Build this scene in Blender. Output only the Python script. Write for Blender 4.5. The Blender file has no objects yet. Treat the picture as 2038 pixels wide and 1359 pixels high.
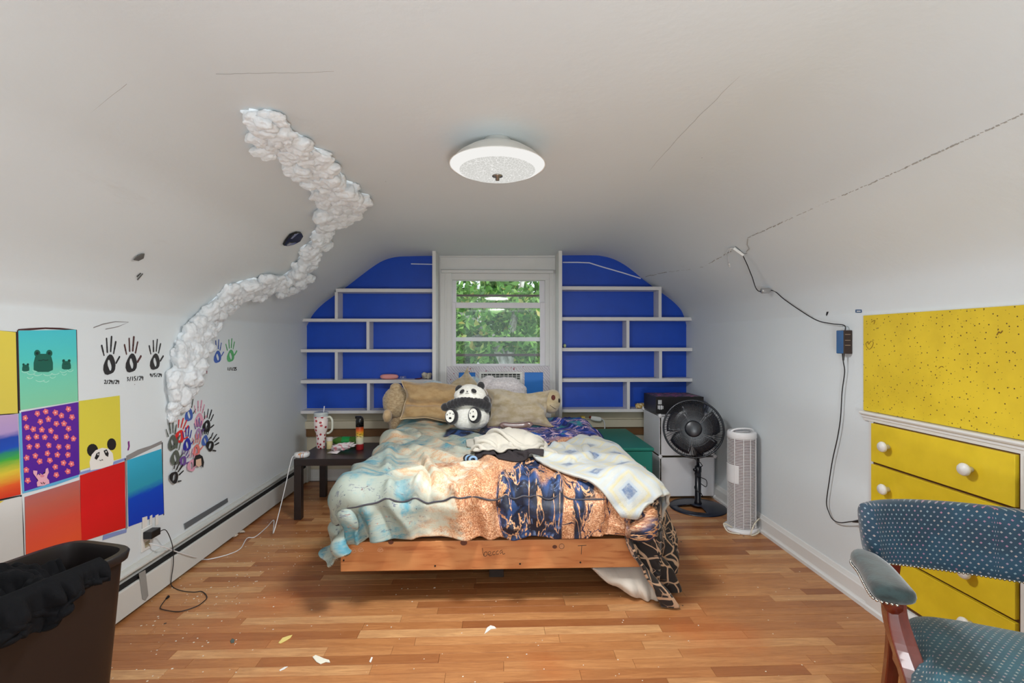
import bpy, bmesh, math, random
import numpy as np
from mathutils import Vector, Matrix, noise
R = random.Random(7)
C = bpy.context.scene.collection
SC = bpy.context.scene
PI = math.pi
# ---------------------------------------------------------------- camera, world, exposure
FPX = 950.0; YAW = math.atan(31 / FPX); CY, SY = math.cos(YAW), math.sin(YAW)
EYE = 1.3
cd = bpy.data.cameras.new('camera'); cam = bpy.data.objects.new('camera', cd); C.objects.link(cam)
cam.location = (0, 0, EYE); cam.rotation_euler = (PI / 2, 0, -YAW)
cd.sensor_width = 36; cd.lens = 36 * FPX / 2038; cd.shift_y = -2.5 / 2038; cd.clip_start = .02
SC.camera = cam
SC.view_settings.view_transform = 'Standard'; SC.view_settings.look = 'None'
SC.view_settings.gamma = 1; SC.view_settings.use_curve_mapping = False
SC.view_settings.exposure = 0.10
SC.cycles.max_bounces = 10; SC.cycles.diffuse_bounces = 5; SC.cycles.transparent_max_bounces = 12
SC.cycles.sample_clamp_indirect = 6
w = bpy.data.worlds.new('world'); SC.world = w; w.use_nodes = True
w.node_tree.nodes['Background'].inputs[0].default_value = (.82, .92, 1, 1)
w.node_tree.nodes['Background'].inputs[1].default_value = 1.7
def area(name, loc, rot, sx, sy, power, col=(1, 1, 1)):
    l = bpy.data.lights.new(name, 'AREA'); l.shape = 'RECTANGLE'; l.size = sx; l.size_y = sy
    l.energy = power; l.color = col
    o = bpy.data.objects.new(name, l); C.objects.link(o); o.location = loc; o.rotation_euler = rot
    return o
area('rear_fill', (0.1, -1.44, 1.35), (PI / 2, 0, PI), 1.5, 1.2, 45, (.84, .93, 1))   # fill light added behind the camera, tinted like daylight
area('ceiling_fill', (.2, -.95, .55), Vector((0, -.5, -.86)).to_track_quat('Z', 'Y').to_euler(), .5, .5, 46, (.92, .97, 1))   # added unseen fill light thrown at the ceiling, no lamp modelled
sun = bpy.data.lights.new('sun', 'SUN'); sun.energy = 2.2; sun.angle = .3; sun.color = (1, .97, .9)
so = bpy.data.objects.new('sun', sun); C.objects.link(so); so.rotation_euler = (math.radians(38), 0, math.radians(60))

# ---------------------------------------------------------------- geometry of the view, used only to read real positions off the photograph
def ray(px, py):
    u = (px - 1019) / FPX; v = (677 - py) / FPX; d = CY - u * SY
    return (u * CY + SY) / d, v / d
def at(px, py, Y):
    a, b = ray(px, py); return Vector((a * Y, Y, EYE + b * Y))
def on_x(px, py, X):
    a, b = ray(px, py); return at(px, py, X / a)
def on_z(px, py, Z):
    a, b = ray(px, py); return at(px, py, (Z - EYE) / b)

# ---------------------------------------------------------------- materials
class NT:
    def __init__(s, name):
        s.m = bpy.data.materials.new(name); s.m.use_nodes = True; s.t = s.m.node_tree
        s.p = s.t.nodes['Principled BSDF']; s.out = s.t.nodes['Material Output']
        s.tc = None
    def n(s, typ, **kw):
        nd = s.t.nodes.new(typ)
        for k, v in kw.items(): setattr(nd, k, v)
        return nd
    def lk(s, a, b): s.t.links.new(a, b)
    def put(s, v, inp):
        if isinstance(v, bpy.types.NodeSocket): s.lk(v, inp)
        else:
            if inp.type == 'RGBA' and len(v) == 3: v = (*v, 1)
            inp.default_value = v
    def coord(s, kind='Object', scale=(1, 1, 1), rot=(0, 0, 0), loc=(0, 0, 0)):
        if s.tc is None: s.tc = s.n('ShaderNodeTexCoord')
        mp = s.n('ShaderNodeMapping'); s.lk(s.tc.outputs[kind], mp.inputs[0])
        mp.inputs['Scale'].default_value = scale; mp.inputs['Rotation'].default_value = rot; mp.inputs['Location'].default_value = loc
        return mp.outputs[0]
    def noise(s, co, scale, detail=3, rough=.5, dist=0, out='Fac'):
        nd = s.n('ShaderNodeTexNoise'); s.lk(co, nd.inputs['Vector'])
        nd.inputs['Scale'].default_value = scale; nd.inputs['Detail'].default_value = detail
        nd.inputs['Roughness'].default_value = rough; nd.inputs['Distortion'].default_value = dist
        return nd.outputs[out]
    def voro(s, co, scale, feature='F1', out='Distance', rand=1):
        nd = s.n('ShaderNodeTexVoronoi', feature=feature); s.lk(co, nd.inputs['Vector'])
        nd.inputs['Scale'].default_value = scale; nd.inputs['Randomness'].default_value = rand
        return nd.outputs[out]
    def math(s, op, a, b=0.0, c=None, clamp=False):
        nd = s.n('ShaderNodeMath', operation=op, use_clamp=clamp)
        s.put(a, nd.inputs[0]); s.put(b, nd.inputs[1])
        if c is not None: s.put(c, nd.inputs[2])
        return nd.outputs[0]
    def mix(s, f, a, b, mode='MIX'):
        nd = s.n('ShaderNodeMix', data_type='RGBA', blend_type=mode)
        s.put(f, nd.inputs[0]); s.put(a, nd.inputs[6]); s.put(b, nd.inputs[7])
        return nd.outputs[2]
    def ramp(s, f, stops, interp='LINEAR'):
        nd = s.n('ShaderNodeValToRGB'); s.lk(f, nd.inputs[0]); cr = nd.color_ramp; cr.interpolation = interp
        while len(cr.elements) < len(stops): cr.elements.new(.5)
        for e, (p, c) in zip(cr.elements, stops):
            e.position = p; e.color = (*c, 1) if len(c) == 3 else c
        return nd.outputs[0]
    def smooth(s, f, lo, hi):
        nd = s.n('ShaderNodeMapRange', interpolation_type='SMOOTHSTEP'); s.put(f, nd.inputs[0])
        nd.inputs[1].default_value = lo; nd.inputs[2].default_value = hi
        return nd.outputs[0]
    def sep(s, co):
        nd = s.n('ShaderNodeSeparateXYZ'); s.lk(co, nd.inputs[0]); return nd.outputs
    def bump(s, h, strength=.3, dist=.01):
        nd = s.n('ShaderNodeBump'); s.lk(h, nd.inputs['Height']); nd.inputs['Strength'].default_value = strength
        nd.inputs['Distance'].default_value = dist; s.lk(nd.outputs[0], s.p.inputs['Normal'])
    def done(s, col=None, rough=.5, metal=0, spec=None, sheen=0, coat=0):
        if col is not None: s.put(col, s.p.inputs['Base Color'])
        s.put(rough, s.p.inputs['Roughness']); s.put(metal, s.p.inputs['Metallic'])
        if spec is not None: s.put(spec, s.p.inputs['Specular IOR Level'])
        if sheen: s.p.inputs['Sheen Weight'].default_value = sheen
        if coat: s.p.inputs['Coat Weight'].default_value = coat
        return s.m
def rgb(r, g, b):   # sRGB 0-255 -> linear
    return tuple((c / 255 / 12.92) if c / 255 <= .04045 else ((c / 255 + .055) / 1.055) ** 2.4 for c in (r, g, b))
_cache = {}
def plain(name, col, rough=.5, metal=0, bump=0, bscale=200, var=.06, spec=None, sheen=0, kind='Object'):
    if name in _cache: return _cache[name]
    t = NT(name); co = t.coord(kind)
    nz = t.noise(co, 9, 4)
    c = t.mix(nz, tuple(x * (1 - var) for x in col), tuple(min(1, x * (1 + var)) for x in col))
    if bump: t.bump(t.noise(co, bscale, 3), bump, .004)
    _cache[name] = t.done(c, rough, metal, spec, sheen); return _cache[name]
def emit(name, col, strength):
    t = NT(name); e = t.n('ShaderNodeEmission'); t.put(col, e.inputs[0]); e.inputs[1].default_value = strength
    t.lk(e.outputs[0], t.out.inputs[0]); return t.m

# ---------------------------------------------------------------- mesh helpers
ORG = {}
def mk(name, V, Fc, mat, parent=None, smooth=False, uv=None, bevel=0, bseg=2, sub=0, matidx=None, solid=0, local=False, recalc=True, keep=False):
    """link one mesh object; V in world metres (or in the parent's frame when local)"""
    V = [Vector(v) for v in V]
    if parent is not None: off = Vector((0, 0, 0)) if local else ORG[parent]
    elif keep or local: off = Vector((0, 0, 0))
    else:
        xs, ys, zs = [v.x for v in V], [v.y for v in V], [v.z for v in V]
        off = Vector(((min(xs) + max(xs)) / 2, (min(ys) + max(ys)) / 2, min(zs)))
    me = bpy.data.meshes.new(name); me.from_pydata([v - off for v in V], [], Fc)
    for m in (mat if isinstance(mat, (list, tuple)) else [mat]): me.materials.append(m)
    if matidx is not None: me.polygons.foreach_set('material_index', matidx)
    if uv is not None:
        l = me.uv_layers.new(name='UVMap'); arr = np.empty((len(me.loops), 2), 'f'); vi = np.empty(len(me.loops), 'i')
        me.loops.foreach_get('vertex_index', vi); arr[:] = np.asarray(uv, 'f')[vi]; l.data.foreach_set('uv', arr.ravel())
    if recalc:
        bm = bmesh.new(); bm.from_mesh(me); bmesh.ops.recalc_face_normals(bm, faces=bm.faces); bm.to_mesh(me); bm.free()
    me.polygons.foreach_set('use_smooth', [bool(smooth)] * len(me.polygons)); me.update()
    o = bpy.data.objects.new(name, me); C.objects.link(o)
    if parent is not None:
        o.parent = parent; ORG[o] = off
    else: o.location = off; ORG[o] = off
    if bevel:
        b = o.modifiers.new('bevel', 'BEVEL'); b.width = bevel; b.segments = bseg; b.limit_method = 'ANGLE'
    if solid:
        s_ = o.modifiers.new('solid', 'SOLIDIFY'); s_.thickness = solid; s_.offset = -1
    if sub:
        s_ = o.modifiers.new('sub', 'SUBSURF'); s_.levels = sub; s_.render_levels = sub
    return o
def tag(o, label=None, cat=None, group=None, kind=None):
    if label: o['label'] = label
    if cat: o['category'] = cat
    if group: o['group'] = group
    if kind: o['kind'] = kind
    return o
def thing(name, loc, label, cat, group=None, rotz=0):
    o = bpy.data.objects.new(name, None); C.objects.link(o); o.location = loc; o.rotation_euler = (0, 0, rotz)
    o.empty_display_size = .05
    ORG[o] = Vector(loc); return tag(o, label, cat, group)
def dup(o, name=None, loc=None, rot=None, label=None, parent=None):
    c = o.copy(); C.objects.link(c)
    if loc is not None: c.location = loc
    if rot is not None: c.rotation_euler = rot
    if label: c['label'] = label
    if parent: c.parent = parent
    for ch in list(o.children):
        d = ch.copy(); C.objects.link(d); d.parent = c
        for g in ch.children:
            e = g.copy(); C.objects.link(e); e.parent = d
    return c
class MB:
    def __init__(s): s.v = []; s.f = []; s.mi = []; s.uv = []
    def add(s, V, Fc, mi=0, uv=None):
        b = len(s.v); s.v += [tuple(v) for v in V]; s.f += [tuple(b + i for i in f) for f in Fc]; s.mi += [mi] * len(Fc)
        s.uv += list(uv) if uv is not None else [(0, 0)] * len(V); return s
    def box(s, x0, x1, y0, y1, z0, z1, mi=0, M=None):
        V = [(x, y, z) for z in (z0, z1) for y in (y0, y1) for x in (x0, x1)]
        if M is not None: V = [M @ Vector(v) for v in V]
        return s.add(V, [(0, 2, 3, 1), (4, 5, 7, 6), (0, 1, 5, 4), (2, 6, 7, 3), (0, 4, 6, 2), (1, 3, 7, 5)], mi)
    def lathe(s, prof, n=32, M=None, mi=0, cap0=True, cap1=True):
        V = []; Fc = []
        for r, z in prof:
            for k in range(n): V.append(Vector((r * math.cos(2 * PI * k / n), r * math.sin(2 * PI * k / n), z)))
        for i in range(len(prof) - 1):
            for k in range(n): k2 = (k + 1) % n; Fc.append((i * n + k, i * n + k2, (i + 1) * n + k2, (i + 1) * n + k))
        if cap0: Fc.append(tuple(range(n))[::-1])
        if cap1: Fc.append(tuple((len(prof) - 1) * n + k for k in range(n)))
        if M is not None: V = [M @ v for v in V]
        return s.add(V, Fc, mi)
    def tube(s, P, r, n=8, mi=0, closed=False):
        P = [Vector(p) for p in P]; m = len(P); rr = r if isinstance(r, (list, tuple)) else [r] * m
        V = []; Fc = []; up = None
        for i, p in enumerate(P):
            t = ((P[(i + 1) % m] if closed or i < m - 1 else p) - (P[i - 1] if closed or i > 0 else p)).normalized()
            if up is None: up = t.orthogonal()
            up = (up - t * up.dot(t)).normalized(); b = t.cross(up)
            for k in range(n):
                a = 2 * PI * k / n; V.append(p + (up * math.cos(a) + b * math.sin(a)) * rr[i])
        for i in range(m if closed else m - 1):
            j = (i + 1) % m
            for k in range(n): k2 = (k + 1) % n; Fc.append((i * n + k, i * n + k2, j * n + k2, j * n + k))
        if not closed: Fc.append(tuple(range(n))[::-1]); Fc.append(tuple((m - 1) * n + k for k in range(n)))
        return s.add(V, Fc, mi)
    def prism(s, poly, d, mi=0):
        """poly: 3-D points of a planar outline, d: extrusion vector"""
        n = len(poly); d = Vector(d); V = [Vector(p) for p in poly] + [Vector(p) + d for p in poly]
        return s.add(V, [tuple(range(n)), tuple(range(2 * n - 1, n - 1, -1))] + [(i, (i + 1) % n, n + (i + 1) % n, n + i) for i in range(n)], mi)
    def blob(s, c, r, amp=.1, freq=3, seed=0, sub=3, rot=None, mi=0, power=1, spike=0):
        bm = bmesh.new(); bmesh.ops.create_icosphere(bm, subdivisions=sub, radius=1)
        V = []; sd = Vector((seed * 3.1, seed * 1.7, seed * .9)); rot = rot or Matrix()
        for v in bm.verts:
            d = v.co.normalized(); k = 1 + amp * noise.noise(d * freq + sd) + amp * .5 * noise.noise(d * freq * 2.3 + sd)
            if spike: k += spike * noise.noise(d * 38 + sd)
            q = Vector([math.copysign(abs(x) ** power, x) for x in d]) * k
            V.append(Vector(c) + (rot.to_3x3() @ Vector((q.x * r[0], q.y * r[1], q.z * r[2]))))
        Fc = [tuple(v.index for v in f.verts) for f in bm.faces]; bm.free()
        return s.add(V, Fc, mi)
    def build(s, name, mat, parent=None, uv=False, **kw):
        return mk(name, s.v, s.f, mat, parent, matidx=s.mi, uv=s.uv if uv else None, **kw)
def bx(name, x0, x1, y0, y1, z0, z1, mat, parent=None, bevel=.002, **kw):
    return MB().box(x0, x1, y0, y1, z0, z1).build(name, mat, parent, bevel=bevel, **kw)
def smooth_path(P, n=8):
    P = [Vector(p) for p in P]; out = []
    for i in range(len(P) - 1):
        p0 = P[max(i - 1, 0)]; p1 = P[i]; p2 = P[i + 1]; p3 = P[min(i + 2, len(P) - 1)]
        for k in range(n):
            t = k / n
            out.append(.5 * ((2 * p1) + (p2 - p0) * t + (2 * p0 - 5 * p1 + 4 * p2 - p3) * t * t + (3 * p1 - p0 - 3 * p2 + p3) * t ** 3))
    return out + [P[-1]]
def align(z, loc):   # matrix whose z axis is z
    z = Vector(z).normalized(); return Matrix.Translation(loc) @ z.to_track_quat('Z', 'Y').to_matrix().to_4x4()
def grid_faces(nu, nv):
    return [(i * nv + j, (i + 1) * nv + j, (i + 1) * nv + j + 1, i * nv + j + 1) for i in range(nu - 1) for j in range(nv - 1)]
# ================================================================ SETTING
XL, XR, YB, YF = -1.762, 1.811, 4.5, -1.5      # left wall, right wall, back wall, wall behind the camera
def back_pt(px, py): p = at(px, py, YB); return (p.x, p.z)
profL = [back_pt(*q) for q in [(614, 648), (616, 638), (622, 627), (632, 615), (645, 603), (664, 589), (692, 569), (719, 548), (742, 531), (762, 519), (785, 512), (815, 510)]]
profR = [back_pt(*q) for q in [(1175, 508), (1200, 510), (1222, 516), (1243, 527), (1262, 541), (1280, 556), (1303, 573), (1327, 590), (1345, 605), (1356, 618), (1362, 632), (1365, 646)]]
prof = [(XL, profL[0][1] - .2), (XL, profL[0][1] - .12), (XL, profL[0][1] - .06), (XL, profL[0][1] - .025), (XL, profL[0][1])] + profL[1:] + [(-.4, 2.094), (0, 2.096), (.45, 2.1)] + profR[:-1] + [(XR, profR[-1][1]), (XR, profR[-1][1] - .025), (XR, profR[-1][1] - .06), (XR, profR[-1][1] - .12), (XR, profR[-1][1] - .2)]
ZL, ZR = prof[0][1], prof[-1][1]
prof = [tuple(p) for p in np.array([(p.x, p.y) for p in smooth_path([Vector((a, b, 0)) for a, b in prof], 4)])]
def on_shell(px, py, out=0.0):
    """where the sight line through a pixel meets the plaster of wall, slope or ceiling; out = distance off it"""
    a, b = ray(px, py); full = [(XL, 0), (XL, ZL)] + prof + [(XR, ZR), (XR, 0)]
    for (x1, z1), (x2, z2) in zip(full, full[1:]):
        dx, dz = x2 - x1, z2 - z1; den = a * dz - b * dx
        if abs(den) < 1e-9: continue
        t = (x1 * dz - (z1 - EYE) * dx) / den
        if t <= 0: continue
        s = ((a * t - x1) / dx) if abs(dx) > abs(dz) else ((b * t + EYE - z1) / dz)
        if -.001 <= s <= 1.001:
            n = Vector((dz, 0, -dx)).normalized()
            p = Vector((a * t, t, EYE + b * t))
            if n.dot(Vector((0, 0, EYE)) - p) < 0: n = -n
            return p + n * out, n
    raise ValueError((px, py))

def plaster(name):
    t = NT(name); co = t.coord('Object'); n1 = t.noise(co, 1.1, 5, .6); n2 = t.noise(co, 38, 3)
    c = t.mix(n1, rgb(212, 218, 220), rgb(219, 225, 227))
    sp = t.voro(co, 4.2); dots = t.math('LESS_THAN', sp, .011)
    c = t.mix(t.math('MULTIPLY', dots, .75), c, rgb(90, 85, 80))
    smg = t.smooth(t.noise(t.coord('Object', (1, .35, 2)), 2.6, 6, .65), .66, .8)
    c = t.mix(t.math('MULTIPLY', smg, .22), c, rgb(150, 145, 135))
    t.bump(t.math('ADD', t.math('MULTIPLY', n2, .25), t.noise(co, 3, 4)), .25, .012)
    return t.done(c, .72, spec=.25)
M_plaster = plaster('plaster_paint')
M_white = plain('white_paint', rgb(222, 220, 216), .5, bump=.1, bscale=60)
def scuffed(name, base, chip, amt=.67):
    t = NT(name); co = t.coord('Object'); n = t.noise(t.coord('Object', (1, 1, .3)), 26, 6, .7)
    c = t.mix(t.smooth(n, amt, amt + .05), base, chip); c = t.mix(t.noise(co, 5, 3), c, t.mix(.5, c, (.6, .6, .55)))
    t.bump(n, .15, .003); return t.done(c, .5)
M_trim = scuffed('scuffed_white_trim', rgb(222, 220, 218), rgb(90, 80, 75), .7)
M_shelfwhite = scuffed('shelf_paint', rgb(218, 215, 216), rgb(120, 110, 100), .76)
M_blue = plain('blue_wall_paint', rgb(0, 70, 184), .45, bump=.12, bscale=40, var=.12)
t = NT('beige_wall_paint'); c_beige = rgb(205, 196, 172)
M_beige = t.done(t.mix(t.noise(t.coord(), 6, 3), c_beige, tuple(x * .9 for x in c_beige)), .6)

def extrude_profile(name, pf, mat, thick=.06):
    V = []; Fc = []
    ys = [YF + (YB - YF) * i / 24 for i in range(25)]; n = len(pf)
    for y in ys: V += [(x, y, z) for x, z in pf]
    Fc = [(i * n + j, (i + 1) * n + j, (i + 1) * n + j + 1, i * n + j + 1) for i in range(24) for j in range(n - 1)]
    # gentle waviness of old plaster, none at the edges
    out = []
    for k, (x, y, z) in enumerate(V):
        j = k % n; e = min(j, n - 1 - j) / n * 4; e = min(1, e) * min(1, (YB - y) * 4)
        d = .006 * e * noise.noise(Vector((x * 1.6, y * 1.3, 2)))
        out.append((x, y, z + d))
    o = mk(name, out, Fc, mat, smooth=True, recalc=False)
    return tag(o, kind='structure')
ceiling = extrude_profile('ceiling', prof, M_plaster)
ceiling['label'] = 'white plaster ceiling curving down into the two sloped sides'
wl = tag(MB().box(XL - .1, XL, YF, YB, -.05, ZL).build('wall_left', M_plaster), 'white left knee wall covered in paintings and handprints', kind='structure')
wr = tag(MB().box(XR, XR + .1, YF, YB, -.05, ZR).build('wall_right', M_plaster), 'white right knee wall with built-in yellow drawers', kind='structure')
# back wall with its window opening
WX0, WX1 = at(889, 600, YB).x, at(1097, 600, YB).x; WZ0, WZ1 = at(990, 796, YB).z, at(990, 543, YB).z
bz = at(700, 812, YB).z
m = MB()
bx0, bx1 = at(868, 600, 4.5).x, at(1111, 600, 4.5).x
def strip(x0, x1, z0, z1, mi):
    m.box(x0, x1, YB, YB + .12, z0, z1, mi)
strip(-1.9, WX0, 0, bz, 1); strip(WX1, 1.95, 0, bz, 1)
strip(-1.9, bx0, bz, 2.3, 0); strip(bx1, 1.95, bz, 2.3, 0)
strip(bx0, WX0, bz, 2.3, 2); strip(WX1, bx1, bz, 2.3, 2)
strip(WX0, WX1, WZ1, 2.3, 2); strip(WX0, WX1, 0, WZ0, 2)
tag(m.build('wall_back', [M_blue, M_beige, M_white], recalc=False), 'back gable wall painted royal blue behind the shelves', kind='structure')
# wall behind the camera with a window opening added for the rear fill light
m = MB(); m.box(-1.9, -.75, YF - .1, YF, 0, 2.3); m.box(.95, 1.95, YF - .1, YF, 0, 2.3); m.box(-.75, .95, YF - .1, YF, 0, .7); m.box(-.75, .95, YF - .1, YF, 2.0, 2.3)
tag(m.build('wall_front', M_plaster), kind='structure')
f2 = tag(MB().box(-.75, -.69, YF - .1, YF + .02, .7, 2).box(.89, .95, YF - .1, YF + .02, .7, 2).box(-.75, .95, YF - .1, YF + .02, .7, .76).box(-.75, .95, YF - .1, YF + .02, 1.94, 2).build('added_rear_window', M_white), kind='structure')  # unseen window frame, added around the rear fill light

# ---------------------------------------------------------------- floor planks
def wood_floor_mat():
    t = NT('oak_strip_floor')
    oi = t.n('ShaderNodeObjectInfo'); geo = t.n('ShaderNodeNewGeometry')
    rnd = t.math('FRACT', t.math('ADD', oi.outputs['Random'], geo.outputs['Random Per Island']))
    off = t.n('ShaderNodeVectorMath', operation='ADD'); t.lk(geo.outputs['Position'], off.inputs[0])
    cmb = t.n('ShaderNodeCombineXYZ'); t.lk(t.math('MULTIPLY', rnd, 37), cmb.inputs[0]); t.lk(t.math('MULTIPLY', rnd, 11), cmb.inputs[1]); t.lk(cmb.outputs[0], off.inputs[1])
    mp = t.n('ShaderNodeMapping'); t.lk(off.outputs[0], mp.inputs[0]); mp.inputs['Scale'].default_value = (1.6, 16, 1)
    g1 = t.noise(mp.outputs[0], 2.6, 6, .62, 1.4); g2 = t.noise(mp.outputs[0], 14, 4, .6)
    base = t.ramp(rnd, [(0, rgb(150, 94, 54)), (.15, rgb(172, 114, 68)), (.5, rgb(188, 130, 80)), (.8, rgb(200, 144, 92)), (1, rgb(213, 166, 114))])
    c = t.mix(t.smooth(g1, .3, .75), t.mix(.45, base, rgb(125, 68, 34)), base)
    c = t.mix(t.math('MULTIPLY', t.smooth(g2, .5, .72), .3), c, rgb(115, 62, 30))
    big = t.noise(t.coord('Object', (1, 1, 1)), 1.3, 2)
    gp = t.n('ShaderNodeMapping'); t.lk(geo.outputs['Position'], gp.inputs[0])
    wn = t.noise(gp.outputs[0], 1.5, 4); c = t.mix(t.smooth(wn, .52, .72), c, t.mix(.35, c, rgb(190, 92, 32)))
    # dropped paint: fine white specks, denser by the left wall
    v = t.n('ShaderNodeTexVoronoi'); t.lk(gp.outputs[0], v.inputs['Vector']); v.inputs['Scale'].default_value = 17
    gate = t.math('GREATER_THAN', t.sep(v.outputs['Color'])[0], .78)
    dot = t.math('MULTIPLY', t.math('LESS_THAN', v.outputs['Distance'], .055), gate)
    x = t.sep(geo.outputs['Position'])[0]
    v2 = t.n('ShaderNodeTexVoronoi'); t.lk(gp.outputs[0], v2.inputs['Vector']); v2.inputs['Scale'].default_value = 30
    dot2 = t.math('MULTIPLY', t.math('LESS_THAN', v2.outputs['Distance'], .13), t.math('MULTIPLY', t.math('GREATER_THAN', t.sep(v2.outputs['Color'])[1], .84), t.math('LESS_THAN', t.math('ADD', x, t.math('MULTIPLY', wn, .6)), -.85)))
    c = t.mix(t.math('MAXIMUM', dot, dot2), c, rgb(225, 220, 205))
    v3 = t.n('ShaderNodeTexVoronoi'); t.lk(gp.outputs[0], v3.inputs['Vector']); v3.inputs['Scale'].default_value = 5.5
    dk = t.math('MULTIPLY', t.math('LESS_THAN', v3.outputs['Distance'], .035), t.math('GREATER_THAN', t.sep(v3.outputs['Color'])[2], .5))
    c = t.mix(dk, c, rgb(40, 32, 28))
    t.bump(t.math('ADD', t.math('MULTIPLY', g2, .3), g1), .12, .002)
    return t.done(c, t.math('MULTIPLY_ADD', g2, .18, .27), spec=.45)
M_floor = wood_floor_mat(); M_gap = plain('floor_gap', rgb(60, 34, 18), .8)
fl = tag(MB().box(-1.9, 1.95, YF - .1, YB + .1, -.05, -.012).build('floor', M_gap), 'worn honey-brown hardwood strip floor flecked with dropped paint', kind='structure')
PW = .0572; GAP = .0009
def plank_shape(L):
    e = .0007; x0, x1, y0, y1 = GAP / 2, L - GAP / 2, GAP / 2, PW - GAP / 2
    V = [(x0, y0, -.012), (x1, y0, -.012), (x1, y1, -.012), (x0, y1, -.012), (x0, y0, -e), (x1, y0, -e), (x1, y1, -e), (x0, y1, -e),
         (x0 + e, y0 + e, 0), (x1 - e, y0 + e, 0), (x1 - e, y1 - e, 0), (x0 + e, y1 - e, 0)]
    F_ = [(0, 1, 5, 4), (1, 2, 6, 5), (2, 3, 7, 6), (3, 0, 4, 7), (4, 5, 9, 8), (5, 6, 10, 9), (6, 7, 11, 10), (7, 4, 8, 11), (8, 9, 10, 11)]
    return V, F_
pm = {}
rows = int((YB - YF) / PW) + 1; rest = MB(); n_single = 0
for r in range(rows):
    y = YF + r * PW
    if y + PW > YB: break
    x = XL; first = True
    single = 1.62 < y < 3.72
    while x < XR - .005:
        L = R.choice([.22, .3, .36, .42, .5, .58, .66, .75, .85]) * (1.25 if single else 1)
        if first: L *= R.uniform(.3, 1); L = round(L, 3); first = False
        if XR - (x + L) < .12: L = XR - x
        key = round(L, 3)
        V, F_ = plank_shape(L); dz = R.uniform(-.0004, .0002)
        if single and n_single < 296:
            if key not in pm:
                o = mk('plank', V, F_, M_floor, fl, local=True, recalc=False); pm[key] = o
            else:
                o = pm[key].copy(); C.objects.link(o)
            o.location = Vector((x, y, dz)) - ORG[fl]; n_single += 1
        else: rest.add([(a + x, b + y, c + dz) for a, b, c in V], F_)
        x += L
fo = rest.build('planks_beyond', M_floor, fl, recalc=False); fo.name = 'floor_planks'; fo['kind'] = 'stuff'

# ---------------------------------------------------------------- baseboards, rails, heater
def bar_y(m_, x0, x1, y0, y1, z0, z1): m_.box(x0, x1, y0, y1, z0, z1)
m = MB()   # moulded profile run along the right wall
pf = [(0, 0), (-.030, 0), (-.030, .018), (-.019, .024), (-.017, .03), (-.017, .088), (-.013, .094), (-.009, .104), (-.006, .112), (0, .114)]
def run_y(m_, pf_, x, y0, y1, mi=0):
    n = len(pf_); V = [(x + a, y, b) for y in (y0, y1) for a, b in pf_]
    m_.add(V, [tuple(range(n)), tuple(range(2 * n - 1, n - 1, -1))] + [(i, (i + 1) % n, n + (i + 1) % n, n + i) for i in range(n)], mi)
run_y(m, pf, XR, YF, YB)
tag(m.build('baseboard_right', M_trim), kind='structure')
tag(MB().box(XL, XR, YB - .016, YB, 0, .1).box(XL, XR, YB - .03, YB, 0, .018).build('baseboard_back', M_white), kind='structure')
# ledge running under the shelves and a brown strip coloured as the shadow below it
z0, z1 = at(700, 853, 4.46).z, at(700, 838, 4.46).z
tag(MB().box(XL, bx0, 4.455, YB, z0, z1).build('trim_1', M_beige, bevel=.003), 'cream rail on the back wall under the left shelves', kind='structure')
tag(MB().box(bx1, XR, 4.455, YB, z0, z1).build('trim_2', M_beige, bevel=.003), 'cream rail on the back wall under the right shelves', kind='structure')
M_brown = plain('rail_shadow_brown', rgb(120, 84, 48), .55, var=.3)  # brown stands in for the shadow below the cream rails
tag(MB().box(XL, bx0, 4.48, YB, z0 - .075, z0 - .001).build('shade_strip_left', M_brown), kind='structure')
tag(MB().box(bx1, XR, 4.48, YB, z0 - .075, z0 - .001).build('shade_strip_right', M_brown), kind='structure')

M_metalwhite = scuffed('heater_enamel', rgb(208, 209, 205), rgb(110, 108, 100), .74)
M_black = plain('black_void', rgb(22, 20, 20), .8)
hx = XL + .040
ht = thing('baseboard_heater', (XL + .02, 1.5, 0), 'long white baseboard heater running along the foot of the left wall', 'heater')
zs = on_x(243.5, 1155.3, hx).z; ze = on_x(243.5, 1176, hx).z; zt = on_x(340, 1077, XL + .008).z
m = MB(); run_y(m, [(.0, ze - .03), (.004, zs), (.004, zt), (0, zt)], XL, -.6, 4.42); m.box(XL, XL + .03, -.6, 4.42, zs, zs + .008)
m.build('back_panel', M_metalwhite, ht)
m = MB(); run_y(m, [(.0, ze), (.038, ze), (.040, ze - .006), (.040, .016), (.036, .016), (.036, ze - .012), (.0, ze - .012)], XL, -.6, 4.42)
m.build('front_cover', M_metalwhite, ht)
bx('fin_core', XL + .004, XL + .03, -.58, 4.40, .02, ze + .012, M_black, ht, bevel=0)
bx('end_cap', XL, XL + .044, 4.40, 4.47, 0.004, zt, M_metalwhite, ht)
M_tape = scuffed('duct_tape', rgb(128, 128, 126), rgb(200, 200, 195), .62)
P = [on_x(*q, hx + .001) for q in [(276, 1141), (289, 1134), (295, 1185), (289, 1195), (283, 1192)]]
tag(MB().prism(P, (.0012, 0, 0)).build('duct_tape', M_tape), 'torn strip of grey duct tape stuck across the heater cover', 'tape')
P = [on_x(*q, XL + .004) for q in [(366, 1042), (452, 991), (453, 999), (368, 1053)]]
tag(MB().prism(P, (.003, 0, 0)).build('metal_strip', plain('grey_metal', rgb(118, 126, 132), .4, .4)), 'flat grey metal strip fixed on the left wall above the heater', 'strip')
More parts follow.
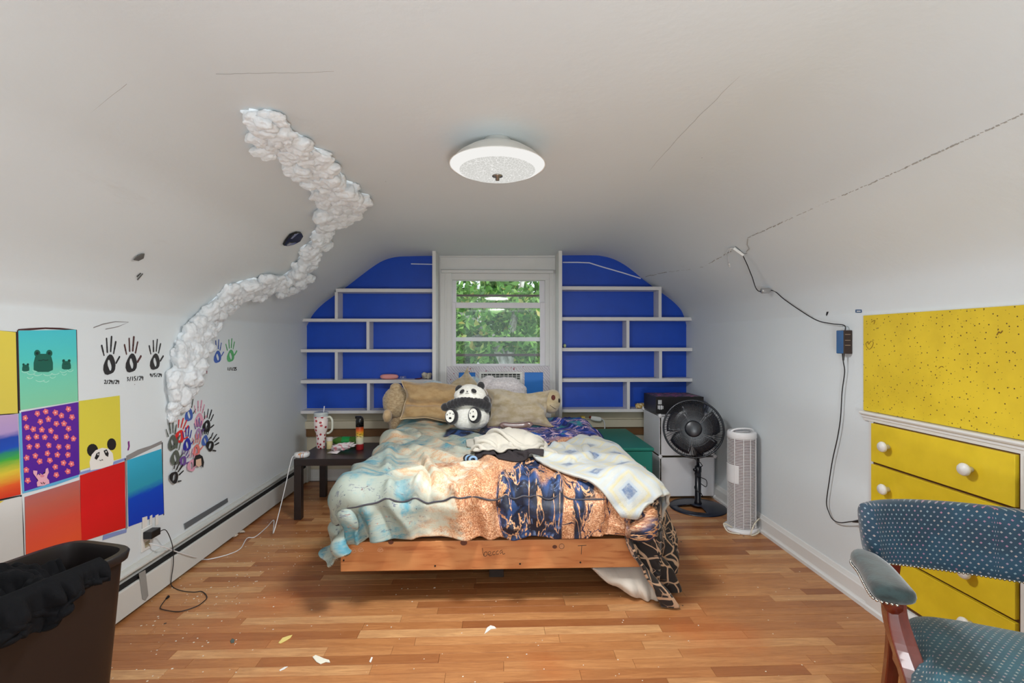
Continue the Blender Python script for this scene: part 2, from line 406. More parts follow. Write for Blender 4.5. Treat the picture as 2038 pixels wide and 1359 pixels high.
# ================================================================ SHELVES
SD = .15; SY0 = YB - SD
def shelf_unit(side):
    lab = {'left': 'white built-in wall shelves left of the window, against royal blue wall',
           'right': 'white built-in wall shelves right of the window, against royal blue wall'}[side]
    t = thing('wall_shelf', ((-1.1 if side == 'left' else 1.1), 4.42, .67), lab, 'shelf', 'staggered wall shelves either side of the window')
    Xf = lambda px, py: at(px, py, SY0).x
    Zf = lambda px, py: at(px, py, SY0).z
    if side == 'left':
        inner = bx0 - .002
        lv = [(668, 574, 581), (None, 634, 640), (None, 695, 701), (None, 756, 763), (None, 817, 823)]
        ref = 700; dv = [(666, 672, 0), (729, 735, 1), (666, 672, 2), (730, 736, 3)]
    else:
        inner = bx1 + .002
        lv = [(1317, 570, 577), (None, 631, 638), (None, 692, 699), (None, 753, 760), (None, 814, 820)]
        ref = 1250; dv = [(1311, 1317, 0), (1247, 1253, 1), (1312, 1318, 2), (1248, 1254, 3)]
    zz = []
    for k, (xe, ya, yb) in enumerate(lv):
        z1_, z0_ = Zf(ref, ya), Zf(ref, yb); zz.append((z0_, z1_))
        e = Xf(xe, ya) if xe else (XL + .002 if side == 'left' else XR - .002)
        a, b = sorted((inner, e)); bx('shelf_board', a, b, SY0, YB - .001, z0_, z1_, M_shelfwhite, t)
    for a, b, k in dv:
        bx('divider', Xf(a, 600), Xf(b, 600), SY0 + .002, YB - .002, zz[k + 1][1], zz[k][0], M_shelfwhite, t)
    if side == 'left': bx('end_panel', bx0 - .002, bx0 + .03, 4.24, YB, .35, 2.1, M_trim, t, bevel=.003)
    else: bx('end_panel', bx1 - .03, bx1 + .002, 4.24, YB, .35, 2.1, M_trim, t, bevel=.003)
    return t, zz
shL, zL_ = shelf_unit('left'); shR, zR_ = shelf_unit('right')
M_ledtape = plain('white_tape', rgb(225, 228, 240), .5)
P = [at(x, y, YB - .003) for x, y in [(818, 525), (862, 526)]]
tag(MB().tube(P, .005, 6).build('light_strip', M_ledtape), 'short white adhesive strip on the blue wall left of the window', 'strip light')
P = [at(x, y, YB - .003) for x, y in [(1120, 522), (1150, 522), (1173, 523), (1195, 530), (1240, 543), (1275, 554)]]
tag(MB().tube(P, .006, 6).build('light_strip', M_ledtape), 'long bent white adhesive strip on the blue wall right of the window', 'strip light')

# ================================================================ WINDOW
win = tag(MB().box(WX0 - .0, WX1, YB - .004, YB + .012, WZ1 - .004, WZ1 + .03).build('window_1', M_trim), 'white double-hung window between the blue shelves', kind='structure')
def wz(y, Y=YB): return at(990, y, Y).z
def wx(x, Y=YB): return at(x, 620, Y).x
def wb(name, x0, x1, y0, y1, Y0, Y1, mat=M_trim, bevel=.002):   # pixel rectangle at depth Y0, depth range Y0..Y1
    return bx(name, wx(x0, Y0), wx(x1, Y0), Y0, Y1, wz(y1, Y0), wz(y0, Y0), mat, win, bevel=bevel)
wb('header_board', 876, 1105, 512, 537, YB - .012, YB)
wb('cornice', 878, 1102, 537, 543, YB - .05, YB, bevel=.004)
wb('casing', 876, 898, 543, 800, YB - .02, YB); wb('casing', 1094, 1106, 543, 800, YB - .02, YB)
wb('casing_bead', 885, 889, 545, 800, YB - .028, YB - .018); wb('casing_bead', 1099, 1102, 545, 800, YB - .028, YB - .018)
wb('head_frame', 897, 1095, 543, 557, YB + .0, YB + .06)
M_sash = plain('sash_paint', rgb(222, 218, 222), .45)
# upper sash (outer track)
Yu = YB + .055
def frame(x0, x1, y0, y1, gx0, gx1, gy0, gy1, Y0, Y1, nm):
    m_ = MB(); A = lambda x: wx(x, Y0); Z = lambda y: wz(y, Y0)
    m_.box(A(x0), A(gx0), Y0, Y1, Z(y1), Z(y0)); m_.box(A(gx1), A(x1), Y0, Y1, Z(y1), Z(y0))
    m_.box(A(gx0), A(gx1), Y0, Y1, Z(gy0), Z(y0)); m_.box(A(gx0), A(gx1), Y0, Y1, Z(y1), Z(gy1))
    return m_.build(nm, M_sash, win, bevel=.003)
su = frame(899, 1086, 549, 612, 908, 1074, 559, 606, Yu, Yu + .03, 'upper_sash')
sl = frame(900, 1085, 602, 731, 907, 1075, 613, 724, YB + .012, YB + .045, 'lower_sash')
wb('jamb', 889, 900, 557, 800, YB + .0, YB + .11); wb('jamb', 1085, 1097, 557, 800, YB + .0, YB + .11)
# glass: clear pane that also mirrors
def glass_mat(name, tint=(1, 1, 1), refl=.09):
    t = NT(name); tr = t.n('ShaderNodeBsdfTransparent'); tr.inputs[0].default_value = (*tint, 1)
    gl = t.n('ShaderNodeBsdfGlossy'); gl.inputs['Roughness'].default_value = .03
    mx = t.n('ShaderNodeMixShader'); mx.inputs[0].default_value = refl
    t.lk(tr.outputs[0], mx.inputs[1]); t.lk(gl.outputs[0], mx.inputs[2]); t.lk(mx.outputs[0], t.out.inputs[0]); return t.m
M_glass = glass_mat('window_glass', (.97, .98, .97), .035)
def pane(x0, x1, y0, y1, Y, par):
    return bx('pane', wx(x0, Y), wx(x1, Y), Y, Y + .003, wz(y1, Y), wz(y0, Y), M_glass, par, bevel=0)
pane(907, 1075, 558, 607, Yu + .012, su); pane(906, 1076, 612, 725, YB + .026, sl)
# storm window rails outside
M_storm = plain('storm_rail', rgb(70, 52, 44), .5)
Ys = YB + .115
wb('storm_rail', 905, 1078, 586, 590, Ys, Ys + .02, M_storm); wb('storm_rail', 905, 1078, 704, 709, Ys, Ys + .02, M_storm)
wb('storm_sash_rail', 905, 1078, 671, 679, Ys - .02, Ys, M_sash)
wb('sill', 885, 1100, 790, 800, YB - .03, YB + .15)
# air conditioner with side panels
M_doodle = NT('doodled_panel'); t = M_doodle; co = t.coord('Object')
wv = t.n('ShaderNodeTexWave'); t.lk(t.coord('Object', (1, 1, 1), (0, .7, 0)), wv.inputs[0]); wv.inputs['Scale'].default_value = 16; wv.inputs['Distortion'].default_value = 7
v = t.voro(t.coord('Object', (1, .2, 1)), 26); 
M_doodle = t.done(t.mix(t.math('LESS_THAN', v, .16), t.mix(t.math('MULTIPLY', t.math('LESS_THAN', wv.outputs['Fac'], .07), .6), rgb(214, 208, 212), rgb(110, 100, 110)), rgb(150, 50, 70)), .6)
M_bluepanel = plain('bright_blue_panel', rgb(20, 122, 214), .5)
YA = 4.44
ac = thing('air_conditioner', (wx(996, YA), YA + .1, wz(800)), 'white window air conditioner with louvred grille under the sash', 'air conditioner')
def ab(name, x0, x1, y0, y1, Y0, Y1, mat, par, bevel=.002): return bx(name, wx(x0, Y0), wx(x1, Y0), Y0, Y1, wz(y1, Y0), wz(y0, Y0), mat, par, bevel=bevel)
M_acw = plain('ac_plastic', rgb(228, 228, 222), .4)
m = MB()
for (x0, x1, y0, y1) in [(953, 1040, 740, 744), (953, 958, 744, 800), (1035, 1040, 744, 800), (958, 1035, 755, 758), (958, 1035, 778, 800)]:
    m.box(wx(x0, YA), wx(x1, YA), YA, YA + .05, wz(y1, YA), wz(y0, YA))
m.build('housing', M_acw, ac, bevel=.002)
ab('grille_cavity', 956, 1037, 742, 782, YA + .03, YA + .5, plain('ac_dark', rgb(80, 84, 80), .6), ac)
for k in range(6):
    y = 760 + k * 3.1
    ab('louvre', 958, 1035, y, y + 1.5, YA + .004, YA + .03, M_acw, ac, bevel=0)
for k in range(9): ab('vent_blade', 961 + k * 8.3, 962.2 + k * 8.3, 744, 755, YA + .006, YA + .03, M_acw, ac, bevel=0)
for k in range(2): ab('vent_blade', 958, 1035, 747.5 + 3.6 * k, 748.6 + 3.6 * k, YA + .004, YA + .02, M_acw, ac, bevel=0)
sp = thing('window_filler', (wx(996, YA), YA + .03, wz(800)), 'doodled white frame around bright blue filler panels beside the air conditioner', 'panel')
m = MB()
for (x0, x1, y0, y1) in [(890, 1094, 729, 741), (890, 913, 741, 800), (946, 953, 741, 800), (1040, 1044, 741, 800), (1081, 1094, 741, 800)]:
    m.box(wx(x0, YA + .02), wx(x1, YA + .02), YA + .02, YA + .04, wz(y1, YA + .02), wz(y0, YA + .02))
m.build('filler_frame', M_doodle, sp)
ab('blue_panel', 912, 947, 740, 800, YA + .032, YA + .05, M_bluepanel, sp, 0)
ab('blue_panel', 1043, 1082, 740, 800, YA + .032, YA + .05, M_bluepanel, sp, 0)

# ================================================================ OUTSIDE: trees beyond the window
def bark_mat(name, a, b):
    t = NT(name); n_ = t.noise(t.coord('Object', (1, 1, .25)), 9, 6, .7); t.bump(n_, .6, .03); return t.done(t.mix(t.smooth(n_, .35, .65), a, b), .9)
M_bark = bark_mat('pale_bark', rgb(120, 118, 104), rgb(200, 200, 190)); M_birch = bark_mat('birch_bark', rgb(180, 180, 172), rgb(245, 245, 240))
def leaf_mat(name, a, b, cc):
    t = NT(name); g = t.n('ShaderNodeNewGeometry'); c = t.ramp(g.outputs['Random Per Island'], [(0, a), (.55, b), (.9, cc), (1, rgb(205, 190, 110))])
    t.p.inputs['Transmission Weight'].default_value = 0
    tr = t.n('ShaderNodeBsdfTranslucent'); t.lk(c, tr.inputs[0]); mx = t.n('ShaderNodeMixShader'); mx.inputs[0].default_value = .45
    t.done(c, .45); t.lk(t.p.outputs[0], mx.inputs[1]); t.lk(tr.outputs[0], mx.inputs[2]); t.lk(mx.outputs[0], t.out.inputs[0]); return t.m
M_leafA = leaf_mat('leaf_green', rgb(62, 110, 40), rgb(104, 156, 66), rgb(160, 200, 110))
M_leafB = leaf_mat('leaf_deep', rgb(44, 84, 36), rgb(84, 132, 56), rgb(130, 176, 90))
rng = np.random.default_rng(3)
def foliage(cen, rad, n, size, name, mat, par):
    m_ = MB(); V = []; Fc = []
    cl = rng.normal(size=(max(6, n // 40), 3)); cl /= np.linalg.norm(cl, axis=1)[:, None]; cl *= rng.uniform(.3, 1, (len(cl), 1)) ** .5
    for i in range(n):
        c = cl[rng.integers(len(cl))] + rng.normal(size=3) * .13
        p = np.array(cen) + c * np.array(rad)
        a = rng.normal(size=3); a /= np.linalg.norm(a); b = np.cross(a, rng.normal(size=3)); b /= np.linalg.norm(b); s = size * rng.uniform(.6, 1.3)
        k = len(V); nn = np.cross(a, b) * s * .15
        V += [p - a * s, p + b * s * .5 + nn, p + a * s, p - b * s * .5 + nn, p + nn * 0]
        Fc += [(k, k + 1, k + 4), (k + 1, k + 2, k + 4), (k + 2, k + 3, k + 4), (k + 3, k, k + 4)]
    o = mk(name, V, Fc, mat, par, recalc=False, smooth=True); o['kind'] = 'stuff'; return o
def tree(name, label, paths, cen, rad, n, size, lm, bm_):
    t = thing(name, (paths[0][0][0], paths[0][0][1], -3), label, 'tree', 'trees outside the window')
    for k, (P, r) in enumerate([(p, r) for p, r in paths_r(paths)]):
        rr = [r * (1 - .5 * i / (len(P) - 1)) for i in range(len(P))]
        MB().tube(P, rr, 10).build('trunk' if k == 0 else 'branch', bm_, t, smooth=True)
    for c_, r_, n_ in zip(cen, rad, n): foliage(c_, r_, n_, size, 'foliage', lm, t)
    return t
def paths_r(paths): return [([Vector(p) for p in q[:-1]], q[-1]) for q in paths]
def A(x, y, Y): return tuple(at(x, y, Y))
tree('maple_tree', 'big pale-barked tree with forked trunk close outside the window', 
     [[(0.3, 7.2, -3), A(1010, 735, 7.2), A(985, 680, 7.2), A(962, 655, 7.3), A(935, 636, 7.4), A(900, 620, 7.5), .1], [A(1012, 740, 7.2), A(1020, 650, 7.3), A(1030, 600, 7.5), A(1040, 560, 7.6), .07], [A(975, 665, 7.2), A(940, 672, 7.0), A(915, 700, 6.9), .035]],
     [A(995, 640, 7.4), A(930, 690, 6.9), A(1070, 710, 6.9)], [(1.2, .7, .55), (.35, .35, .3), (.3, .3, .35)], [2600, 420, 420], .07, M_leafA, M_bark)
tree('birch_tree', 'slim white-barked tree upright behind the window glass', [[(-.3, 8.5, -3), A(954, 640, 8.5), A(952, 540, 8.5), .05]], [A(930, 590, 9)], [(1.3, .8, .5)], [1100], .08, M_leafB, M_birch)
tree('oak_tree', 'leafy tree with a leaning pale trunk right behind the window', [[(1.2, 9, -3), A(1040, 740, 9), A(1048, 640, 9), A(990, 540, 9), .1], [A(1046, 650, 9), A(1095, 600, 9), .05]], [A(1060, 650, 9), A(1000, 700, 9.4)], [(1.7, 1, .9), (1.2, .8, .5)], [2600, 1200], .09, M_leafB, M_bark)
tree('hedge_tree', 'dense dark green tree far behind the others outside', [[(-2, 13, -3), (-2, 13, 1.5), .15]], [(-.3, 13, 1.0), (-1.6, 12.5, 2.2), (2.2, 13, 1.6)], [(3, 1.2, 2.0), (2, 1, 1.4), (1.6, 1, 1.4)], [4200, 1400, 1500], .15, M_leafB, M_bark)
tag(MB().box(-25, 25, 6, 40, -3.2, -3).build('ground', plain('grass_ground', rgb(90, 120, 60), .9)), kind='structure')
# ================================================================ CEILING LIGHT
LX, LY = at(990, 328, 1.90).x, 1.90
zr = EYE + (677 - 330) / FPX * 1.90; zc = 2.094
lt = thing('ceiling_light', (LX, LY, zc), 'round white flush ceiling light with textured glass, switched on', 'light')
T_ = Matrix.Translation((LX, LY, 0))
M_shade = plain('shade_enamel', rgb(225, 224, 218), .35)
MB().lathe([(.055, zc), (.055, zc - .012), (.075, zc - .02), (.118, zc - .04), (.16, zc - .068), (.186, zc - .095), (.193, zr), (.190, zr), (.182, zc - .095), (.156, zc - .07), (.115, zc - .044), (.07, zc - .026), (.0, zc - .02)], 64, T_, cap0=True, cap1=False).build('shade', M_shade, lt, smooth=True)
t = NT('lamp_glass'); co = t.coord('Object', (1, 1, .01)); v = t.n('ShaderNodeTexVoronoi', feature='DISTANCE_TO_EDGE', distance='CHEBYCHEV'); t.lk(co, v.inputs[0]); v.inputs['Scale'].default_value = 75
r_ = t.math('SQRT', t.math('ADD', t.math('POWER', t.sep(t.coord('Object'))[0], 2), t.math('POWER', t.sep(t.coord('Object'))[1], 2)))
k = t.smooth(v.outputs['Distance'], .0, .09); kk = t.math('MULTIPLY', k, t.math('LESS_THAN', r_, .15))
e = t.n('ShaderNodeEmission'); t.put(t.mix(kk, (1, .985, .95), (.72, .71, .67)), e.inputs[0]); e.inputs[1].default_value = .84
t.lk(e.outputs[0], t.out.inputs[0]); M_lampglass = t.m
pf = [(.188, zr + .002), (.17, zr - .012), (.14, zr - .024), (.1, zr - .033), (.05, zr - .038), (.0, zr - .04)]
gl = MB().lathe(pf, 64, Matrix.Translation((LX, LY, 0)), cap0=False, cap1=False).build('diffuser', M_lampglass, lt, smooth=True)
# re-centre the glass so that its object coordinates start at the lamp axis
gl.location = (0, 0, 0)
for vv in gl.data.vertices: pass
M_nickel = plain('brushed_nickel', rgb(150, 145, 138), .35, .9)
MB().lathe([(0.0, zr - .036), (.021, zr - .039), (.021, zr - .043), (.008, zr - .046), (.008, zr - .058), (.0, zr - .06)], 24, T_, cap0=False, cap1=False).build('finial', M_nickel, lt, smooth=True)
pl = bpy.data.lights.new('ceiling_lamp', 'AREA'); pl.shape = 'DISK'; pl.size = .34; pl.energy = 33; pl.color = (.96, .98, 1)
po = bpy.data.objects.new('ceiling_lamp', pl); C.objects.link(po); po.location = (LX, LY, zr - .064)   # the light the glass gives off
# the same fitting again, added unseen behind the camera as fill light
l2 = dup(lt, loc=(LX, -.75, zc), label='added unseen ceiling light behind the camera, matching the round flush one')
p2_ = bpy.data.objects.new('rear_ceiling_fill', pl.copy()); C.objects.link(p2_); p2_.location = (LX, -.75, zr - .064); p2_.data.energy = 9

# ================================================================ COTTON CLOUD
M_cotton = NT('cotton'); t = M_cotton; t.bump(t.noise(t.coord('Object'), 14, 5, .7), .25, .12)
M_cotton = t.done(rgb(230, 235, 238), .95, spec=.05, sheen=.2); _q = M_cotton.node_tree.nodes['Principled BSDF']; _q.inputs['Subsurface Weight'].default_value = .45; _q.inputs['Subsurface Radius'].default_value = (.06, .06, .06); _q.inputs['Subsurface Scale'].default_value = 1
cloud_px = [(515, 228, 26), (538, 225, 20), (545, 250, 30), (520, 268, 24), (562, 262, 24), (535, 290, 22), (580, 275, 26), (600, 296, 28), (570, 300, 22), (622, 300, 24), (590, 322, 22), (638, 322, 26),
            (612, 336, 24), (655, 345, 26), (634, 352, 24), (672, 362, 28), (650, 376, 26), (690, 378, 26), (668, 392, 26), (708, 386, 20), (700, 402, 24), (680, 412, 26), (655, 410, 24), (668, 430, 22), (648, 436, 20),
            (690, 420, 16), (634, 458, 20), (628, 478, 20), (614, 492, 20), (604, 508, 20), (596, 528, 20), (600, 548, 17), (578, 540, 18), (580, 566, 17), (562, 576, 14), (556, 556, 16), (536, 558, 20),
            (516, 556, 20), (500, 570, 20), (512, 580, 16), (482, 566, 20), (466, 580, 20), (448, 580, 18), (452, 600, 20), (430, 598, 20), (434, 616, 20), (412, 618, 20), (402, 636, 22), (420, 636, 18), (392, 650, 22),
            (384, 668, 24), (366, 680, 22), (392, 690, 22), (360, 700, 22), (376, 716, 26), (352, 722, 22), (366, 740, 26), (346, 748, 22), (352, 768, 26), (370, 764, 20), (344, 786, 20), (356, 796, 18), (344, 812, 14), (338, 828, 10)]
ct = thing('cotton_cloud', tuple(on_shell(640, 400, .02)[0]), 'long trail of fluffy white cotton clouds glued up the left slope', 'cloud decoration')
protos = []
for k in range(5):
    m = MB(); m.blob((0, 0, 0), (1, 1, .6), .42, 1.3, seed=k * 5 + 1, sub=4, spike=.012)
    for j in range(4):
        a = R.uniform(0, 2 * PI); m.blob((math.cos(a) * .68, math.sin(a) * .68, R.uniform(.1, .4)), (.6, .6, .45), .3, 1.3, seed=k * 9 + j, sub=4, spike=.012)
    protos.append(m)
protome = []
for i, (px, py, r_) in enumerate(cloud_px):
    p, n = on_shell(px + R.uniform(-3, 3), py + R.uniform(-3, 3), .0); dist = p.y
    rad = r_ * 1.0 * dist / FPX * 1.0
    rad *= 1.18
    k = i % 5
    if i < 5:
        m = protos[k]; o = mk('cotton_tuft', m.v, m.f, M_cotton, ct, smooth=True, local=True)
        rm = o.modifiers.new('r', 'REMESH'); rm.mode = 'VOXEL'; rm.voxel_size = .07; rm.use_smooth_shade = True
        s2 = o.modifiers.new('s', 'SMOOTH'); s2.factor = .6; s2.iterations = 7
        tx_ = bpy.data.textures.new('puff', 'CLOUDS'); tx_.noise_scale = .38; tx_.noise_depth = 3; dm = o.modifiers.new('d', 'DISPLACE'); dm.texture = tx_; dm.strength = .34; dm.mid_level = .5
        dg = bpy.context.evaluated_depsgraph_get(); me2 = bpy.data.meshes.new_from_object(o.evaluated_get(dg)); o.modifiers.clear(); o.data = me2; me2.polygons.foreach_set('use_smooth', [True] * len(me2.polygons)); protome.append(o)
    else:
        o = protome[k].copy(); C.objects.link(o)
    o.location = p + n * rad * .3 - ORG[ct]
    q = n.to_track_quat('Z', 'Y').to_euler(); mrot = n.to_track_quat('Z', 'Y').to_matrix() @ Matrix.Rotation(R.uniform(0, 6.3), 3, 'Z')
    o.rotation_euler = mrot.to_euler(); o.scale = (rad * R.uniform(.9, 1.15), rad * R.uniform(.75, 1), rad * R.uniform(.7, 1))

# ================================================================ THINGS STUCK ON THE SLOPES
def decal_shell(name, pts, mat, out=.004, thick=.003, parent=None):
    P = [on_shell(x, y, out)[0] for x, y in pts]; n = on_shell(pts[0][0], pts[0][1])[1]
    return MB().prism(P, n * thick).build(name, mat, parent)
M_dark = plain('glossy_black', rgb(14, 14, 16), .25, spec=.5)
M_mirror = plain('mirror_silver', rgb(235, 235, 235), .08, 1)
hk = thing('lens_sticker', tuple(on_shell(580, 471)[0]), 'glossy black and silver teardrop lens stuck on the slope beside the cotton', 'ornament')
P = [(561, 484), (566, 475), (575, 464), (588, 459), (597, 460), (600, 466), (594, 476), (580, 483), (568, 485)]
decal_shell('lens', P, M_dark, .006, .012, hk)
decal_shell('highlight_chip', [(574, 469), (582, 461), (590, 459), (577, 470)], M_mirror, .019, .002, hk)
decal_shell('highlight_chip', [(567, 483), (574, 478), (586, 477), (580, 482)], M_mirror, .019, .002, hk)
M_smudge = plain('dark_smudge', rgb(80, 78, 74), .7); M_grayp = plain('grey_chip', rgb(120, 119, 115), .4, .5)
tag(decal_shell('foil_scrap', [(264, 515), (272, 507), (280, 503), (286, 503), (284, 512), (274, 517)], M_grayp), 'small crumpled grey foil scrap on the left slope', 'scrap')
q = tag(decal_shell('scratch_mark', [(271, 549), (279, 542), (280, 543), (272, 551)], M_smudge, .002, .002), 'pair of short dark scratch marks below the foil scrap', 'mark')
decal_shell('scratch', [(272, 555), (283, 543), (284, 544), (273, 557)], M_grayp, .002, .002, q)
M_crack = plain('crack_line', rgb(150, 147, 140), .9)
def shell_line(name, pts, r, mat, out=.001, n=5, label=None, cat=None, parent=None, jit=0):
    P = []
    for a, b in zip(pts, pts[1:]):
        s = max(2, int(math.hypot(a[0] - b[0], a[1] - b[1]) / 12))
        for k in range(s): P.append((a[0] + (b[0] - a[0]) * k / s, a[1] + (b[1] - a[1]) * k / s))
    P.append(pts[-1])
    P = [on_shell(x + R.uniform(-jit, jit), y + R.uniform(-jit, jit), out)[0] for x, y in P]
    o = MB().tube(P, r, n).build(name, mat, parent)
    if label: tag(o, label, cat)
    return o
shell_line('ceiling_crack', [(430, 148), (520, 146), (600, 145), (665, 142)], .0006, M_crack, -.0003, label='long thin hairline crack across the upper ceiling plaster', cat='crack', jit=.6)
shell_line('ceiling_crack', [(104, 283), (150, 248), (205, 205), (252, 168)], .00055, M_crack, -.0003, label='slanting hairline crack at the upper left of the ceiling', cat='crack', jit=.7)
shell_line('ceiling_crack', [(1215, 432), (1300, 330), (1390, 232), (1475, 150)], .0004, M_crack, -.0002, label='faint slanting crack right of the ceiling light', cat='crack', jit=1)
# dotted adhesive line left by a light strip, right slope
M_glue = plain('old_glue', rgb(165, 162, 156), .8)
m = MB()
pts = [(1280, 551), (1300, 547), (1330, 541), (1370, 536), (1400, 531), (1430, 514), (1452, 502)]
def dashes(pts, step, r0):
    for a, b in zip(pts, pts[1:]):
        L = math.hypot(a[0] - b[0], a[1] - b[1]); s = max(1, int(L / step))
        for k in range(s):
            f = (k + R.uniform(0, .5)) / s; g = f + R.uniform(.4, 1.0) / s
            p1 = on_shell(a[0] + (b[0] - a[0]) * f, a[1] + (b[1] - a[1]) * f + R.uniform(-1, 1), .0005)[0]
            p2 = on_shell(a[0] + (b[0] - a[0]) * g, a[1] + (b[1] - a[1]) * g + R.uniform(-1, 1), .0005)[0]
            m.tube([p1, p2], r0 * R.uniform(.5, 1.5), 4)
dashes(pts, 7, .0022)
tag(m.build('glue_trail', M_glue), kind='stuff'); tag(bpy.context.scene.objects['glue_trail'], 'dotted grey glue trail from the shelf corner up the right slope', 'glue mark')
m = MB(); dashes([(1487, 474), (1560, 441), (1650, 400), (1740, 362), (1850, 311), (1950, 266), (2037, 226)], 8, .0019)
tag(m.build('glue_trail', M_glue), kind='stuff'); tag(bpy.context.scene.objects['glue_trail.001'], 'long dotted grey glue trail running to the upper right', 'glue mark')
shell_line('ceiling_crack', [(1487, 474), (1600, 422), (1700, 381), (1800, 334), (2037, 226)], .0005, M_crack, -.0002, label='long straight crack under the dotted glue trail, upper right', cat='crack', jit=.8)
shell_line('wall_cable', [(1489, 474), (1488, 486), (1492, 494), (1486, 500)], .002, M_glue, .004, label='short grey loose wire end hanging at the crack', cat='wire')

# ================================================================ PAINTED SQUARES ON THE LEFT WALL
def wl_pt(px, py, out=.0015): return on_x(px, py, XL + out)
def paint(name, poly, mat, parent=None, out=.0012, thick=.0008, sm=0):
    """a coat of paint: outline given where it lies on the wall"""
    P = [wl_pt(x, y, out) for x, y in poly]
    return MB().prism(P, (thick, 0, 0)).build(name, mat, parent)
def circ(cx, cy, rx, ry, n=14, a0=0, jit=0): return [(cx + rx * math.cos(a0 + 2 * PI * k / n) * (1 + R.uniform(-jit, jit)), cy + ry * math.sin(a0 + 2 * PI * k / n) * (1 + R.uniform(-jit, jit))) for k in range(n)]
def brushed(name, stops, vertical=True, var=.1, scale=(1, 1, 1)):
    """brushed acrylic; colours run down the square's own height (UV v)"""
    t = NT(name); uvn = t.coord('Generated'); s_ = t.sep(uvn); nz = t.noise(t.coord('Object', (1, 3, 14)), 4, 5, .6)
    f = t.math('ADD', s_[2], t.math('MULTIPLY', t.math('SUBTRACT', nz, .5), var))
    t.bump(nz, .2, .002); c = t.ramp(f, stops)
    return t.done(c, .42)
def square(label, poly, stops, var=.1):
    P = [wl_pt(x, y) for x, y in poly]; c = sum(P, Vector()) / len(P)
    t = thing('painted_square', (XL, c.y, min(p.z for p in P)), label, 'painting', 'painted squares on the left wall')
    paint('paint_field', poly, brushed('acrylic', stops, var=var), t); return t
K = lambda *c: rgb(*c)
sqA = square('plain yellow painted square at the left edge of the wall mural', [(-30, 655), (31, 661), (35, 822), (-30, 826)], [(0, K(214, 196, 80)), (1, K(226, 208, 78))], .1)
sqB = square('turquoise painted square with three green frogs in water', [(36, 658), (151, 656), (155, 798), (40, 816)], [(0, K(130, 204, 165)), (.45, K(110, 205, 180)), (.62, K(82, 202, 196)), (1, K(70, 196, 208))], .12)
sqC = square('purple painted square covered with pink flowers and a pig', [(42, 820), (155, 800), (158, 944), (48, 978)], [(0, K(84, 30, 150)), (1, K(92, 32, 152))])
sqD = square('yellow painted square with a peeking panda head', [(157, 798), (238, 787), (241, 912), (158, 936)], [(0, K(222, 208, 74)), (1, K(214, 202, 66))])
sqE = square('rainbow striped painted square at the left edge', [(-30, 828), (35, 824), (41, 984), (-30, 1000)], [(0, K(205, 45, 30)), (.14, K(226, 92, 40)), (.3, K(222, 196, 60)), (.45, K(70, 170, 60)), (.53, K(40, 140, 110)), (.58, K(25, 75, 180)), (.7, K(30, 70, 170)), (.78, K(176, 150, 200)), (1, K(188, 158, 196))], .09)
sqG = square('salmon to orange-red painted square behind the bin', [(49, 989), (158, 955), (162, 1075), (52, 1120)], [(0, K(232, 88, 48)), (.45, K(222, 82, 60)), (.8, K(196, 100, 84)), (1, K(176, 104, 100))], .15)
sqH = square('deep red painted square beside the salmon one', [(159, 946), (248, 918), (250, 1050), (162, 1078)], [(0, K(214, 32, 28)), (.5, K(224, 30, 32)), (1, K(205, 28, 26))], .2)
sqI = square('painted square in teal above and cobalt blue below', [(253, 916), (321, 893), (326, 1022), (256, 1048)], [(0, K(16, 60, 190)), (.44, K(20, 74, 200)), (.5, K(40, 130, 190)), (.56, K(52, 160, 188)), (1, K(56, 172, 206))], .1)
sqF = square('bare white square with a yellow corner under the rainbow', [(-30, 1004), (43, 988), (47, 1110), (-30, 1130)], [(0, K(205, 204, 200)), (1, K(212, 210, 206))])
M_ink = plain('black_paint', rgb(30, 27, 28), .5); M_brown2 = plain('dark_red_paint', rgb(70, 30, 28), .55); M_skyb = plain('sky_blue_paint', rgb(96, 172, 214), .5)
M_whitep = plain('white_paint_mark', rgb(230, 226, 220), .5); M_periw = plain('periwinkle_paint', rgb(134, 150, 202), .5); M_greyp = plain('grey_paint', rgb(140, 136, 134), .6)
def wline(name, pts, wpx, mat, parent, out=.0018, jit=.0):
    """painted stroke: flat ribbon on the wall"""
    P = [wl_pt(x + R.uniform(-jit, jit), y + R.uniform(-jit, jit), out) for x, y in pts]; V = []; F_ = []
    w_ = wpx * P[0].y / FPX / 2
    for i, p in enumerate(P):
        d = (P[min(i + 1, len(P) - 1)] - P[max(i - 1, 0)]).normalized(); n = Vector((0, -d.z, d.y)); ww = w_ * R.uniform(.7, 1.2)
        V += [p + n * ww, p - n * ww]
    for i in range(len(P) - 1): F_.append((2 * i, 2 * i + 1, 2 * i + 3, 2 * i + 2))
    return mk(name, V, F_, mat, parent)
wline('outline', [(-30, 656), (0, 659), (33, 661), (35, 740), (37, 822), (0, 826), (-30, 828)], 3, M_ink, sqA)
wline('outline', [(36, 656), (60, 655), (90, 653), (120, 654), (152, 657), (153, 700), (154, 760), (155, 798)], 3.5, M_brown2, sqB)
wline('outline', [(36, 657), (38, 720), (40, 817)], 3.5, M_brown2, sqB)
wline('outline', [(-30, 1003), (0, 995), (42, 986), (46, 1050), (48, 1115)], 3, M_ink, sqF)
paint('yellow_corner', [(-30, 1003), (8, 996), (-30, 1020)], plain('yellow_paint', rgb(215, 190, 60), .5), sqF, .0024)
wline('blue_edge', [(40, 822), (42, 880), (45, 940), (47, 980), (75, 972), (110, 962), (157, 946)], 6, M_skyb, sqC)
wline('outline', [(157, 800), (158, 860), (159, 940)], 2.2, M_greyp, sqD)
wline('blue_edge', [(159, 942), (190, 934), (220, 924), (250, 913)], 6, M_periw, sqD)
wline('outline', [(250, 912), (252, 980), (252, 1052)], 4, M_greyp, sqH)
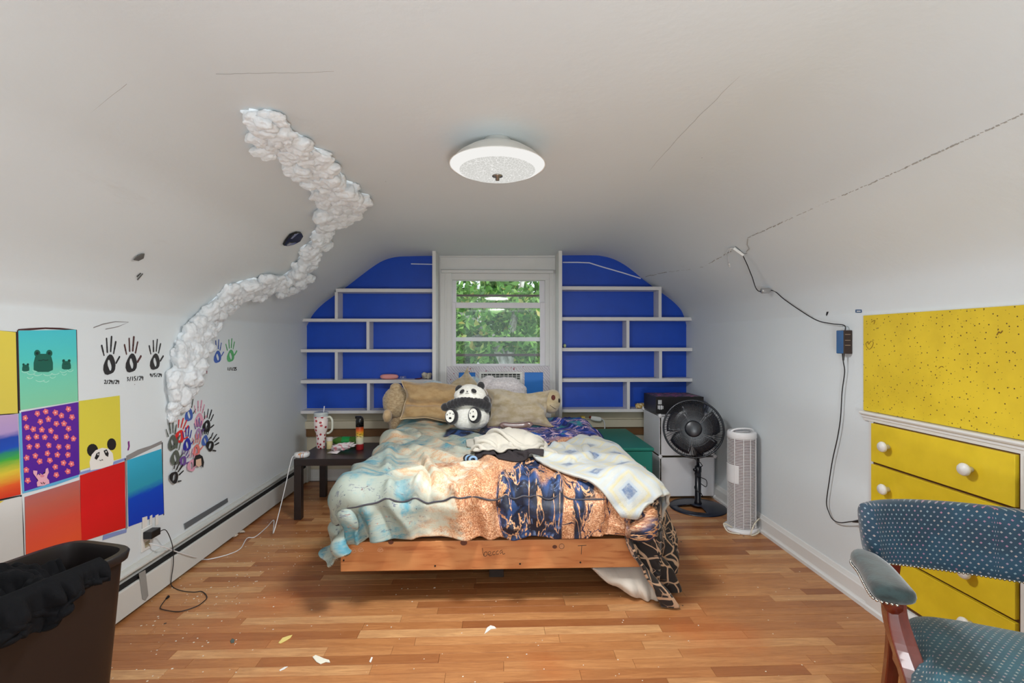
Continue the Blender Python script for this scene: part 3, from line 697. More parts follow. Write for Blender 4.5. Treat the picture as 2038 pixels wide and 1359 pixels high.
wline('grey_edge', [(252, 912), (275, 900), (300, 890), (322, 880)], 9, M_greyp, sqI)
wline('outline', [(323, 880), (324, 950), (326, 1025)], 2.4, M_ink, sqI)
wline('blue_edge', [(205, 1070), (230, 1062), (252, 1056)], 8, M_periw, sqH)
# frogs
M_frog = plain('frog_green', rgb(18, 92, 76), .5); M_frogd = plain('frog_line', rgb(8, 40, 36), .5)
def frog(cx, cy, s):
    body = [(-19, 20), (-19, 6), (-16, -6), (-10, -12), (10, -12), (16, -6), (19, 6), (19, 20), (10, 24), (-10, 24)]
    f = paint('frog', [(cx + x * s, cy + y * s) for x, y in body], M_frog, sqB, .0022)
    for sx in (-12, 12):
        paint('frog_eye', circ(cx + sx * s, cy - 13 * s, 6 * s, 7 * s), M_frog, f, .0024); paint('pupil', circ(cx + sx * s, cy - 13 * s, 2.6 * s, 3 * s), M_frogd, f, .0034)
    wline('frog_mouth', [(cx - 10 * s, cy + 1 * s), (cx - 4 * s, cy + 1.5 * s), (cx, cy - .5 * s), (cx + 5 * s, cy + 1.2 * s), (cx + 10 * s, cy)], 1.4 * s, M_frogd, f, .0036)
frog(86, 716, 1.0); frog(51, 730, .36); frog(132, 724, .46)
M_wave = plain('pale_wave', rgb(170, 225, 205), .5)
for (x, y, L) in [(50, 740, 7), (62, 744, 8), (75, 746, 9), (95, 746, 9), (110, 744, 8), (60, 752, 6), (80, 758, 9), (92, 759, 6), (126, 740, 7), (140, 738, 6), (128, 745, 5), (105, 751, 6), (70, 738, 5)]:
    wline('ripple', [(x - L, y - 1.5), (x - L / 2, y + 1), (x, y + 1.5), (x + L / 2, y + .5), (x + L, y - 2)], 1.5, M_wave, sqB, .0026)
# flowers and pig
M_petal = plain('pink_petal', rgb(226, 110, 120), .5); M_fcen = plain('cream_centre', rgb(250, 200, 180), .5)
fl_px = [(50, 832), (74, 823), (91, 819), (110, 821), (122, 827), (136, 814), (143, 830), (53, 850), (66, 854), (80, 839), (96, 834), (112, 843), (127, 843), (136, 853), (83, 855), (101, 857), (56, 871), (72, 869), (89, 870), (111, 870), (132, 869), (146, 873), (58, 889), (74, 887), (97, 886), (117, 889), (135, 889), (53, 911), (70, 907), (94, 902), (114, 905), (135, 905), (79, 918), (99, 916), (52, 935), (110, 929), (126, 921), (142, 923), (112, 945), (55, 956), (135, 938)]
for x, y in fl_px:
    poly = []
    for k in range(20):
        a = 2 * PI * k / 20; r_ = 5.2 * (1 + .16 * math.cos(5 * a + x)) * R.uniform(.9, 1.1); poly.append((x + r_ * math.cos(a), y + r_ * math.sin(a) * 1.05))
    f = paint('flower', poly, M_petal, sqC, .0022); paint('flower_centre', circ(x, y, 1.6, 1.7, 8), M_fcen, f, .0032)
M_pig = plain('pig_pink', rgb(230, 170, 186), .5)
pg = paint('pig', [(72, 952), (74, 945), (80, 942), (84, 945), (90, 941), (91, 933), (95, 931), (97, 940), (94, 946), (93, 951), (97, 955), (98, 962), (92, 964), (88, 966), (74, 968), (73, 960), (76, 956), (72, 950), (66, 942), (66, 936), (74, 937)], M_pig, sqC, .0034)
for x, y in [(79, 944), (88, 941)]: paint('pig_eye', circ(x, y, 1.2, 1.4, 8), M_ink, pg, .0044)
paint('pig_snout', circ(84, 947, 4, 2.6, 10), plain('snout', rgb(214, 130, 150), .5), pg, .0044)
wline('pig_mouth', [(81, 960), (84, 963), (86, 959), (88, 963), (90, 960)], 1.6, M_brown2, pg, .0046)
# peeking panda
pw_ = paint('panda_face', [(180, 936), (178, 920), (182, 905), (190, 896), (203, 891), (216, 893), (224, 902), (226, 917), (224, 925), (202, 932)], M_whitep, sqD, .0024)
paint('panda_ear', circ(184, 896, 11, 13), M_ink, sqD, .0022); paint('panda_ear', circ(222, 884, 9, 12), M_ink, sqD, .0022)
paint('panda_eye_patch', [(192, 902), (198, 899), (197, 908), (192, 915), (188, 912)], M_ink, pw_, .0034)
paint('panda_eye_patch', [(206, 897), (212, 894), (216, 902), (215, 909), (210, 906)], M_ink, pw_, .0034)
paint('panda_eye', circ(195, 904, 1.3, 1.8, 8), M_whitep, pw_, .0044); paint('panda_eye', circ(211, 899, 1.3, 1.8, 8), M_whitep, pw_, .0044)
wline('panda_mouth', [(198, 915), (201, 917), (203, 914), (205, 916)], 1.2, M_ink, pw_, .0044)
for x, y, w_, h_ in [(283, 1048, 10, 36), (298, 1040, 5, 26), (309, 1036, 6, 20)]:
    paint('masked_patch', [(x, y - h_ / 2), (x + w_, y - h_ / 2 - 3), (x + w_, y + h_ / 2 - 3), (x, y + h_ / 2)], M_whitep, sqI, .0026)
q = tag(wline('brush_stroke', [(256, 878), (257, 888), (255, 896)], 4, plain('purple_paint', rgb(130, 40, 130), .5), None), 'small purple painted figure stroke above the teal square', 'paint mark')
tag(wline('paint_smear', [(186, 652), (205, 645), (230, 640), (256, 641), (235, 650), (210, 655)], 2, M_greyp, None), 'faint grey scuff smear high on the wall above handprints', 'paint mark')

# ================================================================ HANDPRINTS
def handprint(cx, cy, s, ang, mats, label, mirror=False, hole=True, skip=(), sy=1.25, out=.0014):
    t = None; ca, sa = math.cos(ang), math.sin(ang); mx = -1 if mirror else 1
    def W(x, y): x *= mx; return (cx + s * (x * ca - y * sa) * .75, cy + s * (x * sa + y * ca) * sy)
    m_ = MB()
    def stroke(poly, mi, o=out): m_.prism([wl_pt(*W(x, y), o) for x, y in poly], (.0006, 0, 0), mi)
    N = 16
    for k in range(N):   # palm: a ring of dabs
        a0, a1 = 2 * PI * k / N, 2 * PI * (k + 1) / N
        ro = lambda a: (16 + 1.5 * math.sin(3 * a)) * (1 + .12 * math.cos(2 * a + 1)); ri = (lambda a: 5.5 + 1.6 * math.sin(2 * a)) if hole else (lambda a: .2)
        if ('palm', k) in skip: continue
        stroke([(ro(a0) * math.cos(a0), 18 + ro(a0) * math.sin(a0) * 1.15), (ro(a1) * math.cos(a1), 18 + ro(a1) * math.sin(a1) * 1.15), (ri(a1) * math.cos(a1), 18 + ri(a1) * math.sin(a1) * 1.6), (ri(a0) * math.cos(a0), 18 + ri(a0) * math.sin(a0) * 1.6)], 0)
    for j, (x0, y0, L, a, w_) in enumerate([(-15, 3, 20, -.38, 2.2), (-6, -2, 26, -.1, 2.6), (3, -3, 28, .1, 2.7), (11, 0, 23, .3, 2.4), (19, 14, 14, .75, 2.6)]):
        if j in skip: continue
        dx, dy = math.sin(a), -math.cos(a)
        for (f0, f1) in ((0.12, .42), (.48, 1)) if j < 4 else ((0, 1),):
            p0 = (x0 + dx * L * f0, y0 + dy * L * f0); p1 = (x0 + dx * L * f1, y0 + dy * L * f1); ww = w_ * R.uniform(.6, .95)
            pts = []
            for k in range(10):
                b = 2 * PI * k / 10; e = p1 if math.cos(b) > 0 else p0
                pts.append((e[0] + dx * math.cos(b) * ww - dy * math.sin(b) * ww, e[1] + dy * math.cos(b) * ww + dx * math.sin(b) * ww))
            stroke(pts, min(1, len(mats) - 1))
    return tag(m_.build('handprint', mats), label, 'handprint', 'painted handprints on the left wall')
pr = lambda n, c: plain(n, rgb(*c), .55, var=.35)
P_blk = pr('print_black', (40, 38, 38)); P_brn = pr('print_brown', (84, 48, 44)); P_blu = pr('print_blue', (70, 100, 178)); P_grn = pr('print_green', (96, 176, 112)); P_red = pr('print_red', (222, 48, 44)); P_pnk = pr('print_pink', (222, 160, 180)); P_vio = pr('print_violet', (110, 76, 150)); P_gry = pr('print_grey', (92, 98, 88)); P_sal = pr('print_salmon', (226, 120, 112)); P_lav = pr('print_lavender', (172, 138, 180)); P_ind = pr('print_indigo', (44, 50, 160))
handprint(218, 706, .92, 0, [P_blk, P_blk], 'black handprint dated 2/24/24, first from the left')
handprint(262, 704, .86, .03, [P_blk, P_brn], 'black handprint with reddish fingers, dated 3/15/24')
handprint(309, 704, .74, .05, [P_blk, P_blk], 'black handprint dated 4/5/24, third from the left')
handprint(400, 698, .62, .1, [P_blk, P_blk], 'black handprint half hidden by the cotton clouds')
handprint(433, 698, .56, 0, [P_blu, P_blu], 'small blue handprint right of the cotton clouds')
handprint(459, 696, .56, 0, [P_grn, P_grn], 'small green handprint at the right end of the row')
cl = [(376, 812, .62, 0, [P_blu, P_gry], 'blue handprint at the top of the cluster'), (397, 822, .66, .1, [P_pnk, P_pnk], 'pale pink handprint near the top of the cluster'),
      (414, 836, .6, .35, [P_blk, P_blk], 'black handprint at the upper right of the cluster'), (362, 856, .66, .5, [P_red, P_red], 'bright red handprint in the cluster'),
      (373, 872, .6, .05, [P_ind, P_ind], 'indigo handprint in the middle of the cluster'), (395, 852, .5, -.05, [P_lav, P_vio], 'lavender handprint in the cluster centre'),
      (409, 866, .5, .1, [P_blu, P_blk], 'blue palm with black fingers, right side of the cluster'), (424, 880, .55, .95, [P_blk, P_blk], 'black handprint pointing right at the cluster edge'),
      (343, 866, .7, -.1, [P_gry, P_gry], 'dark grey handprint at the left edge of the cluster'), (350, 896, .7, .1, [P_gry, P_gry], 'smeared grey handprint low on the left of the cluster'),
      (392, 884, .55, .1, [P_sal, P_sal], 'salmon handprint below the lavender one'), (368, 908, .5, .6, [P_vio, P_vio], 'violet handprint low in the cluster'), (384, 914, .6, .35, [P_pnk, P_pnk], 'rose pink handprint at the bottom of the cluster'),
      (352, 940, .62, .75, [P_blk, P_blk], 'black handprint at the very bottom of the cluster')]
for i, (x, y, s, a, mt, lb) in enumerate(cl): handprint(x, y, s * .98, a, mt, lb, hole=True, out=.0014 + .0007 * i)
fg = tag(paint('portrait', [(385, 930), (386, 915), (390, 906), (397, 904), (403, 908), (406, 920), (404, 931), (401, 926), (389, 926)], P_blk, None, .012), 'tiny painted long black-haired face among the handprints', 'painting')
paint('face', [(390, 926), (390, 915), (400, 912), (401, 925), (396, 929)], plain('skin_paint', rgb(225, 190, 165), .6), fg, .0134)
def strokes(name, lines, wpx, mat, label, cat, proj=None):
    m_ = MB()
    for L in lines:
        P = [wl_pt(x, y, .002) for x, y in L]
        for a, b in zip(P, P[1:]): m_.tube([a, b], wpx * a.y / FPX / 2, 5)
    return tag(m_.build(name, mat), label, cat)
GL = {'2': [[(0, .2), (.3, 0), (.7, .1), (.6, .5), (0, 1), (.8, .95)]], '/': [[(.6, 0), (.1, 1.1)]], '4': [[(.1, 0), (0, .55), (.8, .5)], [(.6, .1), (.55, 1.1)]], '3': [[(0, .1), (.6, .1), (.25, .45), (.65, .7), (.1, 1)]], '1': [[(.3, 0), (.3, 1)]], '5': [[(.7, 0), (.1, 0), (.05, .4), (.6, .55), (.5, .95), (0, 1)]]}
def writing(txt, x, y, wc, hc, mat, label, slope=0):
    L = []
    for i, ch in enumerate(txt):
        for pl_ in GL[ch]: L.append([(x + i * wc * 1.12 + a * wc, y + b * hc + (i * wc) * slope) for a, b in pl_])
    return strokes('handwritten_date', L, 1.3, mat, label, 'writing')
writing('2/24/24', 208, 756, 3.9, 7.5, M_ink, 'handwritten date under the first black handprint')
writing('3/15/24', 253, 750, 4.3, 8, M_ink, 'handwritten date under the second black handprint', -.08)
writing('4/5/24', 299, 743, 3.6, 6.5, M_ink, 'handwritten date under the third black handprint')
writing('5/5/24', 392, 737, 3.2, 6, pr('ink_rose', (150, 100, 110)), 'rose handwritten date beside the cotton clouds')
writing('1/1/25', 453, 731, 2.8, 6, M_ink, 'handwritten date under the small green handprint')

# ================================================================ OUTLET, CHARGER AND CORDS, LEFT
M_plast = plain('white_plastic', rgb(226, 226, 222), .35); M_bk = plain('black_plastic', rgb(24, 24, 26), .4); M_cordw = plain('white_cord', rgb(225, 225, 225), .45); M_cordb = plain('black_cord', rgb(28, 26, 28), .5)
q0 = wl_pt(291, 1072); y_, z_ = q0.y, q0.z
ou = thing('wall_outlet', (XL, y_, z_), 'white wall outlet plate low on the left wall, black charger plugged in', 'outlet')
bx('cover_plate', XL, XL + .006, y_ - .035, y_ + .035, z_ - .055, z_ + .06, M_plast, ou)
bx('socket', XL + .006, XL + .009, y_ - .016, y_ + .016, z_ - .04, z_ - .012, plain('socket_beige', rgb(170, 165, 140), .5), ou)
chg = bx('phone_charger', XL + .0065, XL + .05, y_ - .03, y_ + .035, z_ + .008, z_ + .045, M_bk, bevel=.004); tag(chg, 'black charger block plugged into the left wall outlet', 'charger')
cz = z_ + .026
c0 = Vector((XL + .05, y_ + .03, cz))
def fl_pt(px, py, z=.004): return on_z(px, py, z)
P = [c0, c0 + Vector((.01, .03, -.01)), on_x(343, 1085, hx + .012), on_x(345, 1120, hx + .012), on_x(341, 1150, hx + .01), fl_pt(342, 1166), fl_pt(360, 1175), fl_pt(385, 1178), fl_pt(402, 1177), fl_pt(412, 1188), fl_pt(404, 1198), fl_pt(392, 1206), fl_pt(370, 1214), fl_pt(352, 1217), fl_pt(330, 1214), fl_pt(319, 1210), fl_pt(324, 1200), fl_pt(332, 1190)]
cc = tag(MB().tube(smooth_path(P, 6), .0022, 6).build('charging_cable', M_cordb, smooth=True), 'thin black charging cable looping down onto the floor', 'cable')
MB().tube([fl_pt(331, 1191, .006), fl_pt(335, 1187, .006)], [.004, .007], 10).build('cable_plug', M_bk, cc)

# ================================================================ BIN WITH A BLACK HOODIE
t = NT('bin_plastic'); M_bin = t.done(t.mix(t.noise(t.coord('Object', (1, 1, .4)), 2, 3), rgb(24, 18, 17), rgb(34, 26, 24)), .42, spec=.4)
BR, BF_, BN, BL = Vector((-1.19, 1.615)), Vector((-1.46, 1.69)), Vector((-1.325, 1.16)), Vector((-1.595, 1.235))
bc = (BR + BF_ + BN + BL) / 4; bex = ((BR - BF_) + (BN - BL)) / 4; bey = ((BR - BN) + (BF_ - BL)) / 4
hw, hl = bex.length, bey.length; ex_, ey_ = bex.normalized(), bey.normalized()
def bin_ring(sc, z, n=40, rr=.05, grow=0):
    V = []; a_, b_ = hw * sc + grow, hl * sc + grow
    for k in range(n):
        th = 2 * PI * (k + .5) / n; c, s = math.cos(th), math.sin(th); p = 5
        x = math.copysign(abs(c) ** (2 / p), c) * a_; y = math.copysign(abs(s) ** (2 / p), s) * b_
        q = bc + ex_ * x + ey_ * y; V.append(Vector((q.x, q.y, z)))
    return V
BZ = .615
rings = [(0, .012, -.03), (.78, .0, 0), (.80, .01, 0), (.985, BZ - .03, 0), (.99, BZ - .028, .012), (1, BZ - .006, .014), (1, BZ, .010), (.985, BZ, -.004), (.98, BZ - .02, -.008), (.78, .02, -.004), (0, .02, 0)]
V = []; n = 40
for sc, z, g in rings: V += bin_ring(sc, z, n, grow=g if sc else 0)
Fc = [(i * n + k, i * n + (k + 1) % n, (i + 1) * n + (k + 1) % n, (i + 1) * n + k) for i in range(len(rings) - 1) for k in range(n)]
bn = mk('waste_bin', V, Fc, M_bin, smooth=True); tag(bn, 'tall black plastic waste bin with rolled rim by the left wall', 'bin')
es = bn.modifiers.new('e', 'EDGE_SPLIT'); es.split_angle = math.radians(50)

# ================================================================ SIDE TABLE AND WHAT STANDS ON IT
TX0, TX1, TY0, TY1, TZ = -1.465, -.915, 3.50, 4.05, .44
t = NT('black_brown_laminate'); g = t.noise(t.coord('Object', (1, 12, 12)), 3, 5, .6); M_lack = t.done(t.mix(g, rgb(28, 22, 22), rgb(44, 34, 32)), .33)
tb = thing('side_table', ((TX0 + TX1) / 2, (TY0 + TY1) / 2, 0), 'square black-brown side table left of the bed', 'table')
bx('tabletop', TX0, TX1, TY0, TY1, TZ - .05, TZ, M_lack, tb, .003)
for x in (TX0 + .001, TX1 - .051):
    for y in (TY0 + .001, TY1 - .051): bx('leg', x, x + .05, y, y + .05, 0, TZ - .05, M_lack, tb, .002)
# tumbler
pt = at(639, 887, 3.86); tx, ty = pt.x, 3.86
t = NT('strawberry_print'); uvc = t.coord('Object')
s_ = t.sep(uvc); th = t.math('ARCTAN2', s_[1], s_[0]); cb = t.n('ShaderNodeCombineXYZ'); t.lk(t.math('MULTIPLY', th, 1.3), cb.inputs[0]); t.lk(t.math('MULTIPLY', s_[2], 30), cb.inputs[1])
v = t.n('ShaderNodeTexVoronoi', voronoi_dimensions='2D'); t.lk(cb.outputs[0], v.inputs[0]); v.inputs['Scale'].default_value = 1.0; v.inputs['Randomness'].default_value = .75
berry = t.math('LESS_THAN', v.outputs['Distance'], .27); pick = t.math('GREATER_THAN', t.sep(v.outputs['Color'])[0], .22)
c = t.mix(t.math('MULTIPLY', berry, pick), rgb(236, 222, 218), t.mix(t.sep(v.outputs['Color'])[1], rgb(150, 26, 40), rgb(190, 60, 70)))
M_berry = t.done(c, .35)
tm = thing('tumbler', (tx, ty, TZ), 'tall white tumbler with red strawberry print, handle and straw', 'cup')
TM = Matrix.Translation((tx, ty, TZ))
hh = at(639, 823, 3.86).z - TZ
b_ = MB().lathe([(.032, 0), (.035, .003), (.037, .10), (.038, .12), (.048, .145), (.052, .17), (.054, hh - .02)], 40, cap1=True).build('body', M_berry, tm, smooth=True, local=True)
MB().lathe([(.0545, hh - .02), (.0545, hh - .015), (.052, hh - .012), (.0545, hh - .008), (.055, hh + .008), (.05, hh + .012), (0, hh + .010)], 40, cap1=False).build('lid', plain('clear_grey_lid', rgb(190, 196, 196), .2), tm, smooth=True, local=True)
M_mint = plain('cream_handle', rgb(214, 216, 200), .4)
MB().tube(smooth_path([(.05, -.01, hh - .03), (.075, -.014, hh - .025), (.093, -.016, hh - .05), (.095, -.016, hh - .1), (.09, -.016, hh - .13), (.07, -.012, hh - .15), (.05, -.01, hh - .155)], 5), .0085, 10).build('handle', M_mint, tm, smooth=True, local=True)
MB().tube([(.018, 0, hh), (.026, 0, hh + .06)], .0045, 8).build('straw', plain('clear_straw', rgb(215, 215, 225), .25), tm, smooth=True, local=True)
# pill bottle
p_ = at(656, 893, 3.83); pb = thing('pill_bottle', (p_.x, 3.83, TZ), 'small white and yellow medicine bottle on the side table', 'bottle')
MB().lathe([(.021, 0), (.023, .003), (.023, .058), (.02, .064)], 24).build('body', plain('pill_label', rgb(222, 205, 150), .5), pb, smooth=True, local=True)
MB().lathe([(.024, .064), (.024, .088), (.022, .09)], 24).build('cap', plain('cap_white', rgb(224, 214, 206), .45), pb, local=True)
# soda bottle lying down
M_gg = plain('green_bottle_plastic', rgb(96, 150, 66), .12, spec=.9); _m = M_gg.node_tree.nodes['Principled BSDF']; _m.inputs['Transmission Weight'].default_value = .35; _m.inputs['IOR'].default_value = 1.2
sb = thing('soda_bottle', (at(700, 880, 3.95).x, 3.95, TZ), 'green plastic soda bottle lying on its side on the table', 'bottle')
MM = align((1, .02, 0), (-.14, 0, .036))
MB().lathe([(.012, -.035), (.014, -.03), (.014, -.01), (.02, .0), (.034, .035), (.036, .06), (.034, .075), (.034, .13), (.036, .145), (.036, .2), (.03, .225), (.0, .22)], 28, MM, cap1=False).build('body', M_gg, sb, smooth=True, local=True)
MB().lathe([(.0352, .066), (.0352, .128)], 28, MM, cap0=False, cap1=False).build('label_band', plain('bright_green_label', rgb(20, 150, 70), .35), sb, smooth=True, local=True)
MB().lathe([(.0155, -.05), (.0155, -.034), (.0155, -.03)], 20, MM).build('cap', plain('cap_green', rgb(40, 110, 50), .4), sb, local=True)
# spray can
p_ = at(716, 890, 3.80); sc_ = thing('spray_can', (p_.x, 3.80, TZ), 'black capped aerosol can with orange, yellow and white label', 'can')
hh2 = at(716, 828, 3.8).z - TZ
t = NT('aerosol_label'); s_ = t.sep(t.coord('Object')); f = t.math('DIVIDE', s_[2], hh2)
c = t.ramp(f, [(0, K(170, 40, 44)), (.16, K(176, 44, 46)), (.19, K(230, 226, 205)), (.34, K(238, 232, 190)), (.45, K(240, 200, 60)), (.6, K(226, 90, 28)), (.7, K(120, 50, 26)), (.74, K(22, 18, 20))])
wv = t.math('LESS_THAN', t.noise(t.coord('Object', (40, 40, 160)), 1.2, 2), .43); zone = t.math('MULTIPLY', t.math('GREATER_THAN', f, .36), t.math('LESS_THAN', f, .5))
c = t.mix(t.math('MULTIPLY', wv, zone), c, K(30, 26, 26)); M_aer = t.done(c, .3)
MB().lathe([(.028, 0), (.030, .003), (.030, hh2 * .69), (.027, hh2 * .72)], 32).build('body', M_aer, sc_, smooth=True, local=True)
m = MB().lathe([(.031, hh2 * .69), (.031, hh2 * .84), (.029, hh2 * .91), (.022, hh2 * .97), (.01, hh2), (0, hh2)], 32, cap1=False); m.box(-.034, -.01, -.008, .008, hh2 * .93, hh2 * 1.0)
m.build('cap', M_dark, sc_, smooth=True, local=True)
# wrapper
t = NT('printed_wrap'); M_wrap = t.done(t.mix(t.smooth(t.noise(t.coord(), 34, 4), .55, .62), rgb(226, 216, 216), rgb(206, 130, 140)), .3)
p_ = at(683, 892, 3.72); m = MB(); m.blob((p_.x, 3.72, TZ + .042), (.085, .05, .026), .5, 3, 4, 4, Matrix.Rotation(-.12, 4, 'Y') @ Matrix.Rotation(.2, 4, 'Z')); m.prism([Vector((p_.x - .1, 3.66, TZ + .004)), Vector((p_.x - .02, 3.64, TZ + .004)), Vector((p_.x - .0, 3.72, TZ + .02)), Vector((p_.x - .06, 3.74, TZ + .02))], (0, 0, .004))
tag(m.build('plastic_wrapper', M_wrap, smooth=True), 'crumpled pink and white plastic wrapper on the side table', 'wrapper')
# round white puck charger
p_ = at(600, 905, 3.56); t = NT('puck_top'); M_puck = t.done(t.ramp(t.noise(t.coord('Object', (60, 20, 8), (0, 0, .6)), 1, 1), [(0, K(228, 226, 222)), (.55, K(226, 226, 224)), (.6, K(205, 110, 70)), (.66, K(226, 190, 120)), (.72, K(90, 130, 190)), (.8, K(228, 226, 222))]), .3)
pk = thing('round_gadget', (p_.x, 3.57, TZ), 'round white gadget with coloured stripes at the table corner', 'gadget')
MB().lathe([(.045, 0), (.052, .006), (.054, .022), (.05, .033), (.0, .036)], 36, cap1=False).build('body', M_puck, pk, smooth=True, local=True)
P = [Vector((p_.x - .03, 3.53, TZ + .012)), Vector((p_.x - .045, 3.495, TZ - .0)), on_z(571, 980, .18), on_z(556, 1020, .06), fl_pt(530, 1050), fl_pt(508, 1068), fl_pt(494, 1070), fl_pt(488, 1076), fl_pt(478, 1092), fl_pt(455, 1103), fl_pt(420, 1112), fl_pt(402, 1113), on_x(385, 1108, hx + .006), on_x(352, 1098, hx + .004), on_x(325, 1088, hx + .004), Vector((XL + .012, y_ + .005, z_ - .026))]
P[2] = Vector((-1.50, 3.42, .22)); P[3] = Vector((-1.47, 3.2, .03)); P.insert(4, fl_pt(545, 1035))
tag(MB().tube(smooth_path(P, 6), .003, 7).build('extension_cable', M_cordw, smooth=True), 'white power cord running from the table down along the heater', 'cord')
# things on the left shelves
zS = zL_[3][1] ; zB = zL_[4][1]
p_ = at(775, 750, 4.42); M_pink = plain('pink_case', rgb(222, 150, 146), .5)
tag(MB().blob((p_.x, 4.42, zS + .024), (.083, .03, .024), .04, 2, 1, 3, power=.7).build('glasses_case', M_pink, smooth=True), 'rounded pink case lying on the left shelf', 'case')
m = MB()
for k in range(3):
    m.tube([Vector((at(799 + 3 * k, 750, 4.42).x + .011 * math.cos(a), 4.42 + .003 * k, zS + .014 + .013 * math.sin(a))) for a in np.linspace(0, 2 * PI, 17)[:-1]], .0018, 6, closed=True)
tag(m.build('metal_rings', M_mirror), 'set of thin silver rings standing beside the pink case', 'rings')
m = MB()
for k in range(7): m.blob((at(851, 750, 4.42).x + R.uniform(-.03, .03), 4.42 + R.uniform(-.015, .015), zS + .025 + R.uniform(-.008, .02)), (.024, .02, .02), .5, 2.5, k, 3)
tag(m.build('scrunchie', plain('cream_fabric', rgb(208, 200, 182), .9), smooth=True), 'crumpled cream scrunchie at the end of the left shelf', 'scrunchie')
p_ = at(833, 755, 4.40); tag(MB().tube([(p_.x - .035, 4.4, zS + .004), (p_.x, 4.395, zS + .005), (p_.x + .035, 4.4, zS + .012)], [.003, .007, .004], 8).build('hair_clip', plain('dark_red', rgb(90, 30, 30), .4), smooth=True), 'small dark red hair clip beside the scrunchie', 'clip')
# right shelves
p_ = at(1124, 688, 4.42); tag(MB().blob((p_.x, 4.42, zR_[2][1] + .018), (.014, .014, .018), .03, 2, 1, 3).build('toy_egg', plain('pale_green', rgb(196, 206, 150), .4), smooth=True), 'little pale green egg on the right shelf by the window', 'toy')
p_ = at(1276, 808, 4.40); z = zR_[4][1]
m = MB(); m.blob((p_.x, 4.4, z + .024), (.055, .03, .024), .25, 3, 5, 3, power=.7)
t = NT('snack_bag'); M_snack = t.done(t.ramp(t.noise(t.coord(), 45, 3), [(.3, K(110, 80, 40)), (.5, K(200, 160, 70)), (.65, K(226, 220, 200))]), .35)
tag(m.build('snack_packet', M_snack, smooth=True), 'small gold and white snack packet on the lowest right shelf', 'packet')
# ================================================================ CLOTH: a small position-based solver
def solve_cloth(P, ru, rv, collide, steps=120, iters=14, g=.0011, damp=.97, pins=None, shear=.35, bend=.12, stretch=1.0):
    P = P.astype(np.float64).copy(); prev = P.copy(); nu, nv, _ = P.shape; pinned = P[pins].copy() if pins is not None else None
    def con(a, b, L, k):
        A_, B_ = P[a], P[b]; d = B_ - A_; l = np.sqrt((d * d).sum(-1)) + 1e-9
        c = d * (.5 * k * (l - L) / l)[..., None]; A_ += c; B_ -= c
    S = np.s_
    cons = []
    for o in (0, 1):
        e = (nu - o) // 2; cons.append((S[o:o + 2 * e:2, :], S[o + 1:o + 2 * e:2, :], ru, stretch))
        e = (nv - o) // 2; cons.append((S[:, o:o + 2 * e:2], S[:, o + 1:o + 2 * e:2], rv, stretch))
    dg = math.hypot(ru, rv)
    for o in (0, 1):
        e = (nu - o) // 2
        cons.append((S[o:o + 2 * e:2, :-1], S[o + 1:o + 2 * e:2, 1:], dg, shear)); cons.append((S[o:o + 2 * e:2, 1:], S[o + 1:o + 2 * e:2, :-1], dg, shear))
    for o in range(4):
        e = (nu - o) // 4; cons.append((S[o:o + 4 * e:4, :], S[o + 2:o + 4 * e:4, :], 2 * ru, bend))
        e = (nv - o) // 4; cons.append((S[:, o:o + 4 * e:4], S[:, o + 2:o + 4 * e:4], 2 * rv, bend))
    for s in range(steps):
        v = (P - prev) * damp; sp = np.sqrt((v * v).sum(-1, keepdims=True)); v *= np.minimum(1, .03 / (sp + 1e-9)); prev = P.copy(); P += v; P[..., 2] -= g
        for it in range(iters):
            for a, b, L, k in cons: con(a, b, L, k)
            if it % 3 == 2: collide(P, prev)
            if pins is not None: P[pins] = pinned
        collide(P, prev)
    return P
def rbox(P, prev, c, h, r, thick, mu=.5):
    """rounded box: centre c, half sizes h"""
    c = np.array(c); h = np.array(h); q = P - c; hi = h - r; cl = np.clip(q, -hi, hi); d = q - cl; l = np.sqrt((d * d).sum(-1))
    inside = l < 1e-7
    m = (l < r + thick) & ~inside
    n = np.zeros_like(P); n[m] = d[m] / l[m][:, None]
    P[m] += n[m] * (r + thick - l[m])[:, None]
    if inside.any():
        qi = q[inside]; gap = hi - np.abs(qi); gap[:, 2] -= .05; ax = gap.argmin(-1); k = np.arange(len(qi)); sgn = np.where(qi[k, ax] >= 0, 1, -1)
        qi[k, ax] = sgn * (h[ax] + thick); P[inside] = qi + c; m = m | inside
    t = P[m] - prev[m]; P[m] -= t * mu * .35
def ground(P, prev, z=.004, mu=.6):
    m = P[..., 2] < z; P[..., 2][m] = z; t = P[m] - prev[m]; t[..., 2] = 0; P[m] -= t * mu * .4
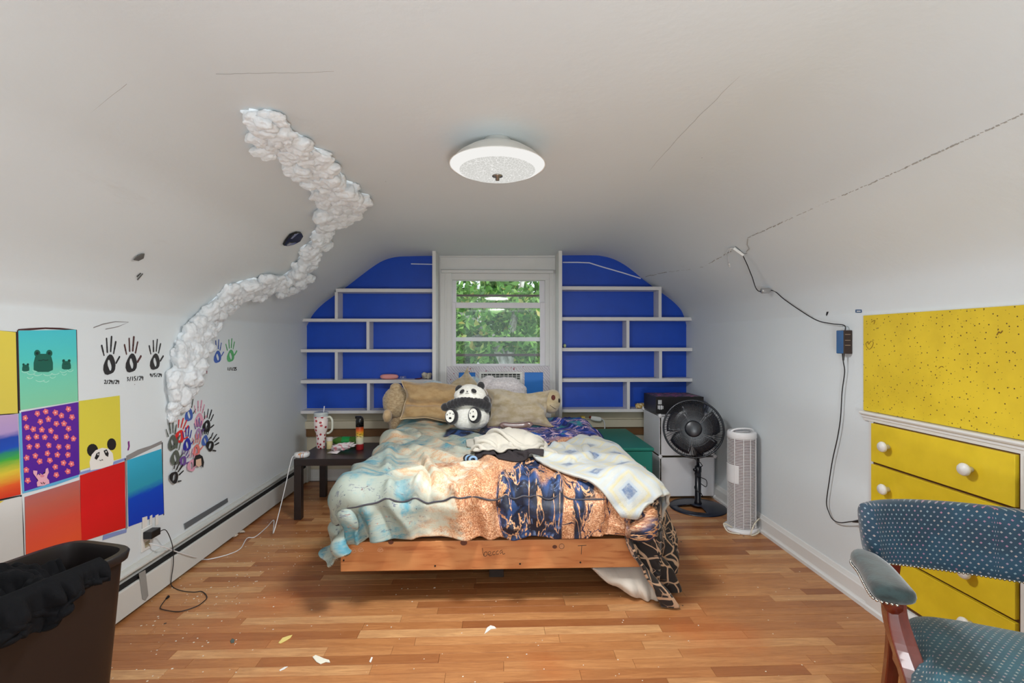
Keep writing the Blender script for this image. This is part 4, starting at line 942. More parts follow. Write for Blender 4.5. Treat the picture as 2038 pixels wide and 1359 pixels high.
class HF:
    """height field read off finished meshes"""
    def __init__(s, x0, x1, y0, y1, h=.012, base=-1): s.x0, s.y0, s.h = x0, y0, h; s.Z = np.full((int((x1 - x0) / h) + 2, int((y1 - y0) / h) + 2), float(base))
    def add(s, G, up=3):
        G = upsample(G, up); i = ((G[..., 0] - s.x0) / s.h).astype(int).ravel(); j = ((G[..., 1] - s.y0) / s.h).astype(int).ravel(); z = G[..., 2].ravel()
        for di in (0, 1):
            for dj in (0, 1):
                a, b = i + di, j + dj; m = (a >= 0) & (b >= 0) & (a < s.Z.shape[0]) & (b < s.Z.shape[1]); np.maximum.at(s.Z, (a[m], b[m]), z[m])
    def ell(s, c, r):
        X, Y = np.meshgrid(s.x0 + s.h * np.arange(s.Z.shape[0]), s.y0 + s.h * np.arange(s.Z.shape[1]), indexing='ij'); q = 1 - ((X - c[0]) / r[0]) ** 2 - ((Y - c[1]) / r[1]) ** 2
        s.Z = np.maximum(s.Z, np.where(q > 0, c[2] + r[2] * np.sqrt(np.maximum(q, 0)), -1))
    def at(s, x, y):
        u = np.clip((x - s.x0) / s.h, 0, s.Z.shape[0] - 1.001); v = np.clip((y - s.y0) / s.h, 0, s.Z.shape[1] - 1.001); i, j = u.astype(int), v.astype(int); a, b = u - i, v - j
        return (s.Z[i, j] * (1 - a) + s.Z[i + 1, j] * a) * (1 - b) + (s.Z[i, j + 1] * (1 - a) + s.Z[i + 1, j + 1] * a) * b
    def push(s, P, prev, off, depth=.09, mu=.5):
        z = s.at(P[..., 0], P[..., 1]) + off; m = (P[..., 2] < z) & (P[..., 2] > z - depth); P[..., 2][m] = z[m]; t = P[m] - prev[m]; P[m] -= t * np.array([mu, mu, 0]) * .4
def upsample(G, k=2):
    """smooth (cubic) refinement of a grid"""
    def up1(A):
        n = A.shape[0]; t = np.linspace(0, n - 1, (n - 1) * k + 1); i = np.minimum(t.astype(int), n - 2); f = (t - i)[:, None, None]
        g = lambda j: A[np.clip(j, 0, n - 1)]
        p0, p1, p2, p3 = g(i - 1), g(i), g(i + 1), g(i + 2)
        return .5 * (2 * p1 + (p2 - p0) * f + (2 * p0 - 5 * p1 + 4 * p2 - p3) * f * f + (3 * p1 - p0 - 3 * p2 + p3) * f ** 3)
    return up1(up1(G).swapaxes(0, 1)).swapaxes(0, 1)
def gnormals(G):
    du = np.gradient(G, axis=0); dv = np.gradient(G, axis=1); n = np.cross(du, dv); n /= np.linalg.norm(n, axis=-1, keepdims=True) + 1e-12
    return n
def fbm(X, Y, scale, seed=0, oct=3):
    out = np.zeros_like(X); a = 1; r = np.random.default_rng(seed); N = 64
    for o in range(oct):
        T = r.random((N, N)); u = X * scale + o * 13.7 + 1000; v = Y * scale + o * 7.1 + 1000; i, j = np.floor(u).astype(int), np.floor(v).astype(int); fu, fv = u - i, v - j
        fu = fu * fu * (3 - 2 * fu); fv = fv * fv * (3 - 2 * fv); g = lambda a_, b_: T[a_ % N, b_ % N]
        out += a * ((g(i, j) * (1 - fu) + g(i + 1, j) * fu) * (1 - fv) + (g(i, j + 1) * (1 - fu) + g(i + 1, j + 1) * fu) * fv - .5); a *= .5; scale *= 2
    return out
def cloth_obj(name, G, mat, UV, parent=None, thick=.006, **kw):
    nu, nv, _ = G.shape
    o = mk(name, [tuple(p) for p in G.reshape(-1, 3)], grid_faces(nu, nv), mat, parent, smooth=True, uv=UV.reshape(-1, 2), recalc=False, **kw)
    if thick:
        s_ = o.modifiers.new('solid', 'SOLIDIFY'); s_.thickness = thick; s_.offset = 0
    return o

# ================================================================ BED
BX0, BX1, BY0, BY1 = -.762, .760, 2.36, 4.40; BZ0, BZ1 = .168, .312
t = NT('pine_board'); co = t.coord('Object', (1.0, 9, 9)); n_ = t.noise(co, 2.2, 4, .55, 2.2); ww = t.n('ShaderNodeTexWave'); t.lk(t.coord('Object', (.55, 1, 6)), ww.inputs[0]); ww.inputs['Scale'].default_value = 2.2; ww.inputs['Distortion'].default_value = 9; ww.inputs['Detail'].default_value = 3; ww.inputs['Detail Scale'].default_value = .8
c = t.mix(ww.outputs['Fac'], rgb(203, 138, 84), rgb(192, 122, 70)); c = t.mix(t.smooth(n_, .5, .75), c, rgb(170, 98, 52))
t.bump(n_, .1, .002); M_pine = t.done(c, .5)
bed = thing('platform_bed', (0, 3.38, 0), 'low platform bed frame of orange pine boards on a recessed base', 'bed')
fb = bx('front_board', BX0, BX1, BY0, BY0 + .038, BZ0, BZ1, M_pine, bed, .003)
bx('side_rail', BX0, BX0 + .038, BY0 + .038, BY1, BZ0, BZ1, M_pine, bed, .003); bx('side_rail', BX1 - .038, BX1, BY0 + .038, BY1, BZ0, BZ1, M_pine, bed, .003)
for k in range(9): bx('slat', BX0 + .04, BX1 - .04, 2.5 + k * .21, 2.58 + k * .21, BZ1 - .03, BZ1 - .005, M_pine, bed, 0)
bx('base_beam', -.34, .32, BY0 + .10, BY0 + .138, .130, BZ0 - .001, plain('pale_pine', rgb(176, 136, 92), .6), bed)
for x in (-.30, .28): bx('base_post', x - .04, x + .04, 3.5, 3.58, 0, BZ0, M_pine, bed)
bx('base_post', -.04, .04, 2.62, 2.7, 0, BZ0, plain('dark_post', rgb(50, 36, 28), .7), bed)
fy = BY0 - .0005
def fpt(px, py): return at(px, py, fy)
M_hole = plain('screw_hole', rgb(28, 18, 14), .8); M_knot = plain('wood_knot', rgb(96, 52, 32), .6); M_inkb = plain('marker_ink', rgb(28, 26, 30), .5); M_chalk = plain('chalk_mark', rgb(220, 180, 150), .8)
def disc(name, px, py, r, mat, parent, d=.0012, rx=1):
    c_ = fpt(px, py); m_ = MB(); P = [c_ + Vector((r * rx * math.cos(a), 0, r * math.sin(a))) for a in np.linspace(0, 2 * PI, 15)[:-1]]; m_.prism(P, (0, -d, 0)); return m_.build(name, mat, parent)
for x, y in [(684, 1115), (866, 1126), (1035, 1122), (1155, 1119)]: disc('screw_head', x, y, .0045, M_hole, fb)
for x, y, r in [(778, 1079, .010), (923, 1080, .013), (1104, 1088, .009)]: disc('wood_knot', x, y, r, M_knot, fb, rx=1.3)
def inkline(name, strokes_, mat, w=.0016):
    m_ = MB()
    for L in strokes_:
        P = [fpt(x, y) for x, y in L]; P = smooth_path(P, 3) if len(P) > 2 else P; m_.tube(P, w, 5)
    return m_.build(name, mat, fb)
inkline('handwriting', [[(960, 1090), (961, 1098), (963, 1106), (964, 1100), (968, 1098), (970, 1103), (966, 1107), (963, 1106)], [(971, 1104), (977, 1101), (975, 1097), (972, 1100), (974, 1106), (979, 1104)], [(985, 1097), (981, 1099), (981, 1104), (986, 1103)], [(992, 1096), (988, 1098), (988, 1103), (993, 1102)], [(1000, 1094), (995, 1097), (996, 1102), (1000, 1097), (1001, 1103), (1005, 1101)]], M_inkb, .0011)['label'] = 'lowercase word becca handwritten in black marker'
inkline('handwriting', [[(1150, 1086), (1167, 1085)], [(1158, 1086), (1157, 1103)]], M_inkb, .0013)['label'] = 'black marker letter T'
for x, y, mt in [(688, 1102, M_inkb), (1118, 1087, M_inkb)]:
    inkline('scribble', [[(x + 5 * math.cos(a), y + 5 * math.sin(a)) for a in np.linspace(0, 6.6, 12)]], mt, .0009); inkline('scribble', [[(x - 4, y - 2), (x + 4, y - 3)], [(x - 4, y + 1), (x + 4, y)], [(x - 3, y + 3), (x + 3, y + 3)]], M_chalk, .0008)
for x, y in [(718, 1094), (757, 1094), (703, 1096)]: inkline('scribble', [[(x + 5 * math.cos(a) * (1 + .2 * math.sin(3 * a)), y + 4 * math.sin(a)) for a in np.linspace(0, 6.6, 12)], [(x - 3, y), (x + 3, y - 1), (x - 3, y + 2)]], M_chalk, .0008)
t = NT('mattress_fabric'); M_matt = t.done(t.mix(t.noise(t.coord('Object', (1, 1, 40)), 8, 2), rgb(90, 56, 36), rgb(60, 36, 26)), .9)
MT = .545
mt_ = MB().box(BX0 + .01, BX1 - .012, BY0 + .012, BY1 - .01, BZ1 + .001, MT - .02).build('mattress', M_matt, bevel=.035, bseg=4); tag(mt_, 'mattress with dark brown border showing above the pine board', 'mattress')

# ---------------------------------------------------------------- comforter
mc = (0, (BY0 + BY1) / 2, (BZ1 + MT) / 2); mh = (.755, (BY1 - BY0) / 2, (MT - BZ1) / 2)
def col_comf(P, prev):
    rbox(P, prev, mc, mh, .07, .012, .6); ground(P, prev)
    # held up a little toward the head by pillows and bunched bedding
    return
ru = .0215; nu, nv = 92, 91
X0c, Yc = -1.04, 2.165
u_ = X0c + ru * np.arange(nu)[:, None] * np.ones((1, nv)); v_ = Yc + ru * np.arange(nv)[None, :] * np.ones((nu, 1))
w1 = fbm(u_, v_, 2.2, 1) ; w2 = fbm(u_, v_, 4.5, 2)
G0 = np.stack([u_ * .965 - .0, 4.10 - (4.10 - v_) * .975, MT + .10 + .10 * w1 + .05 * w2 + .035 * np.sin(v_ * 9 + u_ * 14 * (u_ < 0))], -1)
Gc = solve_cloth(G0, ru, ru, col_comf, steps=95, iters=12, g=.0012, bend=.22, shear=.3)
# puffy filling: quilt thickness, and folds raised toward the head end on the left
Gf = upsample(Gc, 3); UVc = upsample(np.stack([u_, v_, u_ * 0], -1), 3)[..., :2]; U, V_ = UVc[..., 0], UVc[..., 1]
N_ = gnormals(Gf); N_ *= np.where(N_[..., 2:3].mean() < 0, -1, 1)
def seg_d(px, py, ax, ay, bx_, by_):
    t_ = np.clip(((px - ax) * (bx_ - ax) + (py - ay) * (by_ - ay)) / ((bx_ - ax) ** 2 + (by_ - ay) ** 2), 0, 1); return np.hypot(px - ax - t_ * (bx_ - ax), py - ay - t_ * (by_ - ay))
SX0, SX1, SYf = -.84, .93, 2.335      # seam rectangle in the cloth's own coordinates
qx = np.maximum(SX0 + .08 - U, U - (SX1 - .08)); qy = (SYf + .08) - V_
sd = np.hypot(np.maximum(qx, 0), np.maximum(qy, 0)) + np.minimum(np.maximum(qx, qy), 0) - .08      # <0 inside the seam
puff = .034 * (1 - np.exp(-np.abs(sd) / .03)) * np.where(sd < 0, 1, .35) + .002
rid = 1 - np.abs(fbm(U * 1.0 + V_ * .55, V_ * 1.0 - U * .2, 3.2, 9, 2)) * 3.2
rid = np.clip(rid, 0, 1) ** 3
wr_ = .030 * rid + .016 * fbm(U, V_, 6, 5, 3) + .006 * fbm(U, V_, 18, 6, 2)
gath = np.clip(sd / .03, 0, 1) * (.026 * np.sin(U * 30 + 3.5 * np.sin(U * 9) + V_ * 10) + .035 * fbm(U, V_ * .35, 9, 44, 2)) + np.exp(-((sd + .07) / .05) ** 2) * .014 * np.sin(U * 27 + 2.5 * np.sin(U * 7))      # gathers hanging off the seam
def fold(px1, py1, px2, py2, amp, w_):
    a, b = on_z(px1, py1, .62), on_z(px2, py2, .62); d = seg_d(Gf[..., 0], Gf[..., 1], a.x, a.y, b.x, b.y); return amp * np.exp(-(d / w_) ** 2) * (Gf[..., 2] > .5)
FOLDS = [(775, 892, 772, 925, .035, .03), (760, 905, 700, 925, .02, .05), (820, 893, 893, 912, -.02, .012), (822, 888, 900, 906, .022, .03), (838, 916, 858, 946, -.02, .012), (846, 912, 868, 944, .03, .025),
         (735, 980, 778, 950, .03, .02), (790, 978, 846, 940, .03, .018), (812, 980, 862, 946, -.018, .012), (868, 978, 905, 950, .03, .018), (960, 906, 1010, 936, .028, .03), (985, 930, 1030, 975, .03, .022), (1035, 930, 1050, 975, .03, .025),
         (1065, 935, 1075, 985, .035, .022), (1110, 940, 1125, 975, .035, .022), (700, 940, 690, 975, .02, .02), (900, 870, 960, 885, .02, .03), (730, 850, 790, 870, .03, .03), (710, 875, 760, 868, .022, .025), (930, 950, 1000, 962, .02, .03), (845, 868, 800, 880, -.015, .02), (770, 850, 830, 842, .02, .02)]
for f_ in FOLDS: Gf[..., 2] += fold(*f_)
lift = np.clip((V_ - 2.7) / 1.3, 0, 1) * .055 * np.clip(.5 - U, 0, 1)
Gf = Gf + N_ * (puff + wr_ + gath)[..., None]; Gf[..., 2] += lift
zz = Gf[..., 2]; low = (Gf[..., 0] < -.3) & (zz < .30); Gf[..., 2][low] = .30 + (zz[low] - .30) * .42
low = (Gf[..., 0] > .45) & (Gf[..., 2] < .36); Gf[..., 2][low] = .36 + (Gf[..., 2][low] - .36) * .4
# rumple of blue cloth at the head end, right
rum = np.exp(-(((U - .68) / .3) ** 2 + ((V_ - 3.88) / .16) ** 2)); Gf[..., 2] += rum * (.045 + .03 * np.abs(fbm(U * .5, V_, 14, 12, 2)))
hf = HF(-1.4, 1.5, 1.9, 4.5, .012); hf.add(Gf, 1)
def marble():
    t = NT('marble_print'); t.tc = t.n('ShaderNodeTexCoord'); uv = t.coord('UV'); s = t.sep(uv)
    wv = t.n('ShaderNodeTexNoise'); t.lk(uv, wv.inputs['Vector']); wv.inputs['Scale'].default_value = 2.0; wv.inputs['Detail'].default_value = 4; wv.inputs['Distortion'].default_value = .6
    wx_ = t.math('SUBTRACT', wv.outputs['Fac'], .5)
    q = t.math('ADD', t.math('MULTIPLY_ADD', wx_, .85, s[0]), t.math('MULTIPLY', t.math('SUBTRACT', s[1], 2.3), .10))
    # stretched veins run from the upper right to the lower left
    def vein(rot, sc, scale, lo, hi, dist=1.5, det=5):
        n = t.noise(t.coord('UV', sc, (0, 0, rot)), scale, det, .6, dist); a = t.math('ABSOLUTE', t.math('SUBTRACT', n, .5)); return t.math('SUBTRACT', 1, t.smooth(a, lo, hi)), n
    nfine = t.noise(uv, 60, 4, .7); nmid = t.noise(uv, 7, 5, .65)
    cream = t.mix(nmid, rgb(146, 158, 148), rgb(174, 178, 164))
    v1, n1 = vein(-.6, (1, 2.6, 1), 2.2, .010, .11)
    patch = t.math('MULTIPLY', v1, t.smooth(nmid, .42, .6))
    cream = t.mix(t.math('MULTIPLY', patch, .9), cream, t.mix(t.noise(uv, 16, 4), rgb(36, 118, 146), rgb(90, 160, 170)))
    v2, n2 = vein(-.45, (1, 3, 1), 2.6, .0, .022, 2)
    cream = t.mix(t.math('MULTIPLY', v2, t.math('MULTIPLY', t.smooth(nfine, .45, .6), .7)), cream, rgb(60, 60, 100))
    sp = t.math('GREATER_THAN', t.noise(t.coord('UV', (1, 1.6, 1), (0, 0, -.6)), 34, 4, .7, .6), .64)
    cream = t.mix(t.math('MULTIPLY', sp, .8), cream, t.ramp(t.noise(uv, 5, 2), [(.35, rgb(40, 110, 130)), (.5, rgb(60, 50, 80)), (.62, rgb(190, 120, 90))]))
    glit = t.voro(uv, 300, out='Color'); gl_ = t.sep(glit)[0]
    # copper
    cop = t.ramp(gl_, [(0, rgb(150, 96, 66)), (.35, rgb(190, 130, 92)), (.7, rgb(216, 162, 120)), (1, rgb(240, 204, 168))])
    cop = t.mix(t.smooth(t.noise(uv, 4.5, 5, .6), .52, .68), cop, t.mix(gl_, rgb(134, 82, 54), rgb(190, 124, 84)))
    # navy
    nav = t.mix(t.smooth(t.noise(uv, 11, 5, .6, .8), .45, .64), rgb(30, 33, 48), rgb(50, 76, 124)); nav = t.mix(t.smooth(t.noise(uv, 26, 4, .6, 1), .58, .7), nav, rgb(110, 134, 176)); nav = t.mix(t.smooth(t.noise(uv, 5, 4), .5, .7), nav, rgb(46, 48, 60))
    peach = t.mix(t.smooth(t.noise(t.coord('UV', (1, 2, 1), (0, 0, .3)), 9, 5, .7), .42, .62), rgb(204, 204, 184), t.mix(gl_, rgb(204, 156, 116), rgb(222, 194, 160)))
    left = t.smooth(t.math('MULTIPLY_ADD', t.noise(uv, 9, 5, .7), .35, q), -.34, -.10); c = t.mix(left, cream, peach)
    c = t.mix(t.smooth(t.math('MULTIPLY_ADD', t.noise(uv, 22, 5, .7), .5, q), .0, .12), c, cop)
    # toward the head the copper fades to peach and cream
    c = t.mix(t.math('MULTIPLY', t.smooth(s[1], 2.62, 3.1), t.math('LESS_THAN', q, .24)), c, t.mix(t.smooth(t.noise(uv, 3.4, 3), .45, .6), cream, peach))
    # dark bands with copper veins
    b1 = t.math('MULTIPLY', t.smooth(q, .07, .09), t.math('SUBTRACT', 1, t.smooth(q, .25, .27)))
    b2 = t.math('MULTIPLY', t.smooth(q, .36, .38), t.math('SUBTRACT', 1, t.smooth(q, .44, .46)))
    b3 = t.smooth(q, .62, .66)
    band = t.math('MAXIMUM', b1, t.math('MAXIMUM', b2, b3)); c = t.mix(band, c, nav)
    v3, n3 = vein(.2, (2.2, .8, 1), 4.2, .010, .022, 1.4, 5); onb = t.math('MULTIPLY', band, v3); c = t.mix(onb, c, t.mix(gl_, rgb(190, 128, 84), rgb(234, 192, 150)))
    v4, n4 = vein(-.1, (2.2, .8, 1), 3.6, .006, .014, 1.0, 3); offb = t.math('MULTIPLY', t.math('MULTIPLY', t.smooth(q, .2, .3), t.math('SUBTRACT', 1, band)), v4); c = t.mix(offb, c, rgb(40, 40, 66))
    # blue wash at the head end, right of the plush; dark patch beneath it
    blue = t.mix(t.smooth(t.noise(t.coord('UV', (1, 2.4, 1)), 5, 5, .6, 1.5), .4, .6), rgb(30, 38, 96), rgb(48, 74, 168)); v5, n5 = vein(.3, (1, 2.6, 1), 3.6, .012, .03, 2.2, 3)
    blue = t.mix(v5, blue, rgb(206, 176, 190)); blue = t.mix(t.smooth(t.noise(uv, 7, 4), .56, .66), blue, rgb(60, 140, 150))
    hz = t.math('MULTIPLY', t.smooth(t.math('MULTIPLY_ADD', wx_, .5, s[1]), 3.22, 3.34), t.smooth(t.math('MULTIPLY_ADD', wx_, .6, s[0]), -.04, .04)); c = t.mix(hz, c, blue)
    dp = t.math('MULTIPLY', t.math('MULTIPLY', t.smooth(s[1], 3.35, 3.38), t.math('SUBTRACT', 1, t.smooth(s[1], 3.50, 3.56))), t.math('MULTIPLY', t.smooth(t.math('MULTIPLY_ADD', wx_, .2, s[0]), -.36, -.33), t.math('SUBTRACT', 1, t.smooth(s[0], .1, .2)))); c = t.mix(dp, c, nav)
    t.bump(t.math('ADD', t.noise(uv, 46, 4, .6), t.math('MULTIPLY', t.noise(uv, 160, 2), .3)), .22, .006)
    return t.done(c, .55, spec=.35)
M_comf = marble()
cf = cloth_obj('comforter', Gf, M_comf, UVc, thick=.012)
tag(cf, 'rumpled marble-print comforter, cream and teal to copper and navy, over the bed', 'comforter')
# dark piping along the seam
def cloth_at(G, uu, vv, off=0.0, Nn=None):
    i = (uu - X0c) / ru * 3; j = (vv - Yc) / ru * 3; i0, j0 = int(np.clip(i, 0, G.shape[0] - 2)), int(np.clip(j, 0, G.shape[1] - 2)); a, b = i - i0, j - j0
    p = (G[i0, j0] * (1 - a) + G[i0 + 1, j0] * a) * (1 - b) + (G[i0, j0 + 1] * (1 - a) + G[i0 + 1, j0 + 1] * a) * b
    return Vector(p + Nn[i0, j0] * off)
pth = [(SX0, v) for v in np.arange(3.1, SYf + .08, -.012)] + [(SX0 + .08 - .08 * math.cos(a), SYf + .08 - .08 * math.sin(a)) for a in np.linspace(0, PI / 2, 10)] + [(u, SYf) for u in np.arange(SX0 + .09, .92, .012)]
_pp = [cloth_at(Gf, a, b, .007, N_) for a, b in pth]
for _ in range(4): _pp = [_pp[0]] + [(_pp[i - 1] + _pp[i] * 2 + _pp[i + 1]) / 4 for i in range(1, len(_pp) - 1)] + [_pp[-1]]
MB().tube(_pp, .0046, 6).build('seam_piping', plain('dark_piping', rgb(64, 62, 70), .6), cf, smooth=True)

# ---------------------------------------------------------------- white blanket with blue diamonds, slipping off the foot corner
nb1, nb2 = 66, 56
A_ = np.array([.56, 1.985]); B_ = np.array([.22, 2.92]); C_ = np.array([.66, 3.34]); D_ = np.array([1.13, 2.74])
s1 = np.linspace(0, 1, nb1)[:, None, None]; s2 = np.linspace(0, 1, nb2)[None, :, None]
XY = (A_ * (1 - s1) + B_ * s1) * (1 - s2) + (D_ * (1 - s1) + C_ * s1) * s2
L1 = (np.linalg.norm(B_ - A_) + np.linalg.norm(C_ - D_)) / 2 * 1.07; L2 = (np.linalg.norm(D_ - A_) + np.linalg.norm(C_ - B_)) / 2 * 1.07
r1, r2 = L1 / (nb1 - 1), L2 / (nb2 - 1)
Z_ = .74 + .05 * fbm(XY[..., 0], XY[..., 1], 4, 21) + 0 * XY[..., 0]
Gb0 = np.concatenate([XY, Z_[..., None]], -1)
oc = (0, (BY0 + BY1) / 2 - .0, .42); oh = (.83, (BY1 - BY0) / 2 + .065, .17)
def col_bl(P, prev):
    rbox(P, prev, oc, oh, .08, .014, .75); hf.push(P, prev, .016, .1, .75); ground(P, prev)
Gb = solve_cloth(Gb0, r1, r2, col_bl, steps=75, iters=12, g=.0012, bend=.35)
Gbf = upsample(Gb, 2); UVb = upsample(np.stack([np.broadcast_to(s1[..., 0] * L1, (nb1, nb2)), np.broadcast_to(s2[..., 0] * L2, (nb1, nb2)), np.zeros((nb1, nb2))], -1), 2)[..., :2]
Nb = gnormals(Gbf); Nb *= np.sign(Nb[..., 2].mean()); Gbf = Gbf + Nb * (.012 * fbm(UVb[..., 0], UVb[..., 1], 7, 31, 3) + .006)[..., None]
hf.add(Gbf, 2)
t = NT('diamond_blanket'); uv = t.coord('UV'); s = t.sep(uv)
a = t.math('DIVIDE', s[0], .215); b = t.math('DIVIDE', s[1], .215)
nz = t.math('MULTIPLY', t.math('SUBTRACT', t.noise(uv, 30, 3), .5), .05)
fa = t.math('ABSOLUTE', t.math('SUBTRACT', t.math('FRACT', t.math('ADD', a, nz)), .5)); fb_ = t.math('ABSOLUTE', t.math('SUBTRACT', t.math('FRACT', t.math('ADD', b, nz)), .5))
dd = t.math('MAXIMUM', fa, fb_); Wc = rgb(190, 191, 184)
c = t.ramp(t.math('MULTIPLY', dd, 2), [(0, rgb(98, 116, 146)), (.24, rgb(100, 118, 148)), (.28, rgb(166, 178, 190)), (.36, rgb(172, 182, 190)), (.42, Wc), (.56, Wc), (.62, rgb(200, 190, 150)), (.7, rgb(204, 196, 164)), (.75, Wc), (.84, rgb(182, 192, 200)), (.92, Wc)])
c = t.mix(t.smooth(t.noise(uv, 22, 6, .8), .38, .8), c, Wc); c = t.mix(t.math('MULTIPLY', t.smooth(t.noise(uv, 3, 3), .5, .7), .3), c, rgb(190, 182, 150)); t.bump(t.noise(uv, 180, 3, .7), .5, .006)
M_dia = t.done(c, .95, spec=.1, sheen=.3)
tag(cloth_obj('throw_blanket', Gbf, M_dia, UVb, thick=.014), 'plush white throw with blue-grey diamonds sliding off the foot corner', 'blanket')
# tan lining showing along the right edge
e = Gbf[:, -1]; 
# ---------------------------------------------------------------- black blanket with tan cell pattern, hanging to the floor
nc1, nc2 = 56, 50; W_, H_ = 1.0, .62
tt = np.linspace(0, 1, nc1)[:, None]; hh_ = np.linspace(0, 1, nc2)[None, :]
TA, TB, BA, BB = np.array([.70, 2.315, .50]), np.array([.90, 2.95, .52]), np.array([.825, 2.275, .012]), np.array([1.0, 2.70, .012])
_l = lambda a, b: a + (b - a) * tt[..., None]
Gk = _l(TA, TB) * (1 - hh_[..., None]) + _l(BA, BB) * hh_[..., None]
Gk[..., 0] -= .16 * np.sin(hh_ ** .8 * PI) * (1 - tt) ** 2
out_ = .035 * np.sin(hh_ * PI) + (.022 + .02 * hh_) * np.sin(tt * 22 + 1.2 * np.sin(hh_ * 4) + .6) + .012 * np.sin(tt * 47 + hh_ * 5); fz = .02 * fbm(tt + 0 * hh_, hh_ + 0 * tt, 6, 77)
Gk[..., 0] += out_ * .9 + fz; Gk[..., 1] -= out_ * .55; Gk[..., 2] += .10 * hh_ * np.clip(tt - .25, 0, 1) * (1 + .3 * np.sin(tt * 22)); Gk[..., 2] = np.maximum(Gk[..., 2], .006)
Gk[..., 1] = np.where(Gk[..., 0] < .80, np.minimum(Gk[..., 1], 2.325 - .02 * np.sin(tt * 30)), Gk[..., 1]); Gk[..., 0] = np.where(Gk[..., 1] > 2.34, np.maximum(Gk[..., 0], .80), Gk[..., 0])
UVk = upsample(np.stack([tt * W_ + 0 * hh_, hh_ * H_ + 0 * tt, 0 * tt * hh_], -1), 2)[..., :2]
t = NT('cell_print'); uv = t.coord('UV', (1, .72, 1)); nzv = t.n('ShaderNodeTexNoise'); t.lk(uv, nzv.inputs[0]); nzv.inputs['Scale'].default_value = 9
ad = t.n('ShaderNodeMix', data_type='RGBA'); ad.inputs[0].default_value = .035; t.lk(uv, ad.inputs[6]); t.lk(nzv.outputs['Color'], ad.inputs[7])
ed = t.voro(ad.outputs[2], 15, 'DISTANCE_TO_EDGE', rand=.9); ed2 = t.voro(ad.outputs[2], 31, 'DISTANCE_TO_EDGE', rand=1); gate = t.smooth(t.noise(uv, 7, 2), .5, .56)
ln = t.math('SUBTRACT', 1, t.smooth(ed, .04, .06)); ln2 = t.math('MULTIPLY', t.math('SUBTRACT', 1, t.smooth(ed2, .03, .05)), gate)
M_cell = t.done(t.mix(t.math('MAXIMUM', ln, ln2), rgb(24, 18, 18), rgb(190, 156, 126)), .7, sheen=.2)
tag(cloth_obj('patterned_blanket', upsample(Gk, 2), M_cell, UVk, thick=.012), 'black blanket with tan cell pattern hanging to the floor at the right', 'blanket')
# white sheet sagging under the foot corner
nd1, nd2 = 60, 26
topx = np.linspace(0, 1, nd1)[:, None]; dwn = np.linspace(0, 1, nd2)[None, :]
tp = np.array([list(at(1178 + 118 * f, 1127, 2.44)) for f in np.linspace(0, 1, nd1)])[:, None, :]
bp_ = smooth_path([at(1180, 1132, 2.42), at(1212, 1158, 2.40), at(1245, 1176, 2.38), at(1275, 1192, 2.37), at(1290, 1197, 2.36), at(1304, 1198, 2.36), at(1314, 1192, 2.37)], 12); bp_ = np.array([list(bp_[int(round(f * (len(bp_) - 1)))]) for f in np.linspace(0, 1, nd1)])[:, None, :]
Gs = tp * (1 - dwn[..., None]) + bp_ * dwn[..., None]; Gs[..., 1] -= .045 * np.sin(dwn * PI) * np.clip(topx * 3, 0, 1) + .012 * np.sin(topx * 26 + dwn * 4) * dwn; Gs[..., 2] = np.maximum(Gs[..., 2], .008)
under = Gs[:, -1:, :] + np.array([0, .12, 0]) * np.linspace(.2, 1, 5)[None, :, None]; under[..., 2] = np.maximum(under[..., 2] - .01, .008); Gs = np.concatenate([Gs, under], 1)
M_sheet = plain('off_white_sheet', rgb(206, 196, 182), .85, bump=.2, bscale=120)
tag(cloth_obj('bed_sheet', upsample(Gs, 2), M_sheet, upsample(Gs, 2)[..., :2], thick=.008), 'off-white sheet slumped on the floor under the foot corner', 'sheet')
# bit of bedding poking out left, on the floor side
m = MB(); q_ = at(626, 995, 3.15); m.blob((-.90, 3.12, .24), (.07, .12, .055), .3, 2, 3, 3); m.blob((-.97, 3.08, .215), (.03, .04, .03), .3, 2, 6, 3)
tag(m.build('pillow_corner', plain('pinkish_cloth', rgb(204, 184, 160), .9), smooth=True), 'beige cushion corner bulging out low on the left side', 'cushion')
